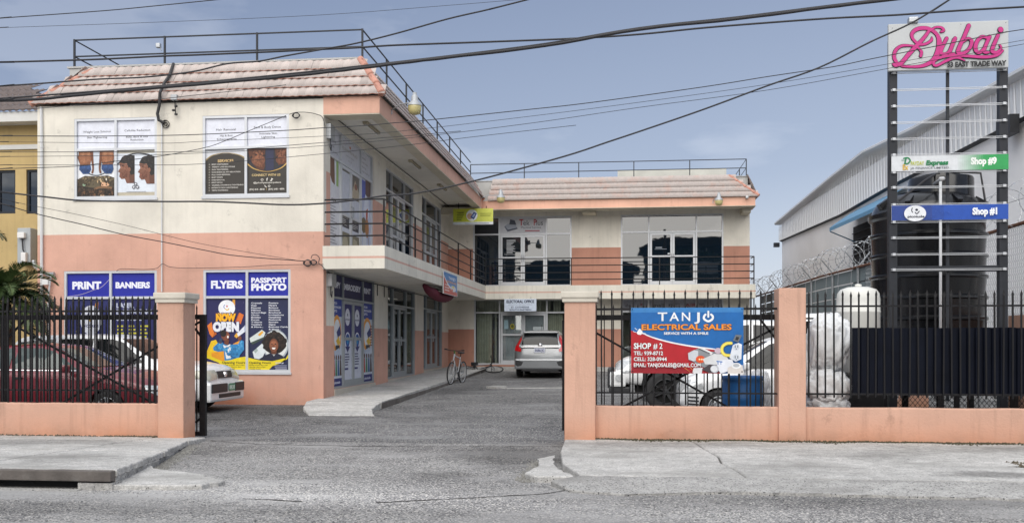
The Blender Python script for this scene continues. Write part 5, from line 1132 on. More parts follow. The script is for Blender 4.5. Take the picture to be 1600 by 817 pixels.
class Car:
    """body lofted through cross sections st = (x, z sill, z belt, z top, half width at belt, half width at roof)"""
    def __init__(s, st, r_w, axles, track, arch=1.13):
        s.st = st; s.r = r_w; s.ax = axles; s.tr = track; s.arch = arch
    def sec(s, x):
        st = s.st
        return [interp(x, [(q[0], q[k]) for q in st]) for k in range(1, 6)]
    def loft(s, mat, step=.06):
        xs = [q[0] for q in s.st]; X = []
        x = xs[0]
        while x < xs[-1]: X.append(x); x += step
        X.append(xs[-1])
        # smooth the station curves a little so that the shell is not faceted
        raw = [s.sec(x) for x in X]; sm = []
        for i in range(len(raw)):
            a, b, c = raw[max(i-1,0)], raw[i], raw[min(i+1,len(raw)-1)]
            sm.append([(a[k]+2*b[k]+c[k])/4 if 0 < i < len(raw)-1 else b[k] for k in range(5)])
        V = []; m = None
        for x, (zb, zt, zr, wb, wr) in zip(X, sm):
            zm = zb + (zt-zb)*.45
            P = [(0, zb), (wb*.86, zb), (wb*.955, zb+.03), (wb*1.0, zb+(zm-zb)*.7), (wb*1.012, zm), (wb*1.0, zt-.05), (wb*.965, zt)]
            h = zr-zt
            P += [(wb*.955+(wr-wb*.955)*.5+.012*min(1, h*4), zt+h*.5), (wr, zr-min(.045, h*.25)), (wr*.93, zr-min(.012, h*.08)), (wr*.55, zr+.012), (0, zr+.02)]
            P = smoothpts(P, 1); m = len(P); V += [(x, y, z) for y, z in P]
        n = len(X); fs = [(i*m+k, i*m+k+1, (i+1)*m+k+1, (i+1)*m+k) for i in range(n-1) for k in range(m-1)]
        V2 = [(x, -y, z) for x, y, z in V]; N_ = len(V)
        fs += [tuple(N_+q for q in f[::-1]) for f in fs]
        mb = MB(); mb.smooth = True; mb.add(V+V2, fs)
        mb.smooth = False
        me = mb.mesh('body', mat, fix=False)
        bm = bmesh.new(); bm.from_mesh(me); bmesh.ops.remove_doubles(bm, verts=bm.verts, dist=.0005)
        for e in [e for e in bm.edges if e.is_boundary]: pass
        bmesh.ops.holes_fill(bm, edges=[e for e in bm.edges if e.is_boundary], sides=0)
        bmesh.ops.recalc_face_normals(bm, faces=bm.faces); bm.to_mesh(me)
        s.bvh = BVHTree.FromBMesh(bm); bm.free(); return me
    def body(s, parent, mat, name='body'):
        me = s.loft(mat); o = bpy.data.objects.new(name, me); link(o)
        # wheel arches are cut out of the shell
        cut = MB()
        for ax in s.ax:
            cut.lathe([(0, -1.2), (s.r*s.arch, -1.2), (s.r*s.arch, 1.2), (0, 1.2)], (ax, 0, s.r), 28, 'y')
        co = cut.build('cut', M_underb, None)
        md = o.modifiers.new('b', 'BOOLEAN'); md.operation = 'DIFFERENCE'; md.object = co; md.solver = 'EXACT'
        dg = bpy.context.evaluated_depsgraph_get(); me2 = bpy.data.meshes.new_from_object(o.evaluated_get(dg)); o.modifiers.clear()
        if len(me2.polygons) > 100: o.data = me2
        bpy.data.objects.remove(co); me2.materials.clear(); me2.materials.append(mat)
        md = None
        for p in o.data.polygons: p.use_smooth = abs(p.normal.y) < .9999 or True
        o.data.set_sharp_from_angle(angle=R(42))
        o.parent = parent; return o
    def ray(s, o, d):
        h = s.bvh.ray_cast(Vector(o), Vector(d)); return h[0], h[1]
    def patch(s, name, poly, axis, mat, parent, off=.006, side=1, fine=.07, thick=0):
        """polygon drawn on the side ('y'), front ('x') or rear ('-x') elevation and laid onto the body shell"""
        bm = bmesh.new(); vs = [bm.verts.new((a, b, 0)) for a, b in poly]; f = bm.faces.new(vs)
        bmesh.ops.triangulate(bm, faces=[f])
        for _ in range(5):
            lg = [e for e in bm.edges if e.calc_length() > fine]
            if not lg: break
            bmesh.ops.subdivide_edges(bm, edges=lg, cuts=1); bmesh.ops.triangulate(bm, faces=bm.faces[:])
        hitl = None
        for v in bm.verts:
            a, b = v.co.x, v.co.y
            if axis == 'y': o, d = (a, side*3, b), (0, -side, 0)
            elif axis == 'x': o, d = (5, a, b), (-1, 0, 0)
            elif axis == 'z': o, d = (a, b, 5), (0, 0, -1)
            else: o, d = (-5, a, b), (1, 0, 0)
            h, n = s.ray(o, d)
            if h is None: h, n = (hitl or (Vector((a if axis == 'y' else 0, side*.6, b)), Vector((0,0,1))))
            hitl = (h, n)
            if n.dot(Vector(d)) > 0: n = -n
            v.co = h + n*off
        bmesh.ops.recalc_face_normals(bm, faces=bm.faces)
        c = bm.faces[:][0]; want = Vector((0, side, 0)) if axis == 'y' else Vector((1 if axis == 'x' else -1, 0, 0)) if axis != 'z' else Vector((0,0,1))
        if sum((q.normal.dot(want) for q in bm.faces)) < 0: bmesh.ops.reverse_faces(bm, faces=bm.faces)
        me = bpy.data.meshes.new(name); bm.to_mesh(me); bm.free(); me.materials.append(mat)
        for p in me.polygons: p.use_smooth = True
        ob = bpy.data.objects.new(name, me); link(ob); ob.parent = parent; return ob
    def wheels(s, parent, rimmat, style='steel', wd=.19):
        t = MB(); t.smooth = True; r = s.r
        t.lathe([(r*.62, -wd/2), (r*.80, -wd/2-.004), (r*.93, -wd/2), (r, -wd/2+.03), (r*1.005, 0), (r, wd/2-.03), (r*.93, wd/2), (r*.80, wd/2+.004), (r*.62, wd/2)], (0,0,0), 30, 'y')
        tm_ = t.mesh('tyre', M_rubber)
        g = MB(); g.smooth = False; R_ = r*.64
        g.lathe([(R_, .02), (R_, wd/2), (R_*.93, wd/2+.003), (R_*.86, wd/2-.02), (R_*.82, wd/2-.05)], (0,0,0), 30, 'y')
        if style == 'steel':
            g.lathe([(R_*.82, wd/2-.05), (R_*.55, wd/2-.025), (R_*.35, wd/2-.03), (R_*.28, wd/2), (0, wd/2+.004)], (0,0,0), 30, 'y')
        elif style == 'alloy':
            for k in range(7):
                a = 2*math.pi*k/7; g.bar((0, wd/2-.02, 0), (R_*.9*math.cos(a), wd/2-.012, R_*.9*math.sin(a)), .055, .02)
            g.lathe([(R_*.22, wd/2-.03), (R_*.2, wd/2+.004), (0, wd/2+.006)], (0,0,0), 16, 'y')
        gm = g.mesh('rim', rimmat)
        h = MB()
        h.lathe([(R_*.9, wd/2-.062), (0, wd/2-.0621)], (0,0,0), 20, 'y')
        if style == 'steel':
            for k in range(10):
                a = 2*math.pi*k/10; q = MB().M
                h.lathe([(R_*.075, wd/2-.03), (0, wd/2-.0255)], (R_*.68*math.cos(a), 0, R_*.68*math.sin(a)), 8, 'y')
        hm = h.mesh('hub', M_underb)
        for ax in s.ax:
            for sd in (1, -1):
                e = place(tm_, 'wheel', parent, (ax, sd*(s.tr/2-wd/2), s.r), (0, random.uniform(0, 3), 0 if sd > 0 else math.pi))
                place(gm, 'rim', e, (0,0,0)); place(hm, 'hub', e, (0,0,0))
def box_part(name, a, b, mat, parent, r=.015): return MB().bbox(a, b, r).build(name, mat, parent, world=False)
def under(parent, x0, x1, w_, z0, z1): MB().box((x0, -w_, z0), (x1, w_, z1)).build('underbody', M_underb, parent, world=False)
def mirror_part(parent, x, y, z, mat, s=1):
    m = MB(); m.smooth = True; m.bbox((x-.05, y-.10, z-.06), (x+.06, y+.10, z+.07), .03); m.tube([(x, y-.08*(1 if y > 0 else -1), z-.03), (x+.02, y-.2*(1 if y > 0 else -1), z-.08)], .02, 6); return m.build('side_mirror', mat, parent, world=False)
def plate(name, parent, M, w_, h_, text, bgc, fgc):
    """number plate: local frame M maps (right, up, out)"""
    pr = Print(FRL, 0, 0, 0, w_, h_); pr.rect(0, 0, 1, 1, bgc)
    if text: pr.text(text, .08, .22, .52, fgc, w=.84, bold=.03)
    pr.V = [M @ Vector((v[0], v[1], v[2])) for v in pr.V]
    o = pr.build(name, None, M_printg); o.parent = parent; return o
class _L:                                          # a neutral plane: right = x, up = y, out = z
    r = Vector((1,0,0)); n = Vector((0,0,1)); o = Vector()
    def p(s, u, v, d=0): return Vector((u, v, d))
FRL = _L()
def basis(o, r_, u_, n_): return Matrix(((r_[0], u_[0], n_[0], o[0]), (r_[1], u_[1], n_[1], o[1]), (r_[2], u_[2], n_[2], o[2]), (0,0,0,1)))

# ---- silver hatchback, seen from behind
M_silver = carpaint('silver_paint', (.27,.285,.30), .3, .5)
t = thing('parked_car', 'silver hatchback parked nose in at the electoral office, tail to the street', 'car', (-2.70, 33.55, gz(33.5)), R(90))
c = Car([(-1.98,.50,.56,.74,.66,.60), (-1.95,.34,.88,.98,.74,.66), (-1.90,.27,.97,1.14,.815,.64), (-1.80,.24,.98,1.30,.835,.60), (-1.62,.22,.98,1.455,.845,.575), (-1.45,.2,.975,1.50,.848,.575), (-.9,.2,.965,1.525,.848,.58),
         (-.2,.2,.95,1.52,.848,.58), (.35,.2,.93,1.46,.848,.57), (.75,.2,.92,1.24,.845,.60), (1.12,.2,.90,1.02,.84,.66), (1.6,.22,.82,.92,.82,.68), (1.88,.26,.70,.80,.74,.62), (1.98,.34,.5,.62,.6,.5)], .31, (-1.22, 1.30), 1.66)
c.body(t, M_silver)
c.wheels(t, M_alu, 'alloy'); under(t, -1.7, 1.7, .7, .18, .5)
gw = lambda p: [(y, z) for y, z in p]
c.patch('rear_window', gw([(-.60, 1.05), (.60, 1.05), (.575, 1.20), (.535, 1.385), (-.535, 1.385), (-.575, 1.20)]), '-x', M_cglass, t, .012)
MB().bbox((-1.80, -.56, 1.425), (-1.52, .56, 1.475), .02).build('spoiler', M_silver, t, world=False)
for s in (1, -1):
    c.patch('tail_light', [(s*.60, 1.36), (s*.645, 1.34), (s*.71, 1.16), (s*.80, 1.03), (s*.815, .86), (s*.62, .82), (s*.60, .90), (s*.68, .98), (s*.66, 1.08), (s*.60, 1.2)], '-x', M_redlens, t, .018)
    MB().prism([(s*.79, .56), (s*.54, .50), (s*.60, .38), (s*.72, .35), (s*.79, .40)], .02, (-2.035, 0, 0), (0,1,0), (0,0,1), (1,0,0)).build('bumper_vent', M_plastic, t, world=False)
    c.patch('lamp_lens', [(s*.60, .97), (s*.675, 1.0), (s*.67, 1.05), (s*.60, 1.02)], '-x', M_lamp, t, .021)
    c.patch('window', [(-1.35, 1.02), (-1.30, 1.34), (-.95, 1.42), (-.1, 1.43), (.35, 1.38), (.78, 1.10), (.85, 1.0), (-.5, 1.0)], 'y', M_cglass, t, .01, s)
    mirror_part(t, .62, s*.96, 1.02, M_silver)
MB().bbox((-2.0, -.62, .955), (-1.955, .62, .995), .012).build('chrome_strip', M_chrome, t, world=False)
MB().lathe([(0, -1.99), (.05, -1.985), (.07, -1.97)], (0, 0, 1.03), 16, 'x').build('emblem', M_chrome, t, world=False)
MB().bbox((-2.03, -.83, .26), (-1.80, .83, .60), .05).build('bumper', M_silver, t, world=False)
MB().bbox((-1.99, -.60, .20), (-1.90, .60, .262), .01).build('bumper_skirt', M_plastic, t, world=False)
MB().bbox((-1.99, -.46, .545), (-1.955, .46, .56), .004).build('tailgate_gap', M_plastic, t, world=False)
plate('number_plate', t, basis((-2.005, .19, .80), (0,-1,0), (0,0,1), (-1,0,0)), .36, .15, '5686 JC', '#c8ccd8', '#4a4f78')
MB().tube([(-1.25, 0, 1.53), (-1.32, 0, 1.70)], .008, 6).build('aerial', M_plastic, t, world=False)

# ---- white station wagon behind the left fence, front poking out past the pillar
M_whitec = carpaint('white_paint_car', (.80,.81,.82), .3, 0, .7, .06)
t = thing('parked_car', 'white station wagon with grey bumper insert parked against the salmon wall', 'car', (-10.27, 19.2, gz(19.2)), R(0)); t.scale = (1.04, 1.04, 1.04)
wag = [(-2.10,.42,.70,.86,.70,.60), (-2.04,.26,.86,1.15,.80,.60), (-1.92,.22,.92,1.38,.83,.60), (-1.75,.2,.92,1.46,.838,.60), (-1.0,.2,.91,1.485,.84,.60), (0,.2,.90,1.48,.84,.60), (.28,.2,.895,1.42,.84,.60),
       (.62,.2,.89,1.20,.838,.63), (.98,.2,.90,.985,.83,.68), (1.5,.22,.86,.95,.825,.68), (1.86,.22,.79,.885,.81,.66), (2.02,.22,.72,.82,.79,.64), (2.08,.24,.60,.70,.76,.60)]
c = Car(wag, .295, (-1.18, 1.32), 1.62)
c.body(t, M_whitec); c.wheels(t, M_steel, 'steel'); under(t, -1.8, 1.8, .68, .18, .5)
for s in (1, -1):
    c.patch('window', [(-1.85, .97), (-1.78, 1.34), (-1.05, 1.40), (-.99, .955)], 'y', M_cglass, t, .008, s)
    c.patch('window', [(-.93, .955), (-.98, 1.40), (-.28, 1.405), (-.25, .95)], 'y', M_cglass, t, .008, s)
    c.patch('window', [(-.18, .95), (-.20, 1.405), (.12, 1.39), (.32, 1.33), (.74, 1.00), (.78, .945)], 'y', M_cglass, t, .008, s)
    for xx in (-.955, -.215): c.patch('door_seam', [(xx-.004, .32), (xx+.004, .32), (xx+.004, .95), (xx-.004, .95)], 'y', M_plastic, t, .002, s)
    c.patch('headlight', [(s*.36, .80), (s*.36, .64), (s*.74, .60), (s*.79, .70), (s*.76, .80)], 'x', M_lampold, t, .012)
    mirror_part(t, .62, s*.95, 1.0, M_plastic)
c.patch('windscreen', [(-.62, 1.02), (.62, 1.02), (.56, 1.40), (-.56, 1.40)], 'x', M_cglass, t, .008)
c.patch('grille', [(-.33, .645), (.33, .645), (.35, .775), (-.35, .775)], 'x', M_plastic, t, .016)
for s in (1, -1): c.patch('headlight_side', [(1.78, .66), (2.0, .64), (2.0, .78), (1.84, .80)], 'y', M_lampold, t, .012, s)
MB().lathe([(.06, 2.08), (.05, 2.115), (0, 2.115)], (0, 0, .715), 16, 'x').build('emblem', M_chrome, t, world=False)
box_part('bumper', (1.95, -.82, .20), (2.16, .82, .575), M_whitec, t, .05)
for (a, b) in ((-.785, -.06),): box_part('bumper_insert', (2.12, a, .375), (2.178, b, .545), M_plastic, t, .015)
box_part('bumper_insert', (2.12, .33, .375), (2.176, .785, .545), M_plastic, t, .015)
box_part('lower_grille', (2.10, -.45, .27), (2.172, .60, .35), M_plastic, t, .015)
plate('number_plate', t, basis((2.181, -.01, .39), (0,1,0), (0,0,1), (1,0,0)), .30, .145, '8838', '#1f8a6c', '#d8efe4')

# ---- red saloon close behind the left fence
M_redc = carpaint('red_paint_car', (.17,.012,.024), .3, .1, .7, .15)
M_redglass = glass_dark('red_car_glass', (.055,.075,.07), 1.6)
t = thing('parked_car', 'dark red saloon parked close behind the left iron fence', 'car', (-10.0, 16.65, gz(16.6)), R(-2))
red = [(-2.25,.4,.72,.86,.70,.60), (-2.15,.26,.84,.98,.80,.66), (-1.75,.22,.90,1.03,.84,.68), (-1.30,.2,.91,1.22,.85,.62), (-.95,.2,.91,1.36,.852,.59), (-.3,.2,.905,1.395,.852,.585), (.15,.2,.90,1.36,.852,.585),
       (.55,.2,.895,1.18,.85,.61), (.98,.2,.89,.97,.845,.68), (1.5,.22,.80,.90,.83,.68), (1.95,.25,.68,.80,.79,.64), (2.12,.3,.56,.68,.72,.58)]
c = Car(red, .30, (-1.35, 1.28), 1.66)
c.body(t, M_redc); c.wheels(t, M_steel, 'alloy'); under(t, -1.9, 1.8, .68, .18, .5)
M_lightglass = glass_clear('pale_car_glass', (.55,.62,.60), .25)
for s in (1, -1):
    c.patch('window', [(-1.38, .975), (-1.25, 1.12), (-.98, 1.285), (-.58, 1.32), (-.56, .965)], 'y', M_redglass, t, .008, s)
    c.patch('window', [(-.49, .965), (-.50, 1.32), (-.05, 1.315), (.18, 1.26), (.66, .98), (.70, .955)], 'y', M_redglass, t, .008, s)
    c.patch('window_trim', [(-1.42, .955), (.74, .94), (.74, .925), (-1.42, .938)], 'y', M_chrome, t, .012, s)
    c.patch('door_seam', [(-.53, .3), (-.522, .3), (-.522, .92), (-.53, .92)], 'y', M_plastic, t, .002, s)
    c.patch('door_seam', [(.80, .3), (.808, .3), (.788, .92), (.78, .92)], 'y', M_plastic, t, .002, s)
    box_part('door_handle', (-.45, s*.86-.015, .79), (-.27, s*.86+.015, .825), M_plastic, t, .008)
    c.patch('headlight', [(s*.40, .66), (s*.40, .54), (s*.70, .52), (s*.78, .60), (s*.76, .69)], 'x', M_lamp, t, .012)
    mirror_part(t, .60, s*.97, .97, M_redc)
c.patch('windscreen', [(-.64, 1.0), (.64, 1.0), (.55, 1.31), (-.55, 1.31)], 'x', glass_dark('windscreen_bright', (.06,.07,.065), 2.0), t, .008)

# ---- white lifted pickup behind the banner
M_whitep = carpaint('white_paint_pickup', (.76,.77,.77), .35, 0, .5, .15)
t = thing('pickup_truck', 'white pickup with big black tyres parked behind the banner fence, facing the driveway', 'pickup', (2.32, 20.3, gz(20.3)), R(180))
pk = [(-2.6,.75,1.0,1.12,.80,.78), (-2.5,.55,1.1,1.16,.86,.80), (-1.2,.50,1.13,1.17,.88,.82), (-1.08,.50,1.13,1.75,.88,.62), (-.95,.50,1.13,1.80,.88,.64), (.1,.50,1.12,1.83,.88,.64), (.45,.50,1.12,1.74,.88,.65), (.80,.5,1.10,1.42,.88,.70),
      (1.15,.50,1.08,1.20,.875,.74), (1.9,.52,1.0,1.14,.87,.74), (2.3,.55,.90,1.06,.85,.70), (2.48,.62,.82,.94,.80,.62)]
c = Car(pk, .41, (-1.62, 1.50), 1.80, 1.16)
c.body(t, M_whitep); c.wheels(t, M_plastic, 'alloy', .28); under(t, -2.3, 2.1, .6, .38, .7)
for s in (1, -1):
    c.patch('window', [(-.98, 1.20), (-.95, 1.68), (-.20, 1.72), (-.18, 1.19)], 'y', M_cglass, t, .008, s)
    c.patch('window', [(-.10, 1.19), (-.12, 1.72), (.30, 1.68), (.88, 1.24), (.92, 1.16)], 'y', M_cglass, t, .008, s)
    c.patch('headlight', [(s*.42, .98), (s*.42, .82), (s*.76, .80), (s*.84, .90), (s*.80, 1.02)], 'x', M_lamp, t, .014)
    c.patch('headlight_side', [(2.06, .80), (2.40, .76), (2.36, .90), (2.14, .98), (2.0, .96)], 'y', M_lamp, t, .012, s)
    c.patch('fender_flare', [(1.02, .55), (1.08, .82), (1.28, .98), (1.5, 1.02), (1.72, .98), (1.92, .82), (1.98, .55), (1.90, .55), (1.84, .76), (1.68, .89), (1.5, .92), (1.32, .89), (1.16, .76), (1.10, .55)], 'y', M_plastic, t, .02, s)
    mirror_part(t, .75, s*1.05, 1.25, M_plastic)
box_part('bumper', (2.28, -.86, .50), (2.60, .86, .80), M_whitep, t, .05)
box_part('bumper_guard', (2.52, -.50, .46), (2.65, .50, .86), M_plastic, t, .03)
box_part('lower_bumper', (2.20, -.80, .38), (2.62, .80, .50), M_plastic, t, .03)
for s in (1, -1): MB().lathe([(0, s*.885), (.07, s*.885), (.075, s*.86)], (2.42, 0, .68), 16, 'y').build('fog_lamp', M_lamp, t, world=False)
c.patch('windscreen', [(-.70, 1.24), (.70, 1.24), (.62, 1.72), (-.62, 1.72)], 'x', M_cglass, t, .008)

# ---- white hatchback with a steel wheel, nearer, behind the blue drum
t = thing('parked_car', 'white hatchback with plain steel wheels parked behind the blue drum', 'car', (2.78, 17.85, gz(17.8)), R(180))
ht = [(-1.82,.42,.70,.84,.70,.60), (-1.78,.26,.86,1.15,.78,.60), (-1.66,.22,.92,1.40,.80,.58), (-1.4,.2,.92,1.50,.81,.58), (-.8,.2,.91,1.535,.812,.58), (0,.2,.90,1.52,.812,.58), (.3,.2,.895,1.45,.812,.59),
      (.68,.2,.885,1.24,.81,.62), (1.05,.2,.87,.99,.80,.66), (1.45,.22,.78,.90,.78,.64), (1.72,.26,.66,.78,.72,.58), (1.82,.32,.5,.62,.64,.5)]
c = Car(ht, .30, (-1.15, 1.16), 1.60)
c.body(t, M_whitec); c.wheels(t, M_steel, 'steel'); under(t, -1.6, 1.5, .66, .18, .5)
for s in (1, -1):
    c.patch('window', [(-1.55, 1.0), (-1.45, 1.40), (-.62, 1.45), (-.60, .97)], 'y', M_cglass, t, .008, s)
    c.patch('window', [(-.53, .97), (-.55, 1.45), (0, 1.44), (.30, 1.37), (.78, 1.02), (.82, .95)], 'y', M_cglass, t, .008, s)
    c.patch('headlight', [(s*.34, .72), (s*.34, .58), (s*.64, .56), (s*.72, .66), (s*.66, .76)], 'x', M_lamp, t, .012)
    c.patch('headlight_side', [(1.42, .62), (1.66, .56), (1.70, .62), (1.60, .72), (1.46, .76)], 'y', M_lamp, t, .01, s)
    for k in range(3): c.patch('bumper_slot', [(1.50, .33+.06*k), (1.68, .34+.06*k), (1.68, .365+.06*k), (1.50, .355+.06*k)], 'y', M_plastic, t, .01, s)
    mirror_part(t, .72, s*.93, 1.0, M_whitec)
c.patch('windscreen', [(-.62, 1.03), (.62, 1.03), (.55, 1.42), (-.55, 1.42)], 'x', M_cglass, t, .008)
# ---- tall white van farther back
t = thing('parked_van', 'tall white van with dark windows at the back right of the yard', 'van', (5.25, 24.6, gz(24.6)), R(178))
vn = [(-2.3,.45,1.0,1.5,.80,.66), (-2.25,.3,1.12,1.85,.84,.68), (-2.1,.26,1.15,1.95,.86,.70), (-1,.24,1.15,2.0,.87,.70), (.9,.24,1.13,1.99,.87,.70), (1.2,.24,1.12,1.90,.87,.70), (1.65,.24,1.08,1.5,.86,.72), (2.0,.26,1.02,1.16,.84,.72), (2.28,.3,.8,.95,.78,.66), (2.34,.4,.6,.7,.7,.55)]
c = Car(vn, .33, (-1.4, 1.4), 1.7)
c.body(t, M_whitec); c.wheels(t, M_steel, 'steel'); under(t, -2, 2, .7, .2, .6)
for s in (1, -1):
    for a, b in ((-2.12, -1.3), (-1.22, -.1), (0.0, 1.0)): c.patch('window', [(a, 1.22), (a+.04, 1.78), (b-.02, 1.80), (b, 1.20)], 'y', M_cglass, t, .008, s)
    c.patch('window', [(1.08, 1.20), (1.06, 1.78), (1.25, 1.72), (1.62, 1.30), (1.66, 1.18)], 'y', M_cglass, t, .008, s)
    c.patch('roof_trim', [(-2.15, 1.83), (-2.15, 1.87), (1.1, 1.89), (1.1, 1.85)], 'y', M_plastic, t, .01, s)
c.patch('windscreen', [(-.68, 1.25), (.68, 1.25), (.62, 1.80), (-.62, 1.80)], 'x', M_cglass, t, .008)
# ---- a white jeep's nose behind the pickup
t = thing('parked_car', 'pale car with its nose just showing behind the pickup front', 'car', (2.45, 23.0, gz(23)), R(180))
c = Car(wag, .31, (-1.18, 1.32), 1.62); M_pale = carpaint('pale_blue_paint_car', (.50,.55,.58), .35, .2)
c.body(t, M_pale); c.wheels(t, M_steel, 'steel'); under(t, -1.8, 1.8, .68, .2, .5)
for s in (1, -1):
    c.patch('headlight', [(s*.36, .80), (s*.36, .64), (s*.74, .60), (s*.79, .70), (s*.76, .80)], 'x', M_lamp, t, .012)
    c.patch('headlight_side', [(1.80, .62), (2.02, .60), (1.98, .72), (1.82, .76)], 'y', M_lamp, t, .01, s)
    c.patch('window', [(-.18, .95), (-.20, 1.405), (.12, 1.39), (.32, 1.33), (.74, 1.00), (.78, .945)], 'y', M_cglass, t, .008, s)

# ============================================================ BICYCLES
def bicycle(name, label, loc, rot, fcol, group=None):
    t = thing(name, label, 'bicycle', loc, 0, 'bicycles left in the yard'); t.rotation_euler = rot
    mf = simple('bike_paint_' + fcol, {'g': (.20,.45,.08), 'k': (.02,.02,.025)}[fcol], .35, 0, .1, 6, coat=.5); mw = simple('bike_white', (.42,.43,.45), .35) if fcol == 'g' else mf
    r = .33
    ty = MB(); ty.smooth = True
    ring = lambda rad, x, n=36: [(x + rad*math.cos(2*math.pi*k/n), 0, r + rad*math.sin(2*math.pi*k/n)) for k in range(n+1)]
    for x in (-.51, .51):
        wl = MB(); wl.smooth = True; wl.tube(ring(r-.014, x), .021, 7, False); w_ = wl.build('wheel', M_rubber, t, world=False)
        rm_ = MB(); rm_.tube(ring(r-.038, x), .011, 6, False); rm_.build('rim', mw if fcol == 'g' else M_steel, w_, world=False)
        sp_ = MB()
        for k in range(20):
            a = 2*math.pi*k/20; sp_.tube([(x, .025*(-1)**k, r), (x + (r-.045)*math.cos(a), 0, r + (r-.045)*math.sin(a))], .0018, 3, False)
        sp_.tube([(x, -.05, r), (x, .05, r)], .02, 8); sp_.build('spokes', M_steel, w_, world=False)
    fm = MB(); bb = (-.08, 0, .29); st_ = (-.22, 0, .80); hd = (.34, 0, .86); hb_ = (.37, 0, .74); rx = (-.51, 0, r)
    fm.tube([bb, st_], .016, 8).tube([(-.20, 0, .75), hd], .016, 8).tube([bb, hb_], .019, 8).tube([(.33, 0, .90), (.385, 0, .70)], .021, 8)
    fm.build('frame', mw, t, world=False)
    for s in (-.05, .05): f2 = MB(); f2.tube([bb, (-.51, s, r)], .009, 6).tube([(-.21, 0, .74), (-.51, s, r)], .008, 6).tube([(.385, s*.8, .70), (.42, s, .52), (.51, s, r)], .012, 6).build('fork', mf if fcol == 'k' else mw, t, world=False)
    MB().tube([(.33, 0, .88), (.37, 0, .99)], .015, 6).tube([(.36, -.30, 1.02), (.38, -.12, .99), (.38, .12, .99), (.36, .30, 1.02)], .012, 6).tube([(.36, -.31, 1.02), (.35, -.22, 1.01)], .018, 6).tube([(.36, .31, 1.02), (.35, .22, 1.01)], .018, 6).build('handlebar', M_plastic, t, world=False)
    m = MB(); m.smooth = True; m.bbox((-.38, -.07, .90), (-.12, .07, .95), .022); m.tube([(-.22, 0, .80), (-.24, 0, .91)], .013, 6); m.build('saddle', M_plastic, t, world=False)
    m = MB(); m.lathe([(.0, .02), (.085, .02), (.085, .028), (0, .028)], (-.08, 0, .29), 20, 'y').tube([(-.08, .04, .29), (.05, .05, .18)], .009, 5).tube([(-.08, -.04, .29), (-.21, -.05, .40)], .009, 5)
    m.box((.01, .05, .165), (.10, .13, .19)).box((-.25, -.13, .39), (-.16, -.05, .415)); m.tube([(-.08, .03, .37), (-.51, .03, .37)], .005, 4).tube([(-.08, .03, .21), (-.51, .03, .29)], .005, 4)
    m.build('crankset', M_plastic, t, world=False)
    if fcol == 'g':
        MB().tube([(-.02, -.03, .30), (.06, -.20, .02)], .008, 5).build('kickstand', M_steel, t, world=False)
        MB().tube([(.30, 0, .90), (.37, 0, .99)], .022, 8).build('stem_cover', mf, t, world=False)
    return t
bp_ = atZ(703, 600, .25)
bicycle('bicycle', 'white and green bicycle standing at the kerb of the shop walkway', (bp_.x+.10, bp_.y+.50, gz(bp_.y)), (R(-4), 0, R(-100)), 'g')
b2p = atZ(775, 577, .42)
bicycle('bicycle', 'black bicycle lying on its side beside the silver hatchback', (b2p.x-.25, 34.6, gz(34.6)+.03), (R(-72), 0, R(4)), 'k')
# ============================================================ RIGHT SIDE: DRUM, BAGS, TANKS, SCREEN, PYLON
M_blue = simple('blue_plastic_drum', (.012,.12,.36), .4, 0, .2, 5, .1, 30, dirt=.3, dirtcol=(.06,.14,.26))
dx, dy = atY(1160, 600, 14.75).x, 14.75
m = MB(); m.smooth = True; r = .295; zt = .99
prof = [(0, .05), (r*.95, .05), (r*.98, .09), (r, .2)]
for z in (.36, .66): prof += [(r, z-.03), (r*1.03, z), (r, z+.03)]
prof += [(r, zt-.12), (r*.97, zt-.07), (r*1.03, zt-.05), (r*1.03, zt-.005), (r*1.0, zt), (r*.96, zt-.01), (r*.95, .4), (0, .4)]
tag(m.lathe(prof, (dx, dy, 0), 40).build('blue_drum', M_blue), 'open blue plastic drum behind the low wall under the banner corner', 'drum')
# white woven sacks
M_sack = simple('woven_sack', (.74,.76,.78), .6, 0, .05, 4, .5, 25, dirt=.1, dirtcol=(.42,.40,.37))
def sack(label, c, s, seed, tilt=0, neck=None):
    rn = random.Random(seed); bm = bmesh.new(); bmesh.ops.create_icosphere(bm, subdivisions=5, radius=1)
    off = Vector((rn.uniform(0, 50), rn.uniform(0, 50), rn.uniform(0, 50)))
    for v in bm.verts:
        p = v.co.copy(); p = Vector([math.copysign(abs(q)**.7, q) for q in p])
        n1 = mnoise.noise(p*1.3+off)*.20 + mnoise.noise(Vector((p.x*2.2, p.y*2.2, p.z*.7))+off)*.10
        cre = 1-abs(mnoise.noise(Vector((p.x*3.2+p.z*1.6, p.y*3.2, p.z*1.1-p.x*1.2))+off))*3.2
        n2 = -max(0, cre)**2*.10 - max(0, 1-abs(mnoise.noise(Vector((p.x*6+p.z*1.5, p.y*6, p.z*.9+p.x*.8))+off))*4)**2*.035 + mnoise.noise(Vector((p.x*7+p.z*2, p.y*7, p.z*2.5))+off)*.016
        th_ = math.atan2(p.y, p.x); n2 += (.045*math.sin(9*th_+off.x+2.2*p.z+3*mnoise.noise(p+off)) + .035*math.sin(17*th_+off.y-3*p.z+4*mnoise.noise(p*1.5+off)))*(.45+abs(p.z)**2)
        p = p*(1+n1+n2); v.co = Vector((p.x*s[0], p.y*s[1], p.z*s[2]))
    bmesh.ops.rotate(bm, verts=bm.verts, cent=(0,0,0), matrix=Matrix.Rotation(tilt, 3, 'Y')); bmesh.ops.translate(bm, verts=bm.verts, vec=c)
    m = MB(); m.smooth = True; m.addbm(bm); o = m.build('sack', M_sack)
    return tag(o, label, 'sack', 'white sacks heaped behind the fence')
c0 = atY(1293, 540, 14.65)
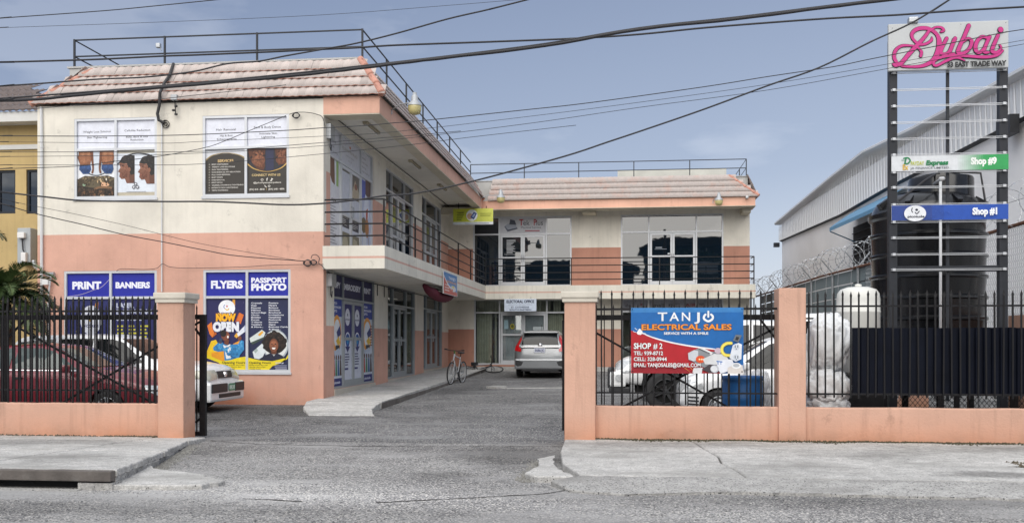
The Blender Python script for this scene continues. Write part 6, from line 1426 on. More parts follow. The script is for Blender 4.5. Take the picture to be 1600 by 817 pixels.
sack('largest white woven sack, on top of the heap beside the plain pillar', (c0.x+.0, 14.68, 1.47), (.31, .30, .40), 3, R(12))
sack('lower white woven sack resting on the low wall side of the heap', (c0.x-.02, 14.62, .84), (.31, .27, .27), 8, R(-5))
sack('dirty white woven sack at the bottom of the heap', (c0.x-.02, 14.70, .50), (.32, .30, .22), 14, 0)
sack('narrow white sack squeezed against the plain pillar', (c0.x-.26, 14.78, 1.20), (.16, .2, .38), 21, R(4))
sack('white sack partly hidden behind the plain pillar, left of it', (2.02, 15.1, .72), (.17, .2, .34), 23, R(4))
# white pressure tank
wx = atY(1341, 500, 15.3).x
t = thing('white_tank', 'narrow white domed tank standing behind the white sacks', 'tank', (wx, 15.3, 1.0))
M_wtank = simple('white_tank_plastic', (.68,.68,.64), .4, 0, .05, 3, dirt=.15, dirtcol=(.5,.48,.42))
m = MB(); m.smooth = True; r = .315
m.lathe([(0, 1.0), (r*.9, 1.0), (r, 1.05), (r, 1.92), (r*1.015, 1.93), (r*1.015, 1.955), (r, 1.96), (r, 2.13), (r*.96, 2.22), (r*.82, 2.28), (r*.5, 2.315), (0, 2.32)], (wx, 15.3, 0), 40).build('shell', M_wtank, t)
m = MB(); m.smooth = True; m.lathe([(0, 2.31), (.05, 2.315), (.05, 2.355), (.02, 2.365), (0, 2.365)], (wx, 15.3, 0), 14).build('cap', M_wtank, t)
MB().box((wx-.3, 15.0, .0), (wx+.3, 15.6, 1.0)).build('stand', M_plastic, t)
# big black water tank
TX, TY, TRr = atY(1449, 400, 18.5).x, 18.5, .985
M_tank = simple('black_polyethylene', (.004,.0045,.006), .2, 0, .25, 1.2, .03, 12, spec=.55, dirt=.06, dirtcol=(.04,.036,.034))
t = thing('water_tank', 'big ribbed black water tank behind the pylon sign', 'tank', (TX, TY, .95))
def tz(y): return EYE + (VH-y)/F*17.15
prof = [(0, .95), (TRr*.98, .95)]
ribs = [332, 362, 395, 428, 461, 494, 530, 566]
zz_ = [tz(y) for y in ribs][::-1]
z = .98
for zr in zz_:
    if zr < 1.05: continue
    prof += [(TRr*.975, zr-.20), (TRr*.985, zr-.075), (TRr*1.02, zr-.055), (TRr*1.02, zr-.015), (TRr*.965, zr+.015)]
ztop = tz(330)
prof = [p for p in prof if p[1] < ztop]
prof += [(TRr*.985, ztop-.12), (TRr*1.03, ztop-.08), (TRr*1.03, ztop), (TRr*.98, ztop+.02), (TRr*.95, ztop+.10), (TRr*.88, ztop+.22), (TRr*.72, ztop+.33), (TRr*.45, ztop+.38), (.50, ztop+.39)]
m = MB(); m.smooth = True; m.lathe(prof, (TX, TY, 0), 72); b_ = m.build('shell', M_tank, t); b_.data.set_sharp_from_angle(angle=R(35))
m = MB(); m.smooth = True; zl = tz(272)
m.lathe([(.555, ztop+.1), (.55, zl-.04), (.53, zl), (.36, zl+.005), (.345, zl+.05), (.25, zl+.075), (0, zl+.08)], (TX+.2, TY-.1, 0), 48).build('lid', M_tank, t).data.set_sharp_from_angle(angle=R(35))
for a in (200, 235, 285, 330):
    q = R(a); m = MB(); m.bar((TX+TRr*.80*math.cos(q), TY+TRr*.80*math.sin(q), ztop+.22), (TX+TRr*.99*math.cos(q), TY+TRr*.99*math.sin(q), ztop+.10), .09, .14); m.build('lifting_lug', M_tank, t)
m = MB(); m.tube([(TX-.75, TY-.95, ztop+.15), (TX-.3, TY-.9, ztop+.50), (TX+.1, TY-.4, zl+.08), (TX+.75, TY-.5, zl+.02), (TX+.82, TY-.55, ztop+.1)], .02, 6); m.build('overflow_cable', M_cable, t)
px0 = atY(1474, 300, 17.15)
m = MB(); m.smooth = True; m.tube([(px0.x, 17.3, tz(292)), (px0.x, 17.3, 1.0)], .024, 10).tube([(px0.x, 17.3, 1.42), (px0.x, 17.3, 1.25)], .035, 10).tube([(px0.x, 17.3, tz(288)), (px0.x+.08, 17.42, tz(286)), (px0.x+.1, 18, tz(287))], .035, 8); m.build('supply_pipe', M_pvc, t)
# tank stand with expanded metal and a salmon wall behind it
t = thing('tank_stand', 'black steel stand with mesh sides under the big black tank', 'stand', (TX, TY, .1))
mb = MB()
for x in (TX-1.1, TX-.1, TX+1.1):
    for y in (TY-1.05, TY+1.05): mb.box((x-.05, y-.05, .05), (x+.05, y+.05, .86))
mb.box((TX-1.2, TY-1.15, .86), (TX+1.2, TY+1.15, .949)); mb.build('frame', M_black, t)
mb = MB(); k = 0
for iz in range(16):
    for ix in range(46):
        x = 3.1 + ix*.075 + (.0375 if iz % 2 else 0); z = .12 + iz*.045
        mb.bar((x, 16.2, z), (x+.0375, 16.2, z+.045), .007).bar((x+.0375, 16.2, z+.045), (x+.075, 16.2, z), .007)
mb.build('expanded_metal', M_black, t, kind='stuff')
for x in (3.05, 4.1, 5.2, 6.3): MB().box((x, 16.17, .05), (x+.07, 16.24, .95)).build('post', M_black, t)
MB().tube([(4.5, 15.9, .42), (5.6, 15.9, .42)], .03, 8).build('drain_pipe', M_black, t)
tag(MB().box((2.9, 21.4, -.1), (6.35, 21.6, .95)).build('yard_wall', M_wall), 'low salmon cross wall seen through the mesh under the tank', 'wall')
tag(MB().lathe([(0, .16), (.3, .14), (.38, .22), (.3, .3), (0, .32)], (2.95, 15.4, 0), 20).build('clay_basin', simple('terracotta', (.25,.09,.055), .8, 0, .3, 6)), 'reddish clay basin on the ground by the sacks', 'basin')
# corrugated dark screen tied to the fence
M_screen = simple('navy_corrugated_sheet', (.004,.006,.014), .6, 0, .35, 3, .12, 25, spec=.15, dirt=.2, dirtcol=(.014,.018,.03))
t = thing('corrugated_screen', 'dark navy corrugated sheet screen fixed behind the right fence', 'screen', (6, YW+.2, .78))
sx0 = atY(1332, 560, YW+.22).x; x = sx0; k = 0; hs_ = atY(1400, 512, YW+.22).z; pitch = .109
rn = random.Random(5)
while x < 9.4:
    m = MB(); a = x; yy = YW+.22 + rn.uniform(-.003, .003); P = [(a, yy+.03), (a+.012, yy), (a+pitch*.72, yy), (a+pitch*.76, yy+.03), (a+pitch, yy+.03)]
    V = []
    for z in (.775, hs_ + rn.uniform(-.004, .004)): V += [(p[0], p[1], z) for p in P] + [(p[0], p[1]+.006, z) for p in P[::-1]]
    n = 10; m.add(V, [(i, (i+1)%n, n+(i+1)%n, n+i) for i in range(n)] + [tuple(range(n)), tuple(range(2*n-1, n-1, -1))]); m.build('panel', M_screen, t); x += pitch
# wire ties and cable ends
# pylon sign
PYl, PYr = atY(1394.5, 300, 15.4).x, atY(1566, 300, 15.4).x
t = thing('pylon_sign', 'tall black pylon sign frame with a white top board and two coloured tenant boards', 'sign', ((PYl+PYr)/2, 15.4, 0))
PZ = lambda y: atY(1480, y, 15.33).z
mb = MB(); mb.box((PYl-.06, 15.34, 0), (PYl+.055, 15.46, PZ(60))); mb.build('post', M_rail, t)
mb = MB(); mb.box((PYr-.06, 15.34, 0), (PYr+.06, 15.46, PZ(55))); mb.build('post', M_rail, t)
xc = atY(1480.5, 300, 15.4).x; MB().box((xc-.02, 15.38, .6), (xc+.02, 15.42, PZ(60))).build('post', M_rail, t)
MB().box((PYl+.056, 15.35, PZ(424)), (PYr-.061, 15.42, PZ(415))).build('crossbeam', M_rail, t)
PF = Fr(0, 15.33, 0, -1)
slats = [112, 139, 164.5, 190.5, 216, 241, 268, 292, 319, 346, 371, 397, 421]
for k, y in enumerate(slats):
    zc = PZ(y); m = MB(); m.box((PYl-.04, 15.325, zc-.014), (PYr+.045, 15.339, zc-.006)); m.box((PYl-.04, 15.325, zc+.006), (PYr+.045, 15.339, zc+.014)); m.build('rail', M_alu, t)
m = MB()
for y in slats:
    for x in (PYl, PYr): m.bbox((x-.022, 15.30, PZ(y)-.02), (x+.022, 15.3245, PZ(y)+.02), .004)
m.build('clamps', M_alu, t, kind='stuff')
bl, br = atY(1386.5, 80, 15.3).x, atY(1573.5, 80, 15.3).x
z0, z1 = PZ(111), PZ(38); BWd, BHt = br-bl, z1-z0
bd = MB().bbox((bl, 15.24, z0), (br, 15.30, z1), .01).build('top_board', simple('board_white', (.47,.49,.50), .5, 0, .06, 2, dirt=.2, dirtcol=(.42,.43,.42)), t)
m = MB(); q = atY(1424, 36, 15.3); m.bbox((q.x-.06, 15.2, z1), (q.x+.08, 15.32, z1+.09), .02).build('floodlight', M_steel, t)
DF = Fr(0, 15.24, 0, -1)
pr = Print(DF, bl, z0, .002, BWd, BHt)
# lettering traced in board units: board spans x 150..1160, y 190..605 of the enlarged view
def T(pts): return [((x-147)/1015, 1-(y-200+ (x-147)*.02)/400) for x, y in pts]
strokes = [
 (T([(352, 330), (345, 290), (375, 255), (430, 240), (500, 250), (560, 300), (578, 370), (565, 450), (520, 520), (440, 560), (340, 568), (260, 560)]), [.045, .06, .07, .07, .06, .06, .09, .10, .08, .06, .04, .05]),
 (T([(352, 330), (400, 375), (460, 375), (510, 345), (515, 318)]), [.045, .05, .045, .05, .02]),
 (T([(500, 250), (450, 320), (390, 385), (320, 460), (260, 530), (215, 558), (192, 545)]), [.05, .06, .07, .075, .07, .06, .06]),
 (T([(505, 262), (545, 235), (595, 238), (612, 262), (590, 275)]), [.04, .035, .04, .06, .03]),
 (T([(420, 478), (425, 440), (385, 400), (330, 388), (255, 390), (205, 430), (195, 490), (225, 545)]), [.05, .05, .035, .035, .05, .06, .06, .05]),
 (T([(640, 330), (605, 400), (590, 450), (620, 465), (660, 440), (700, 340)]), [.06, .06, .06, .055, .045, .05]),
 (T([(712, 330), (680, 410), (665, 455), (700, 462)]), [.06, .06, .06, .04]),
 (T([(825, 225), (785, 320), (745, 410), (735, 450), (775, 462), (830, 420), (850, 360), (820, 335), (780, 360)]), [.07, .065, .07, .07, .06, .06, .06, .05, .04]),
 (T([(975, 330), (935, 322), (895, 360), (880, 420), (905, 455), (945, 430), (985, 350)]), [.05, .055, .065, .07, .06, .05, .045]),
 (T([(1000, 320), (965, 400), (955, 450), (990, 455)]), [.06, .06, .06, .04]),
 (T([(1070, 310), (1035, 390), (1020, 445), (1060, 455), (1095, 420), (1085, 395)]), [.06, .065, .065, .05, .035, .03]),
 (T([(1090, 262), (1092, 268)]), [.09, .09]),
 (T([(1110, 440), (1060, 480), (960, 495), (820, 485), (700, 478), (600, 490), (535, 520), (530, 555), (560, 560), (640, 520), (720, 495), (790, 522)]), [.03, .05, .055, .05, .045, .05, .05, .045, .045, .05, .05, .02]),
]
for P_, wd in strokes: pr.ribbon(P_, [q*BHt*1.18+.014 for q in wd], '#3a2040', 7)
for P_, wd in strokes: pr.ribbon(P_, [q*BHt*1.18-.002 for q in wd], '#c0257e', 7)
pr.text('33 EAST TRADE WAY', .487, .035, .10, '#101216', w=.49, bold=.055)
for x_, y_ in ((.03, .9), (.6, .93), (.97, .93), (.03, .08)): pr.ell(x_, y_, .004, .008, '#30343a', 8)
pr.build('lettering', bd)
def tenant(y0, y1, nm):
    z0, z1 = PZ(y1), PZ(y0); a, b = PYl-.04, PYr+.05
    o = MB().box((a, 15.300, z0), (b, 15.318, z1)).build('tenant_board', M_white, t); return o, Print(PF, a, z0, .032, b-a, z1-z0)
o, pr = tenant(243.5, 267, 'a'); pr.rect(0, 0, 1, 1, '#d6dade')
for i in range(14): 
    k = i/13; c1 = hexc('#d6dade'); c2 = hexc('#2f9e57'); pr.rect(.55+.018*i, 0, .568+.018*i, 1, tuple(c1[j]*(1-k)+c2[j]*k for j in range(3)))
pr.rect(.80, 0, 1, 1, '#2f9e57')
pr.text('Shop #9', .68, .38, .42, '#eef2ee', w=.22, bold=.055)
pr.ribbon([(.105, .85), (.14, .88), (.16, .70), (.14, .50), (.12, .50)], .022, '#1f7f4f', 4).ribbon([(.125, .86), (.11, .40)], .022, '#1f7f4f', 3).ribbon([(.085, .72), (.12, .72)], .008, '#1f7f4f', 2).text('Ex', .095, .10, .34, '#d9b03a', w=.05, bold=.03)
pr.text('PAYDAY', .165, .38, .26, '#b9c23a', w=.115, bold=.02).text('Express', .295, .38, .30, '#1f7f4f', w=.19, bold=.05, shear=.15).text('JA FINANCE LIMITED', .16, .12, .13, '#5a6068', w=.33, bold=.01)
pr.build('print', o)
o, pr = tenant(320.5, 344, 'b'); pr.rect(0, 0, 1, 1, '#1d4fae').rect(0, 0, .35, 1, '#27448f').rect(.35, 0, .45, 1, '#214aa0')
rn = random.Random(3)
for i in range(60): pr.ell(rn.uniform(.01, .5), rn.uniform(.05, .95), .005, .02, '#3f63b4' if i % 2 else '#1a3f96', 6)
pr.ell(.20, .45, .095, .62*.85, '#e6e9ee', 32).ribbon([(.175, .80), (.17, .65), (.178, .52)], .014, '#20243a', 3).ell(.213, .68, .012, .08, '#20243a').ribbon([(.20, .52), (.215, .42), (.235, .58)], .014, '#20243a', 4)
pr.text('picotude', .135, .17, .15, '#20243a', w=.145, bold=.03); pr.text('Shop #1', .69, .33, .42, '#eef2f6', w=.21, bold=.055); pr.build('print', o)

# ============================================================ WAREHOUSE, CHAIN LINK FENCE WITH RAZOR WIRE
WH = Fr(8.5, 21.0, -25, -1.1)          # its long wall, facing the yard
def whuv(x, y): return WH.uv(x, y)
M_ware = simple('warehouse_render', (.86,.855,.85), .85, 0, .06, .8, .25, 20, dirt=.15, dirtcol=(.40,.385,.37))
M_clad = simple('cladding_sheet', (.72,.735,.75), .5, .05, .06, .6, dirt=.2, dirtcol=(.38,.38,.38))
wh = thing('warehouse', 'pale grey warehouse with ribbed metal cladding along its top, on the right', 'building', (8.4, 21, 0))
ua, ub = whuv(1222, 376)[0], whuv(1760, 100)[0]
mb = MB(); WH.box(mb, ua, ub, -.2, 7.2, -.25, 0); mb.build('wall', M_ware, wh)
mb = MB(); WH.box(mb, ua, ua+.25, -.2, 7.2, -16, -.251); mb.build('end_wall', M_ware, wh)
mb = MB(); WH.box(mb, ub-.25, ub, -.2, 7.2, -16, -.251); mb.build('end_wall', M_ware, wh)
topl = [(1219, 351), (1307, 280), (1360, 240), (1440, 203), (1545, 149), (1600, 120), (1760, 35)]; botl = [(1222, 376.5), (1318, 335), (1387, 295.6), (1439, 269), (1496, 240), (1593, 190.6), (1760, 105)]
top = [whuv(*p) for p in topl]; bot = [whuv(*p) for p in botl]
U0, U1_ = top[0][0], top[-1][0]
zt_ = lambda u: interp(u, sorted(top)); zb_ = lambda u: interp(u, sorted(bot))
me_n = 0; u = min(ua, ub); ue = max(ua, ub); rib = .30
while u < ue:
    m = MB(); n = 5; us = [u, u+.05, u+.09, u+rib-.09, u+rib-.05, u+rib]; ds = [.10, .10, .13, .13, .10, .10]; us = [u, u+.035, u+.065, u+.10, u+rib]; ds = [.12, .16, .16, .12, .12]
    V = [WH.p(a, zb_(a), d) for a, d in zip(us, ds)] + [WH.p(a, zt_(a)-.02, d) for a, d in zip(us, ds)]
    m.add(V, [(i, i+1, 6+i-1, 5+i) for i in range(4)]); m.build('cladding_panel', M_clad, wh, fix=False); u += rib; me_n += 1
m = MB(); P_ = sorted(top); pts = [WH.p(a, b+.05, .22) for a, b in P_]
m.tube(pts, .07, 6)
for a, b in zip(P_, P_[1:]):
    m.add([WH.p(a[0], a[1]-.02, .0), WH.p(b[0], b[1]-.02, .0), WH.p(b[0], b[1]-.02, .22), WH.p(a[0], a[1]-.02, .22), WH.p(a[0], a[1]+.12, -6), WH.p(b[0], b[1]+.12, -6)], [(0,1,2,3), (3,2,5,4)])
m.build('roof_edge', M_clad, wh)
m = MB()
for (a, b), (a2, b2) in zip(sorted(bot), sorted(bot)[1:]): m.add([WH.p(a, b, .14), WH.p(a2, b2, .14), WH.p(a2, b2-.05, .02), WH.p(a, b-.05, .02)], [(0,1,2,3)])
m.build('flashing', M_rail, wh)
# blue awning over a louvred opening
M_awn = simple('blue_fibreglass', (.10,.28,.46), .4, 0, .12, 3)
a0, a1 = whuv(1345, 357), whuv(1398, 318)
us_, ue_ = sorted((whuv(1338, 340)[0], whuv(1420, 300)[0])); zt0 = 5.55; zt0 = whuv(1360, 318)[1]
m = MB(); n = 8
for i in range(n):
    ua_ = us_ + (ue_-us_)*i/n; ub_ = us_+(ue_-us_)*(i+1)/n
    for j in range(4):
        f0, f1 = j/4, (j+1)/4; D = lambda f: .9*f; Z = lambda f: zt0 - .50*f - .10*f*f
        m.add([WH.p(ua_, Z(f0), D(f0)), WH.p(ub_, Z(f0), D(f0)), WH.p(ub_, Z(f1), D(f1)), WH.p(ua_, Z(f1), D(f1))], [(0,1,2,3)])
m.add([WH.p(us_, zt0, 0), WH.p(us_, zt0-.60, .9), WH.p(us_, zt0-.72, .9), WH.p(us_, zt0-.12, 0)], [(0,1,2,3)]).add([WH.p(us_, zt0-.60, .9), WH.p(ue_, zt0-.60, .9), WH.p(ue_, zt0-.72, .9), WH.p(us_, zt0-.72, .9)], [(0,1,2,3)])
m.tube([WH.p(us_, zt0-.72, .88), WH.p(us_, zt0-1.1, 0)], .02, 5).build('awning', M_awn, wh)
lv = MB(); la_, lb_ = sorted((whuv(1347, 400)[0], whuv(1375, 400)[0])); WH.box(lv, la_-1.0, lb_+2.2, zt0-2.9, zt0-.55, .0, .02); lo = lv.build('louvre_window', M_dark, wh)
for k in range(9): 
    m = MB(); WH.box(m, la_-1.0, lb_+2.2, zt0-2.8+.25*k, zt0-2.78+.25*k, .02, .07); m.build('louvre_blade', M_rail, lo)
m = MB(); q = WH.uv(1598, 192); WH.box(m, q[0]-.5, q[0]+.2, q[1]-.25, q[1]+.15, .15, .35); m.build('floodlight', M_plastic, wh)
m = MB(); q = whuv(1221, 382); WH.box(m, q[0]-.12, q[0]+.1, q[1]-.12, q[1]+.08, .1, .35); m.build('floodlight', M_rail, wh)
# chain link boundary
CL = Fr(7.1, 17.4, -24.5, -.9*1.05)
ca = CL.uv(1178, 464)[0]; cb = CL.uv(1720, 300)[0]
cz = lambda u: interp(u, sorted([CL.uv(1191, 460), CL.uv(1289, 430), CL.uv(1544, 365), CL.uv(1599, 348), CL.uv(1700, 318)]))
cl = thing('chain_link_fence', 'galvanised chain link boundary fence running back on the right', 'fence', (6.9, 24, 0))
lo_, hi_ = min(ca, cb), max(ca, cb)
m = MB(); pts = [CL.p(lo_ + (hi_-lo_)*i/14, cz(lo_ + (hi_-lo_)*i/14), 0) for i in range(15)]; m.tube(pts, .035, 6).build('top_rail', M_rust, cl)
u = lo_; k = 0
while u <= hi_:
    m = MB(); m.tube([CL.p(u, 0, 0), CL.p(u, cz(u)+.05, 0)], .035, 6); m.build('post', M_steel, cl)
    for s in (1, -1):
        m = MB(); m.tube([CL.p(u, cz(u), 0), CL.p(u, cz(u)+.42, s*.34)], .02, 5).build('arm', M_steel, cl)
    u += 2.9
# wire mesh: two families of zigzag strands
m = MB(); un, uf = hi_, hi_; st_ = .085; segs = 0
u = lo_ if False else (hi_ if hi_ < lo_ else lo_)
# only the near stretch shows its diamonds; the far stretch carries privacy sheet
near_u = [u_ for u_ in (lo_, hi_) if CL.p(u_, 0).y < 20][0]; far_u = lo_ if near_u == hi_ else hi_
sgn = 1 if far_u > near_u else -1
uu = near_u
while abs(uu-near_u) < 12.5:
    top_ = cz(uu); z = .1; 
    pts = []
    kk = 0
    while z < top_:
        pts.append(CL.p(uu + (st_*.5 if (kk+segs) % 2 else 0), z, .006 if kk % 2 else -.006)); z += .06; kk += 1
    if len(pts) > 2: m.tube(pts, .0035, 3, False)
    uu += sgn*st_*.5*1.0*(1)
    if segs % 2: pass
    segs += 1
m.build('wire_mesh', M_steel, cl, kind='stuff')
M_sheet = simple('privacy_sheet', (.17,.21,.22), .8, 0, .1, 1.5, .3, 14, dirt=.3, dirtcol=(.24,.27,.27))
ps = MB(); a, b = CL.uv(1186, 480)[0], CL.uv(1375, 430)[0]; a, b = min(a, b), max(a, b); n = 12
for i in range(n):
    q = MB(); u0 = a+(b-a)*i/n; u1 = a+(b-a)*(i+1)/n; r_ = 9
    for j in range(r_):
        z0 = .1 + (cz(u0)-.12)*j/r_; z1 = .1 + (cz(u0)-.12)*(j+1)/r_; z2 = .1 + (cz(u1)-.12)*j/r_; z3 = .1 + (cz(u1)-.12)*(j+1)/r_
        q.add([CL.p(u0, z0, -.05), CL.p(u1-.03, z2, -.05), CL.p(u1-.03, z3-.03, -.065), CL.p(u0, z1-.03, -.065), CL.p(u0, z1-.03, -.08), CL.p(u1-.03, z3-.03, -.08)], [(0,1,2,3), (3,2,5,4)])
    q.build('privacy_panel', M_sheet, cl, fix=False)
# razor wire coil
rz_ = thing('razor_wire', 'loose coil of razor wire along the top of the chain link fence', 'razor wire', tuple(CL.p(0, 3.4)))
m = MB(); pts = []; N_ = 1500; loops = 46; rnn = random.Random(3)
blades = MB()
for i in range(N_):
    f = i/N_; u_ = lo_+(hi_-lo_)*f; a = 2*math.pi*loops*f; rr = .34*(1+.16*math.sin(f*70)+.1*math.sin(f*31)); 
    pts.append(CL.p(u_ + .22*math.sin(a*.5), cz(u_)+.36+rr*math.sin(a), rr*math.cos(a)))
m.tube(pts, .0055, 4, False); o = m.build('coil', M_steel, rz_)
for i in range(0, N_-2, 2):
    p_, q_ = pts[i], pts[i+1]; d_ = (q_-p_).normalized(); nn = d_.orthogonal().normalized()*.03; blades.add([p_, p_+d_*.035+nn, p_+d_*.07, p_+d_*.035-nn], [(0,1,2),(0,2,3)])
blades.build('barbs', M_steel, rz_, kind='stuff')
pts2 = [CL.p(u_, cz(u_)+.33+.03*math.sin(k), s*.27) for k, u_ in enumerate([lo_+(hi_-lo_)*q/30 for q in range(31)]) for s in (1,)]
MB().tube(pts2, .006, 4, False).build('stay_wire', M_steel, rz_)
tag(MB().box((6.75, 14.3, -.1), (7.0, 18.2, 1.95)).build('return_wall', M_wall), 'salmon return wall at the far right behind the fence bars', 'wall')

# ============================================================ SIGNS, AWNING AND LAMPS ON THE BUILDING
SB = Fr(XS+.012, 0, 1, 0)                    # face of the balcony towards the yard (u = y)
def sign_box(name, label, fr, x0, x1, y0, y1, th, cat='sign'):
    u0, v0 = fr.uv(x0, y1); u1, v1 = fr.uv(x1, y0); v0 = fr.uv(x0, y1)[1]; return u0, u1, v0, v1
ye = Fr(0, 35.4, 0, -1)
u0, v1 = ye.uv(708, 326.5); u1, v0 = ye.uv(770.5, 350.5)
t = thing('hanging_sign', 'yellow green computer services sign hung from the eaves at the inner corner', 'sign', (u0, 35.4, v0))
m = MB(); ye.box(m, u0, u1, v0, v1, -.03, 0); m.build('board', M_white, t); m = MB(); m.tube([ye.p(u0+.2, v1, -.01), ye.p(u0+.2, 6.56, -.01)], .012, 5).tube([ye.p(u1-.25, v1, -.01), ye.p(u1-.25, 6.43, -.01)], .012, 5).build('hanger', M_black, t)
pr = Print(ye, u0, v0, .002, u1-u0, v1-v0); pr.rect(0, 0, 1, 1, '#c3c93c').rect(0, 0, 1, .17, '#d6dadc').rect(.55, .17, 1, 1, '#cdd25a')
pr.text('Computers', .09, .72, .11, '#343a1c', w=.18, bold=.03)
for i in range(4): pr.rect(.09, .60-.11*i, .27-.02*i, .65-.11*i, '#6a7a2a')
pr.ell(.47, .58, .14, .36, '#e8ecf0', 24).ell(.42, .52, .07, .2, '#c9a58a').poly([(.43, .45), (.52, .80), (.60, .70), (.52, .32)], '#2f4a8c').poly([(.47, .50), (.53, .70), (.56, .64), (.51, .44)], '#9fb0d0')
pr.rect(.68, .66, .96, .70, '#8a8f30').rect(.68, .53, .94, .58, '#8a8f30').rect(.3, .05, .9, .10, '#9aa0a8'); pr.build('print', t, M_printg)
ef = Fr(0, 36.32, 0, -1); u0, v1 = ef.uv(788, 467); u1, v0 = ef.uv(838, 486)
t = thing('office_sign', 'white electoral office sign under the balcony edge of the back wing', 'sign', (u0, 36.32, v0))
m = MB(); ef.box(m, u0, u1, v0, v1, -.04, 0); m.build('board', M_white, t); m = MB()
for q in (.17, .83): m.tube([ef.p(u0+(u1-u0)*q, v1, -.02), ef.p(u0+(u1-u0)*q, v1+.06, .012), ef.p(u0+(u1-u0)*q, 3.15, .012)], .01, 5)
m.build('hanger', M_steel, t)
pr = Print(ef, u0, v0, .002, u1-u0, v1-v0); pr.rect(0, 0, 1, 1, '#cbd6e6').text('ELECTORAL OFFICE', .07, .68, .22, '#27304a', w=.86, bold=.05).text('Office of the Returning Officer', .12, .50, .07, '#5a6884', w=.76).text('ST. CATHERINE', .21, .26, .13, '#3c4864', w=.57, bold=.03).text('SOUTH EASTERN', .16, .06, .13, '#3c4864', w=.68, bold=.03); pr.build('print', t, M_printg)
ua_ = SB.uv(691, 440)[0]; ub_ = SB.uv(713, 440)[0]
t = thing('small_banner', 'small blue and red banner hung on the balcony face above the maroon awning', 'banner', tuple(SB.p(ua_, 3.1)))
za, zb2 = 3.50, SB.uv(691, 458)[1]
m = MB(); SB.box(m, ua_, ub_, zb2, za, .015, .03); m.build('sheet', M_white, t)
pr = Print(SB, ua_, zb2, .032, ub_-ua_, za-zb2); pr.rect(0, 0, 1, 1, '#c9cdd4').rect(.03, .02, .97, .98, '#2c7ab8').poly([(.03, .02), (.03, .80), (.3, .45), (.6, .25), (.97, .18), (.97, .02)], '#b83a34').ribbon([(.03, .82), (.3, .47), (.6, .27)], .05, '#e0e2e6', 4)
pr.text('TANJO', .35, .72, .12, '#dfe6f2', w=.5, bold=.03).text('ELECTRICAL SALES', .25, .55, .09, '#e0a060', w=.65, bold=.03)
for i in range(3): pr.rect(.10, .40-.12*i, .40, .44-.12*i, '#e0d8d8')
pr.ell(.68, .32, .2, .14, '#c9ced6').ell(.68, .4, .08, .05, '#d8c84a').ell(.6, .25, .06, .05, '#cf5a3c'); pr.build('print', t, M_printg)
M_maroon = simple('maroon_canvas', (.13,.012,.03), .8, 0, .2, 4)
t = thing('folded_awning', 'folded maroon fabric awning under the balcony beside the small banner', 'awning', tuple(SB.p(ua_, 2.9)))
m = MB(); m.smooth = True; pts = []
for k, f in enumerate([0, .15, .3, .45, .6, .75, .9, 1]): pts.append(SB.p(ua_-1.2+ (ub_-ua_+1.4)*f, 3.02-.22*math.sin(f*2.6)-.02*(k%2), -.28+.1*f))
m.tube(pts, [.05, .12, .15, .14, .15, .13, .12, .07], 10); m.build('canvas', M_maroon, t); MB().tube([SB.p(ua_-1.2, 3.02, -.3), SB.p(ub_+.2, 2.98, -.18)], .02, 6).build('roller', M_black, t)
# wall lamps
M_dome = simple('amber_globe', (.50,.44,.20), .3, 0, .15, 9, coat=.3); M_lhouse = simple('lamp_housing', (.40,.42,.44), .5, .3, .15, 9)
def lamp(label, p, head, sc_=1.0):
    t = thing('wall_lamp', label, 'lamp', p, 0, 'wall lamps on the eaves'); p = Vector(p); h = Vector(head); mid = p.lerp(h, .35) + Vector((0, 0, .10*sc_))
    MB().tube([p, p + Vector((0,0,.10*sc_)), mid + Vector((0,0,.06)), h + Vector((0,0,.09*sc_))], .016*sc_, 6).build('arm', M_lhouse, t)
    m = MB(); m.smooth = True; s = sc_
    m.lathe([(0, .30*s), (.045*s, .30*s), (.05*s, .24*s), (.075*s, .22*s), (.08*s, .12*s), (.10*s, .09*s), (.155*s, .04*s), (.16*s, .0)], h, 20).build('housing', M_lhouse, t)
    m = MB(); m.smooth = True; m.lathe([(.150*s, 0), (.152*s, -.03*s), (.145*s, -.10*s), (.12*s, -.17*s), (.06*s, -.19*s), (0, -.195*s)], h, 20).build('globe', M_dome, t)
q = atX(612, 179, XF+.01); lamp('large wall lamp with amber globe on the side eaves nearest the street', q, tuple(atX(648, 166, q.x+.62+.0)), 1.0)
q = atX(751, 314, XF+.01); lamp('wall lamp at the inner corner of the eaves above the yellow sign', q, (q.x+.75, q.y, q.z+.1), 1.0)
q = atY(1114, 318, YF-.005); lamp('wall lamp with yellow globe on the right end of the back eaves', q, (q.x+.18, YF-.35, q.z+.06), .95)
q = atY(1166, 310, YF-.01); tag(MB().tube([q, q + Vector((.02, -.1, -.02)), q + Vector((.06, -.14, .05))], .02, 6).bbox((q.x-.04, q.y-.18, q.z-.02), (q.x+.06, q.y-.06, q.z+.07), .015).build('security_camera', M_steel), 'tiny fixture at the far right end of the back eaves', 'camera')
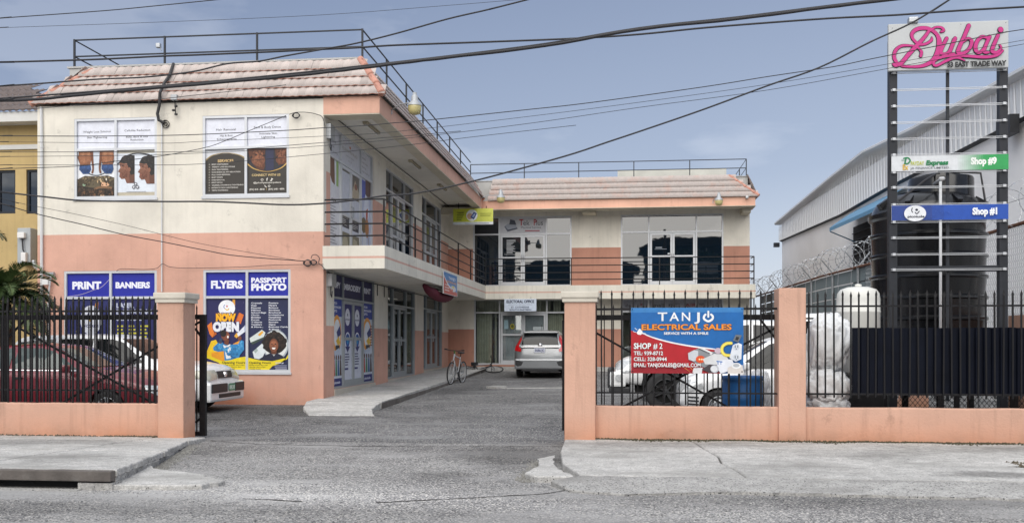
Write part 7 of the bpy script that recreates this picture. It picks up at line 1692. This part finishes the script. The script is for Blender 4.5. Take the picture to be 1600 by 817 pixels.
# service drop bracket and floodlight on the street front
q = atY(273, 155, 20.7); t = thing('service_bracket', 'small grey bracket with insulators under the tiled eave', 'bracket', tuple(q))
MB().bbox((q.x-.07, q.y-.06, q.z-.03), (q.x+.07, q.y+.06, q.z+.09), .01).build('box', M_lhouse, t); MB().tube([q, q + Vector((.02, 0, -.32))], .012, 5).build('rod', M_black, t)
for k in range(3): MB().lathe([(0, -.03), (.035, -.015), (.035, .015), (0, .03)], (q.x+.03*(-1)**k, q.y, q.z-.16-.09*k), 10).build('insulator', M_plastic, t)
q = atY(257, 193, 20.72); tag(MB().lathe([(.085, 0), (.085, .04), (.06, .07), (.04, .05), (.04, 0)], (q.x, q.y+.03, q.z), 16, 'y').build('cable_coil', M_cable), 'dark cable coil where the hose meets the white pipe', 'cable coil')
q = atY(248, 72, 21.5); tag(MB().bbox((q.x-.05, q.y-.06, q.z-.05), (q.x+.05, q.y+.04, q.z+.05), .012).tube([q, (q.x+.08, q.y-.03, q.z-.12)], .012, 5).build('floodlight', M_steel), 'tiny floodlight clipped to the rooftop railing above the left posters', 'floodlight')
def coil(x, y, r, label):
    q = atY(x, y, 20.74); m = MB()
    for k in range(3): m.tube([(q.x + (r+.012*k)*math.cos(a/12*math.pi*2+k), q.y-.01*k, q.z + (r-.008*k)*math.sin(a/12*math.pi*2+k)) for a in range(13)], .008, 5, False)
    return tag(m.build('cable_coil', M_cable), label, 'cable coil')
coil(463, 181, .065, 'coiled cable by the top corner of the right upper window'); coil(481, 411, .075, 'first of two cable coils on the salmon wall left of the balcony corner'); coil(490, 410, .06, 'second cable coil on the salmon wall at the balcony corner')

# ============================================================ NEIGHBOUR ON THE LEFT
M_yel = stucco('ochre_render', [(-1, (.50,.37,.17))], .15); M_yelw = simple('white_trim', (.60,.60,.58), .6, 0, .06, 3)
nb = thing('ochre_house', 'ochre yellow house with brown roof tiles at the left edge', 'building', (-18, 22, 0)); NB = Fr(0, 22.0, 0, -1)
wy1, wy2 = (NB.uv(-30, 266)[0], NB.uv(24, 334)[0], NB.uv(0, 334)[1], NB.uv(0, 266)[1]), (NB.uv(41, 265)[0], NB.uv(80, 334)[0], NB.uv(50, 334)[1], NB.uv(50, 265)[1])
mb = MB(); wall_open(mb, NB, -26, -13.25, -.2, NB.uv(20, 197)[1]+.1, [wy1, wy2], -.2, 0); mb.build('wall', M_yel, nb)
mb = MB(); mb.box((-26, 22.5, -.1), (-13.25, 22.6, 6.5)); mb.build('inner_wall', M_dark, nb)
for wv in (wy1, wy2):
    mb = MB(); frame_bars(mb, NB, *wv, .05, -.12, -.04, ((wv[0]+wv[1])/2,)); wd_ = mb.build('window', M_rail, nb); mb = MB(); NB.box(mb, wv[0]+.05, wv[1]-.05, wv[2]+.05, wv[3]-.05, -.09, -.08); mb.build('pane', M_glassU, wd_)
zf0, zf1 = NB.uv(20, 197)[1], NB.uv(20, 182)[1]
mb = MB(); mb.box((-26, 21.55, zf0), (-13.26, 21.62, zf1)); mb.build('fascia', M_yelw, nb); mb = MB(); mb.box((-26, 21.621, zf0+.01), (-13.26, 22.0, zf0+.03)); mb.build('soffit', M_yelw, nb)
q = NB.uv(20, 231); mb = MB(); NB.box(mb, -26, -13.26, q[1]-.05, q[1]+.06, .0, .05); mb.build('string_course', M_yelw, nb)
M_btile = simple('brown_roof_tile', (.13,.105,.10), .8, 0, .3, 8, .4, 60, dirt=.4, dirtcol=(.22,.19,.18))
m = MB(); m.smooth = True; nr = 5; zr0 = zf1; rise, run = 1.25, 2.4
for r in range(nr):
    f0, f1 = r/nr, (r+1)/nr+.02; xr0 = -13.26 - 2.2*f0
    n = int((26+xr0)/.025); V = []
    for f, dz in ((f0, .05), (f1, 0)):
        for i in range(n+1):
            x = -26 + (26+xr0)*i/n; V.append((x, 21.50+run*f, zr0+rise*f+dz+.02*math.cos(2*math.pi*x/.16)))
    for i in range(n+1):
        x = -26 + (26+xr0)*i/n; V.append((x, 21.50+run*f0, zr0+rise*f0+.01+.02*math.cos(2*math.pi*x/.16)))
    m.add(V, [(i, i+1, n+2+i, n+1+i) for i in range(n)] + [(2*n+2+i, 2*n+3+i, i+1, i) for i in range(n)])
m.build('roof', M_btile, nb, fix=False)
m = MB(); m.add([(-13.26, 21.5, zr0), (-13.26, 26, zr0), (-15.46, 23.9, zr0+rise)], [(0,1,2)]).build('roof_end', M_btile, nb)
t = thing('electrical_panel', 'pale grey electrical panel box on the corner of the ochre house', 'electrical box', tuple(NB.p(-13.7, 3.4)))
a = NB.uv(38, 414); b = NB.uv(58.5, 358)
m = MB(); m.bbox((a[0], 21.72, a[1]), (b[0], 21.99, b[1]), .02).build('cabinet', simple('panel_grey', (.38,.41,.43), .55, .1, .08, 3, dirt=.2, dirtcol=(.3,.3,.3)), t)
q = NB.uv(47, 370); m = MB(); m.bbox((q[0]-.09, 21.62, q[1]-.07), (q[0]+.09, 21.72, q[1]+.07), .02).build('meter', M_white, t)
q1 = NB.uv(47, 373); q2 = NB.uv(49, 392); q3 = NB.uv(52, 400); MB().tube([(q1[0], 21.68, q1[1]), (q1[0]+.04, 21.66, q2[1]), (q3[0], 21.68, q3[1])], .018, 6).build('cable', M_cable, t)
q = NB.uv(51, 403); MB().bbox((q[0]-.06, 21.62, q[1]-.12), (q[0]+.06, 21.72, q[1]+.10), .015).build('switch_box', M_white, t)
pts = [(53, 408), (55, 416), (66, 425), (76, 429), (85, 428)]; P_ = [atY(x, y, Y) for (x, y), Y in zip(pts, (21.66, 21.6, 21.0, 20.72, 20.72))]; MB().tube(P_, .05, 8).build('conduit', M_steel, t)
# palm behind the left fence
def frond(mb, base, azim, elev, ln, droop, nl, wd, rn, curl=0):
    p = Vector(base); d = Vector((math.cos(azim)*math.cos(elev), math.sin(azim)*math.cos(elev), math.sin(elev))); n = 14; P = [p.copy()]; D = [d.copy()]
    for i in range(n):
        d = (d + Vector((0,0,-droop*(i/n+.25)/n*2.2))).normalized(); p = p + d*ln/n; P.append(p.copy()); D.append(d.copy())
    mb.mat(M_stalk); mb.tube(P, [.014*(1-.75*i/n) for i in range(n+1)], 4, False)
    mb.mat(M_leaf[rn.randrange(3)])
    for i in range(nl):
        f = .12+.88*i/nl; k = min(n-1, int(f*n)); q = P[k].lerp(P[k+1], f*n-k); t_ = D[k]; sd = t_.cross(Vector((0,0,1))).normalized(); upv = sd.cross(t_)
        L_ = wd*(math.sin(math.pi*min(1, f*.85+.12)))*rn.uniform(.85, 1.15)
        for s in (1, -1):
            dr = (sd*s*.75 + t_*.75 + upv*rn.uniform(.25, .45) + Vector((0,0,-.10))).normalized(); e = q + dr*L_ + Vector((0,0,-.12*L_)); wv = t_*.010
            mid = q.lerp(e, .5) + upv*.02; mb.add([q-wv, q+wv, mid+wv*1.3, mid-wv*1.3, e], [(0,1,2,3),(3,2,4)])
M_stalk = simple('palm_stalk', (.10,.12,.04), .6); M_leaf = [simple('palm_leaf_%s' % k, c, .5, 0, .25, 8) for k, c in (('dark', (.022,.044,.014)), ('mid', (.038,.070,.020)), ('light', (.07,.11,.035)))]
t = thing('palm', 'arching green palm behind the left end of the iron fence', 'palm', (-11.55, 17.2, .1))
rn = random.Random(11)
MB().tube([(-11.55, 17.2, .05), (-11.53, 17.2, 1.2), (-11.57, 17.22, 2.2)], [.16, .13, .11], 10).build('trunk', simple('palm_trunk', (.12,.09,.06), .9, 0, .4, 12, .6, 30), t)
for i in range(72):
    m = MB(); az = rn.uniform(0, 6.28); el = rn.uniform(-.1, 1.2)
    frond(m, (-11.57+rn.uniform(-.05,.05), 17.2+rn.uniform(-.05,.05), 2.2+rn.uniform(0,.2)), az, el, rn.uniform(.9, 1.35), rn.uniform(.9, 1.9), 44, .27, rn); m.build('frond', None, t, fix=False)
for (lab, bx_, by_, bz_, az0) in (('green palm tips at the far left edge in front of the dark house window', -12.6, 18.4, 3.7, 0), ('small palm tips at the left edge beside the ochre wall', -12.75, 18.4, 2.75, .3)):
    t = thing('palm', lab, 'palm', (bx_-.5, by_, .1))
    MB().tube([(bx_-.6, by_, .05), (bx_-.5, by_, bz_*.6), (bx_-.45, by_, bz_-.1)], [.10, .08, .06], 8).build('trunk', M_rust if False else simple('palm_trunk2', (.12,.09,.06), .9, 0, .4, 12), t)
    for i in range(11):
        m = MB(); frond(m, (bx_-.45, by_, bz_-.1), rn.uniform(0, 6.28), rn.uniform(.1, 1.1), rn.uniform(.6, .95), 1.3, 22, .24, rn); m.build('frond', None, t, fix=False)

# ============================================================ OVERHEAD WIRES
def wire(label, pts, Y0, Y1, r, sub=5, group='overhead wires crossing in front of the buildings', wob=0):
    if pts[0][0] < -20: (xa, ya), (xb, yb) = pts[0], pts[1]; pts = [(xa-700, ya-(yb-ya)/(xb-xa)*700)] + pts
    (xa, ya), (xb, yb) = pts[-2], pts[-1]
    if xb > 1600 or yb < 0: pts = pts + [(xb+700, yb+(yb-ya)/(xb-xa)*700)]
    if pts[0][1] < 0: (xa, ya), (xb, yb) = pts[0], pts[1]; pts = [(xa-500, ya-(yb-ya)/(xb-xa)*500)] + pts
    n = len(pts); Q = []
    for i in range(n-1):
        p0, p1, p2, p3 = pts[max(i-1,0)], pts[i], pts[i+1], pts[min(i+2,n-1)]
        for k in range(sub):
            t = k/sub; Q.append(tuple(0.5*((2*p1[j]) + (-p0[j]+p2[j])*t + (2*p0[j]-5*p1[j]+4*p2[j]-p3[j])*t*t + (-p0[j]+3*p1[j]-3*p2[j]+p3[j])*t**3) for j in (0,1)))
    Q.append(pts[-1]); x0, x1 = Q[0][0], Q[-1][0]; W_ = []
    for i, (x, y) in enumerate(Q):
        f = (x-x0)/(x1-x0); p = atY(x, y + wob*math.sin(i*1.7), Y0+(Y1-Y0)*f); W_.append(p)
    m = MB(); m.smooth = True; m.tube(W_, r, 6); return tag(m.build('overhead_cable', M_cable), label, 'cable', group)
wire('thickest black overhead cable bundle, rising from the left edge to the top right', [(-40,161),(0,157.5),(60,155),(150,146),(250,137),(400,124),(500,114),(560,107),(640,97),(700,90),(850,72),(1000,46),(1150,30),(1290,12),(1440,-6)], 11.0, 11.6, .020, wob=.25)
wire('second strand of the thick bundle, just above it', [(-40,158),(0,154.5),(150,143),(250,134.5),(400,121),(560,104),(700,88),(850,69),(1000,44),(1150,27.5),(1290,10),(1440,-8)], 11.0, 11.6, .011)
wire('black overhead cable crossing the parapet and climbing out at the top centre', [(-40,139),(0,135),(60,131),(155,124),(225,121),(300,112.5),(355,100),(405,96),(447,87.6),(510,76.5),(557,68),(620,52.5),(700,30),(765,15),(840,-4)], 11.2, 11.8, .010)
wire('black overhead cable level with the rooftop railing', [(-40,98),(0,97.5),(60,96),(155,93),(255,88),(300,86.5),(420,81.5),(500,77.5),(557,75),(620,71),(760,66),(900,60.5),(1000,54),(1100,44),(1200,36),(1300,29),(1400,24),(1500,17),(1640,9)], 11.4, 12.2, .012)
wire('topmost thin cable at the upper left corner', [(-40,33),(0,29),(160,17.5),(250,9),(340,0),(400,-6)], 11, 11.3, .006)
wire('faint thin wire high over the left roof', [(-40,47),(0,44),(250,35),(500,24),(700,9),(860,-4)], 12, 12.6, .0028)
wire('long diagonal cable dropping from the top right to the street windows', [(1520,-24),(1482,1),(1425,36),(1360,66),(1280,106),(1200,134),(1100,171),(1010,202),(950,222),(880,245),(740,283),(650,302),(600,306),(560,312),(504,318),(447,320),(380,317),(320,315),(250,315),(132,313.5),(73,308),(0,300),(-40,296)][::-1], 12.5, 13.2, .011)
wire('thin wire from the left edge to the pink board, upper one', [(-40,214),(0,212.6),(120,213),(245,212),(320,210),(447,204),(505.7,200),(569,196.5),(618,192),(661,188.7),(820,172),(920,161),(1100,136),(1200,120),(1300,105),(1360,92.7),(1460,73),(1573,50.5),(1640,40)], 12.2, 12.8, .0055)
wire('thin wire just under the upper one across the posters', [(-40,223),(0,222),(245,224),(320,221),(505,213),(618,206),(820,183),(1000,160),(1200,132),(1390,100),(1640,56)], 12.4, 13, .003)
wire('faint lower wire across the posters and the sky', [(-40,246),(0,245),(200,243),(320,239),(447,232),(618,218),(820,194),(1000,168),(1200,141),(1390,107),(1640,62)], 12.6, 13.2, .0035)
wire('thin wire low across the upper street windows', [(-40,259),(0,258),(122,258),(245,258),(320,256),(447,246),(618,229),(740,214),(900,196)], 12.6, 13, .0035)
wire('thin wire across the second floor posters', [(-40,239),(0,238),(150,237.5),(320,236.5),(505,223),(618,214),(720,205)], 12.6, 13, .004)
wire('thin cable under the left eaves', [(-40,176),(0,173),(60,169.5),(150,162),(245,155.5),(300,149.5),(380,141),(447,133)], 14, 16, .0055)
wire('drop cable ending at the coil by the upper window corner', [(-40,267),(0,264),(117,260),(181,252),(245,245),(320,231),(355,219),(386,206),(447,181)], 14.0, 20.6, .007)
wire('upper drop cable falling to the coils on the salmon wall', [(-40,298),(22,315.5),(110,333),(196,352),(260,368),(320,382),(422,400),(478,409)], 14.0, 20.6, .0045)
wire('lower drop cable falling to the coils on the salmon wall', [(-40,309),(0,318),(59,334.7),(130,351),(196,367),(260,379),(320,391),(373,400),(476,408)], 14.0, 20.6, .009)
wire('short sagging wire on the salmon wall above the lower windows', [(182,424),(190,420),(225,421),(245,419),(254,412),(266,417),(300,419),(380,417),(430,414),(505,413)], 20.72, 20.72, .006)
wire('short cable from the window corner coil to the balcony corner', [(452,179),(463,176),(480,176),(495,179),(504,184),(508,200)], 20.72, 20.72, .008)
wire('cable looped around the balcony corner', [(486,404),(488,399),(494,398),(499,403),(498,411),(503,415),(508,421),(514,424)], 20.70, 20.70, .008)

# ============================================================ ACROSS THE ROAD (behind the photographer, seen only as reflections in the upper glass)
M_opp = simple('opposite_wall', (.06,.055,.05), .9, 0, .2, 1); M_opr = simple('opposite_roof', (.07,.06,.055), .9, 0, .3, 2)
def opp(label, x0, x1, y, h, roof=.9):
    t = thing('opposite_building', label, 'building', ((x0+x1)/2, y, 0)); MB().box((x0, y-10, -.2), (x1, y, h)).build('wall', M_opp, t)
    MB().prism([(x0-.6, h), (x1+.6, h), (x1-1.5, h+roof), (x0+1.5, h+roof)], -11, (0, y+.5, 0)).build('roof', M_opr, t)
    for k in range(int((x1-x0)/3)):
        w_ = MB(); w_.box((x0+1+3*k, y+.001, h*.55), (x0+2.6+3*k, y+.05, h*.8)).build('window', M_glassD, t)
opp('dark roofed building across the road reflected in the right upper windows', 2, 24, -21, 10.6)
opp('building across the road reflected in the left upper windows', -26, -12, -24, 11.5, 2.2)
opp('lower building across the road reflected under the clouds', -10.5, 1, -26, 9.0, .8)
t = thing('utility_pole', 'wooden utility pole across the road reflected in the upper glass', 'utility pole', (3.4, -7.6, 0))
MB().tube([(3.4, -7.6, -.1), (3.4, -7.6, 10.8)], [.17, .12], 10).build('pole', simple('pole_wood', (.12,.09,.07), .9, 0, .3, 8), t); MB().bar((2.3, -7.6, 10.0), (4.5, -7.6, 10.0), .1).build('crossarm', M_rust, t)
t = thing('street_tree', 'tree across the road reflected in the upper glass', 'tree', (6.5, -15, 0)); MB().tube([(6.5, -15, -.1), (6.6, -15, 3.6), (6.4, -15.1, 6.4)], [.26, .2, .1], 8).build('trunk', simple('bark', (.09,.07,.05), .9), t)
m = MB(); rn = random.Random(2)
for i in range(5200):
    a, b = rn.uniform(0, 6.28), math.acos(rn.uniform(-1, 1)); rr = 2.5*rn.uniform(.35, 1)**.5; p = Vector((6.5+rr*math.sin(b)*math.cos(a)*1.2, -15+rr*math.sin(b)*math.sin(a)*1.2, 7.6+rr*math.cos(b)*.9))
    if mnoise.noise(p*.9) < -.12: continue
    u_ = Vector((rn.gauss(0,1), rn.gauss(0,1), rn.gauss(0,1))).normalized()*.13; v_ = u_.orthogonal().normalized()*.08; m.add([p-u_, p+v_, p+u_, p-v_], [(0,1,2,3)])
m.build('crown', M_leaf[1], t, kind='stuff', fix=False)
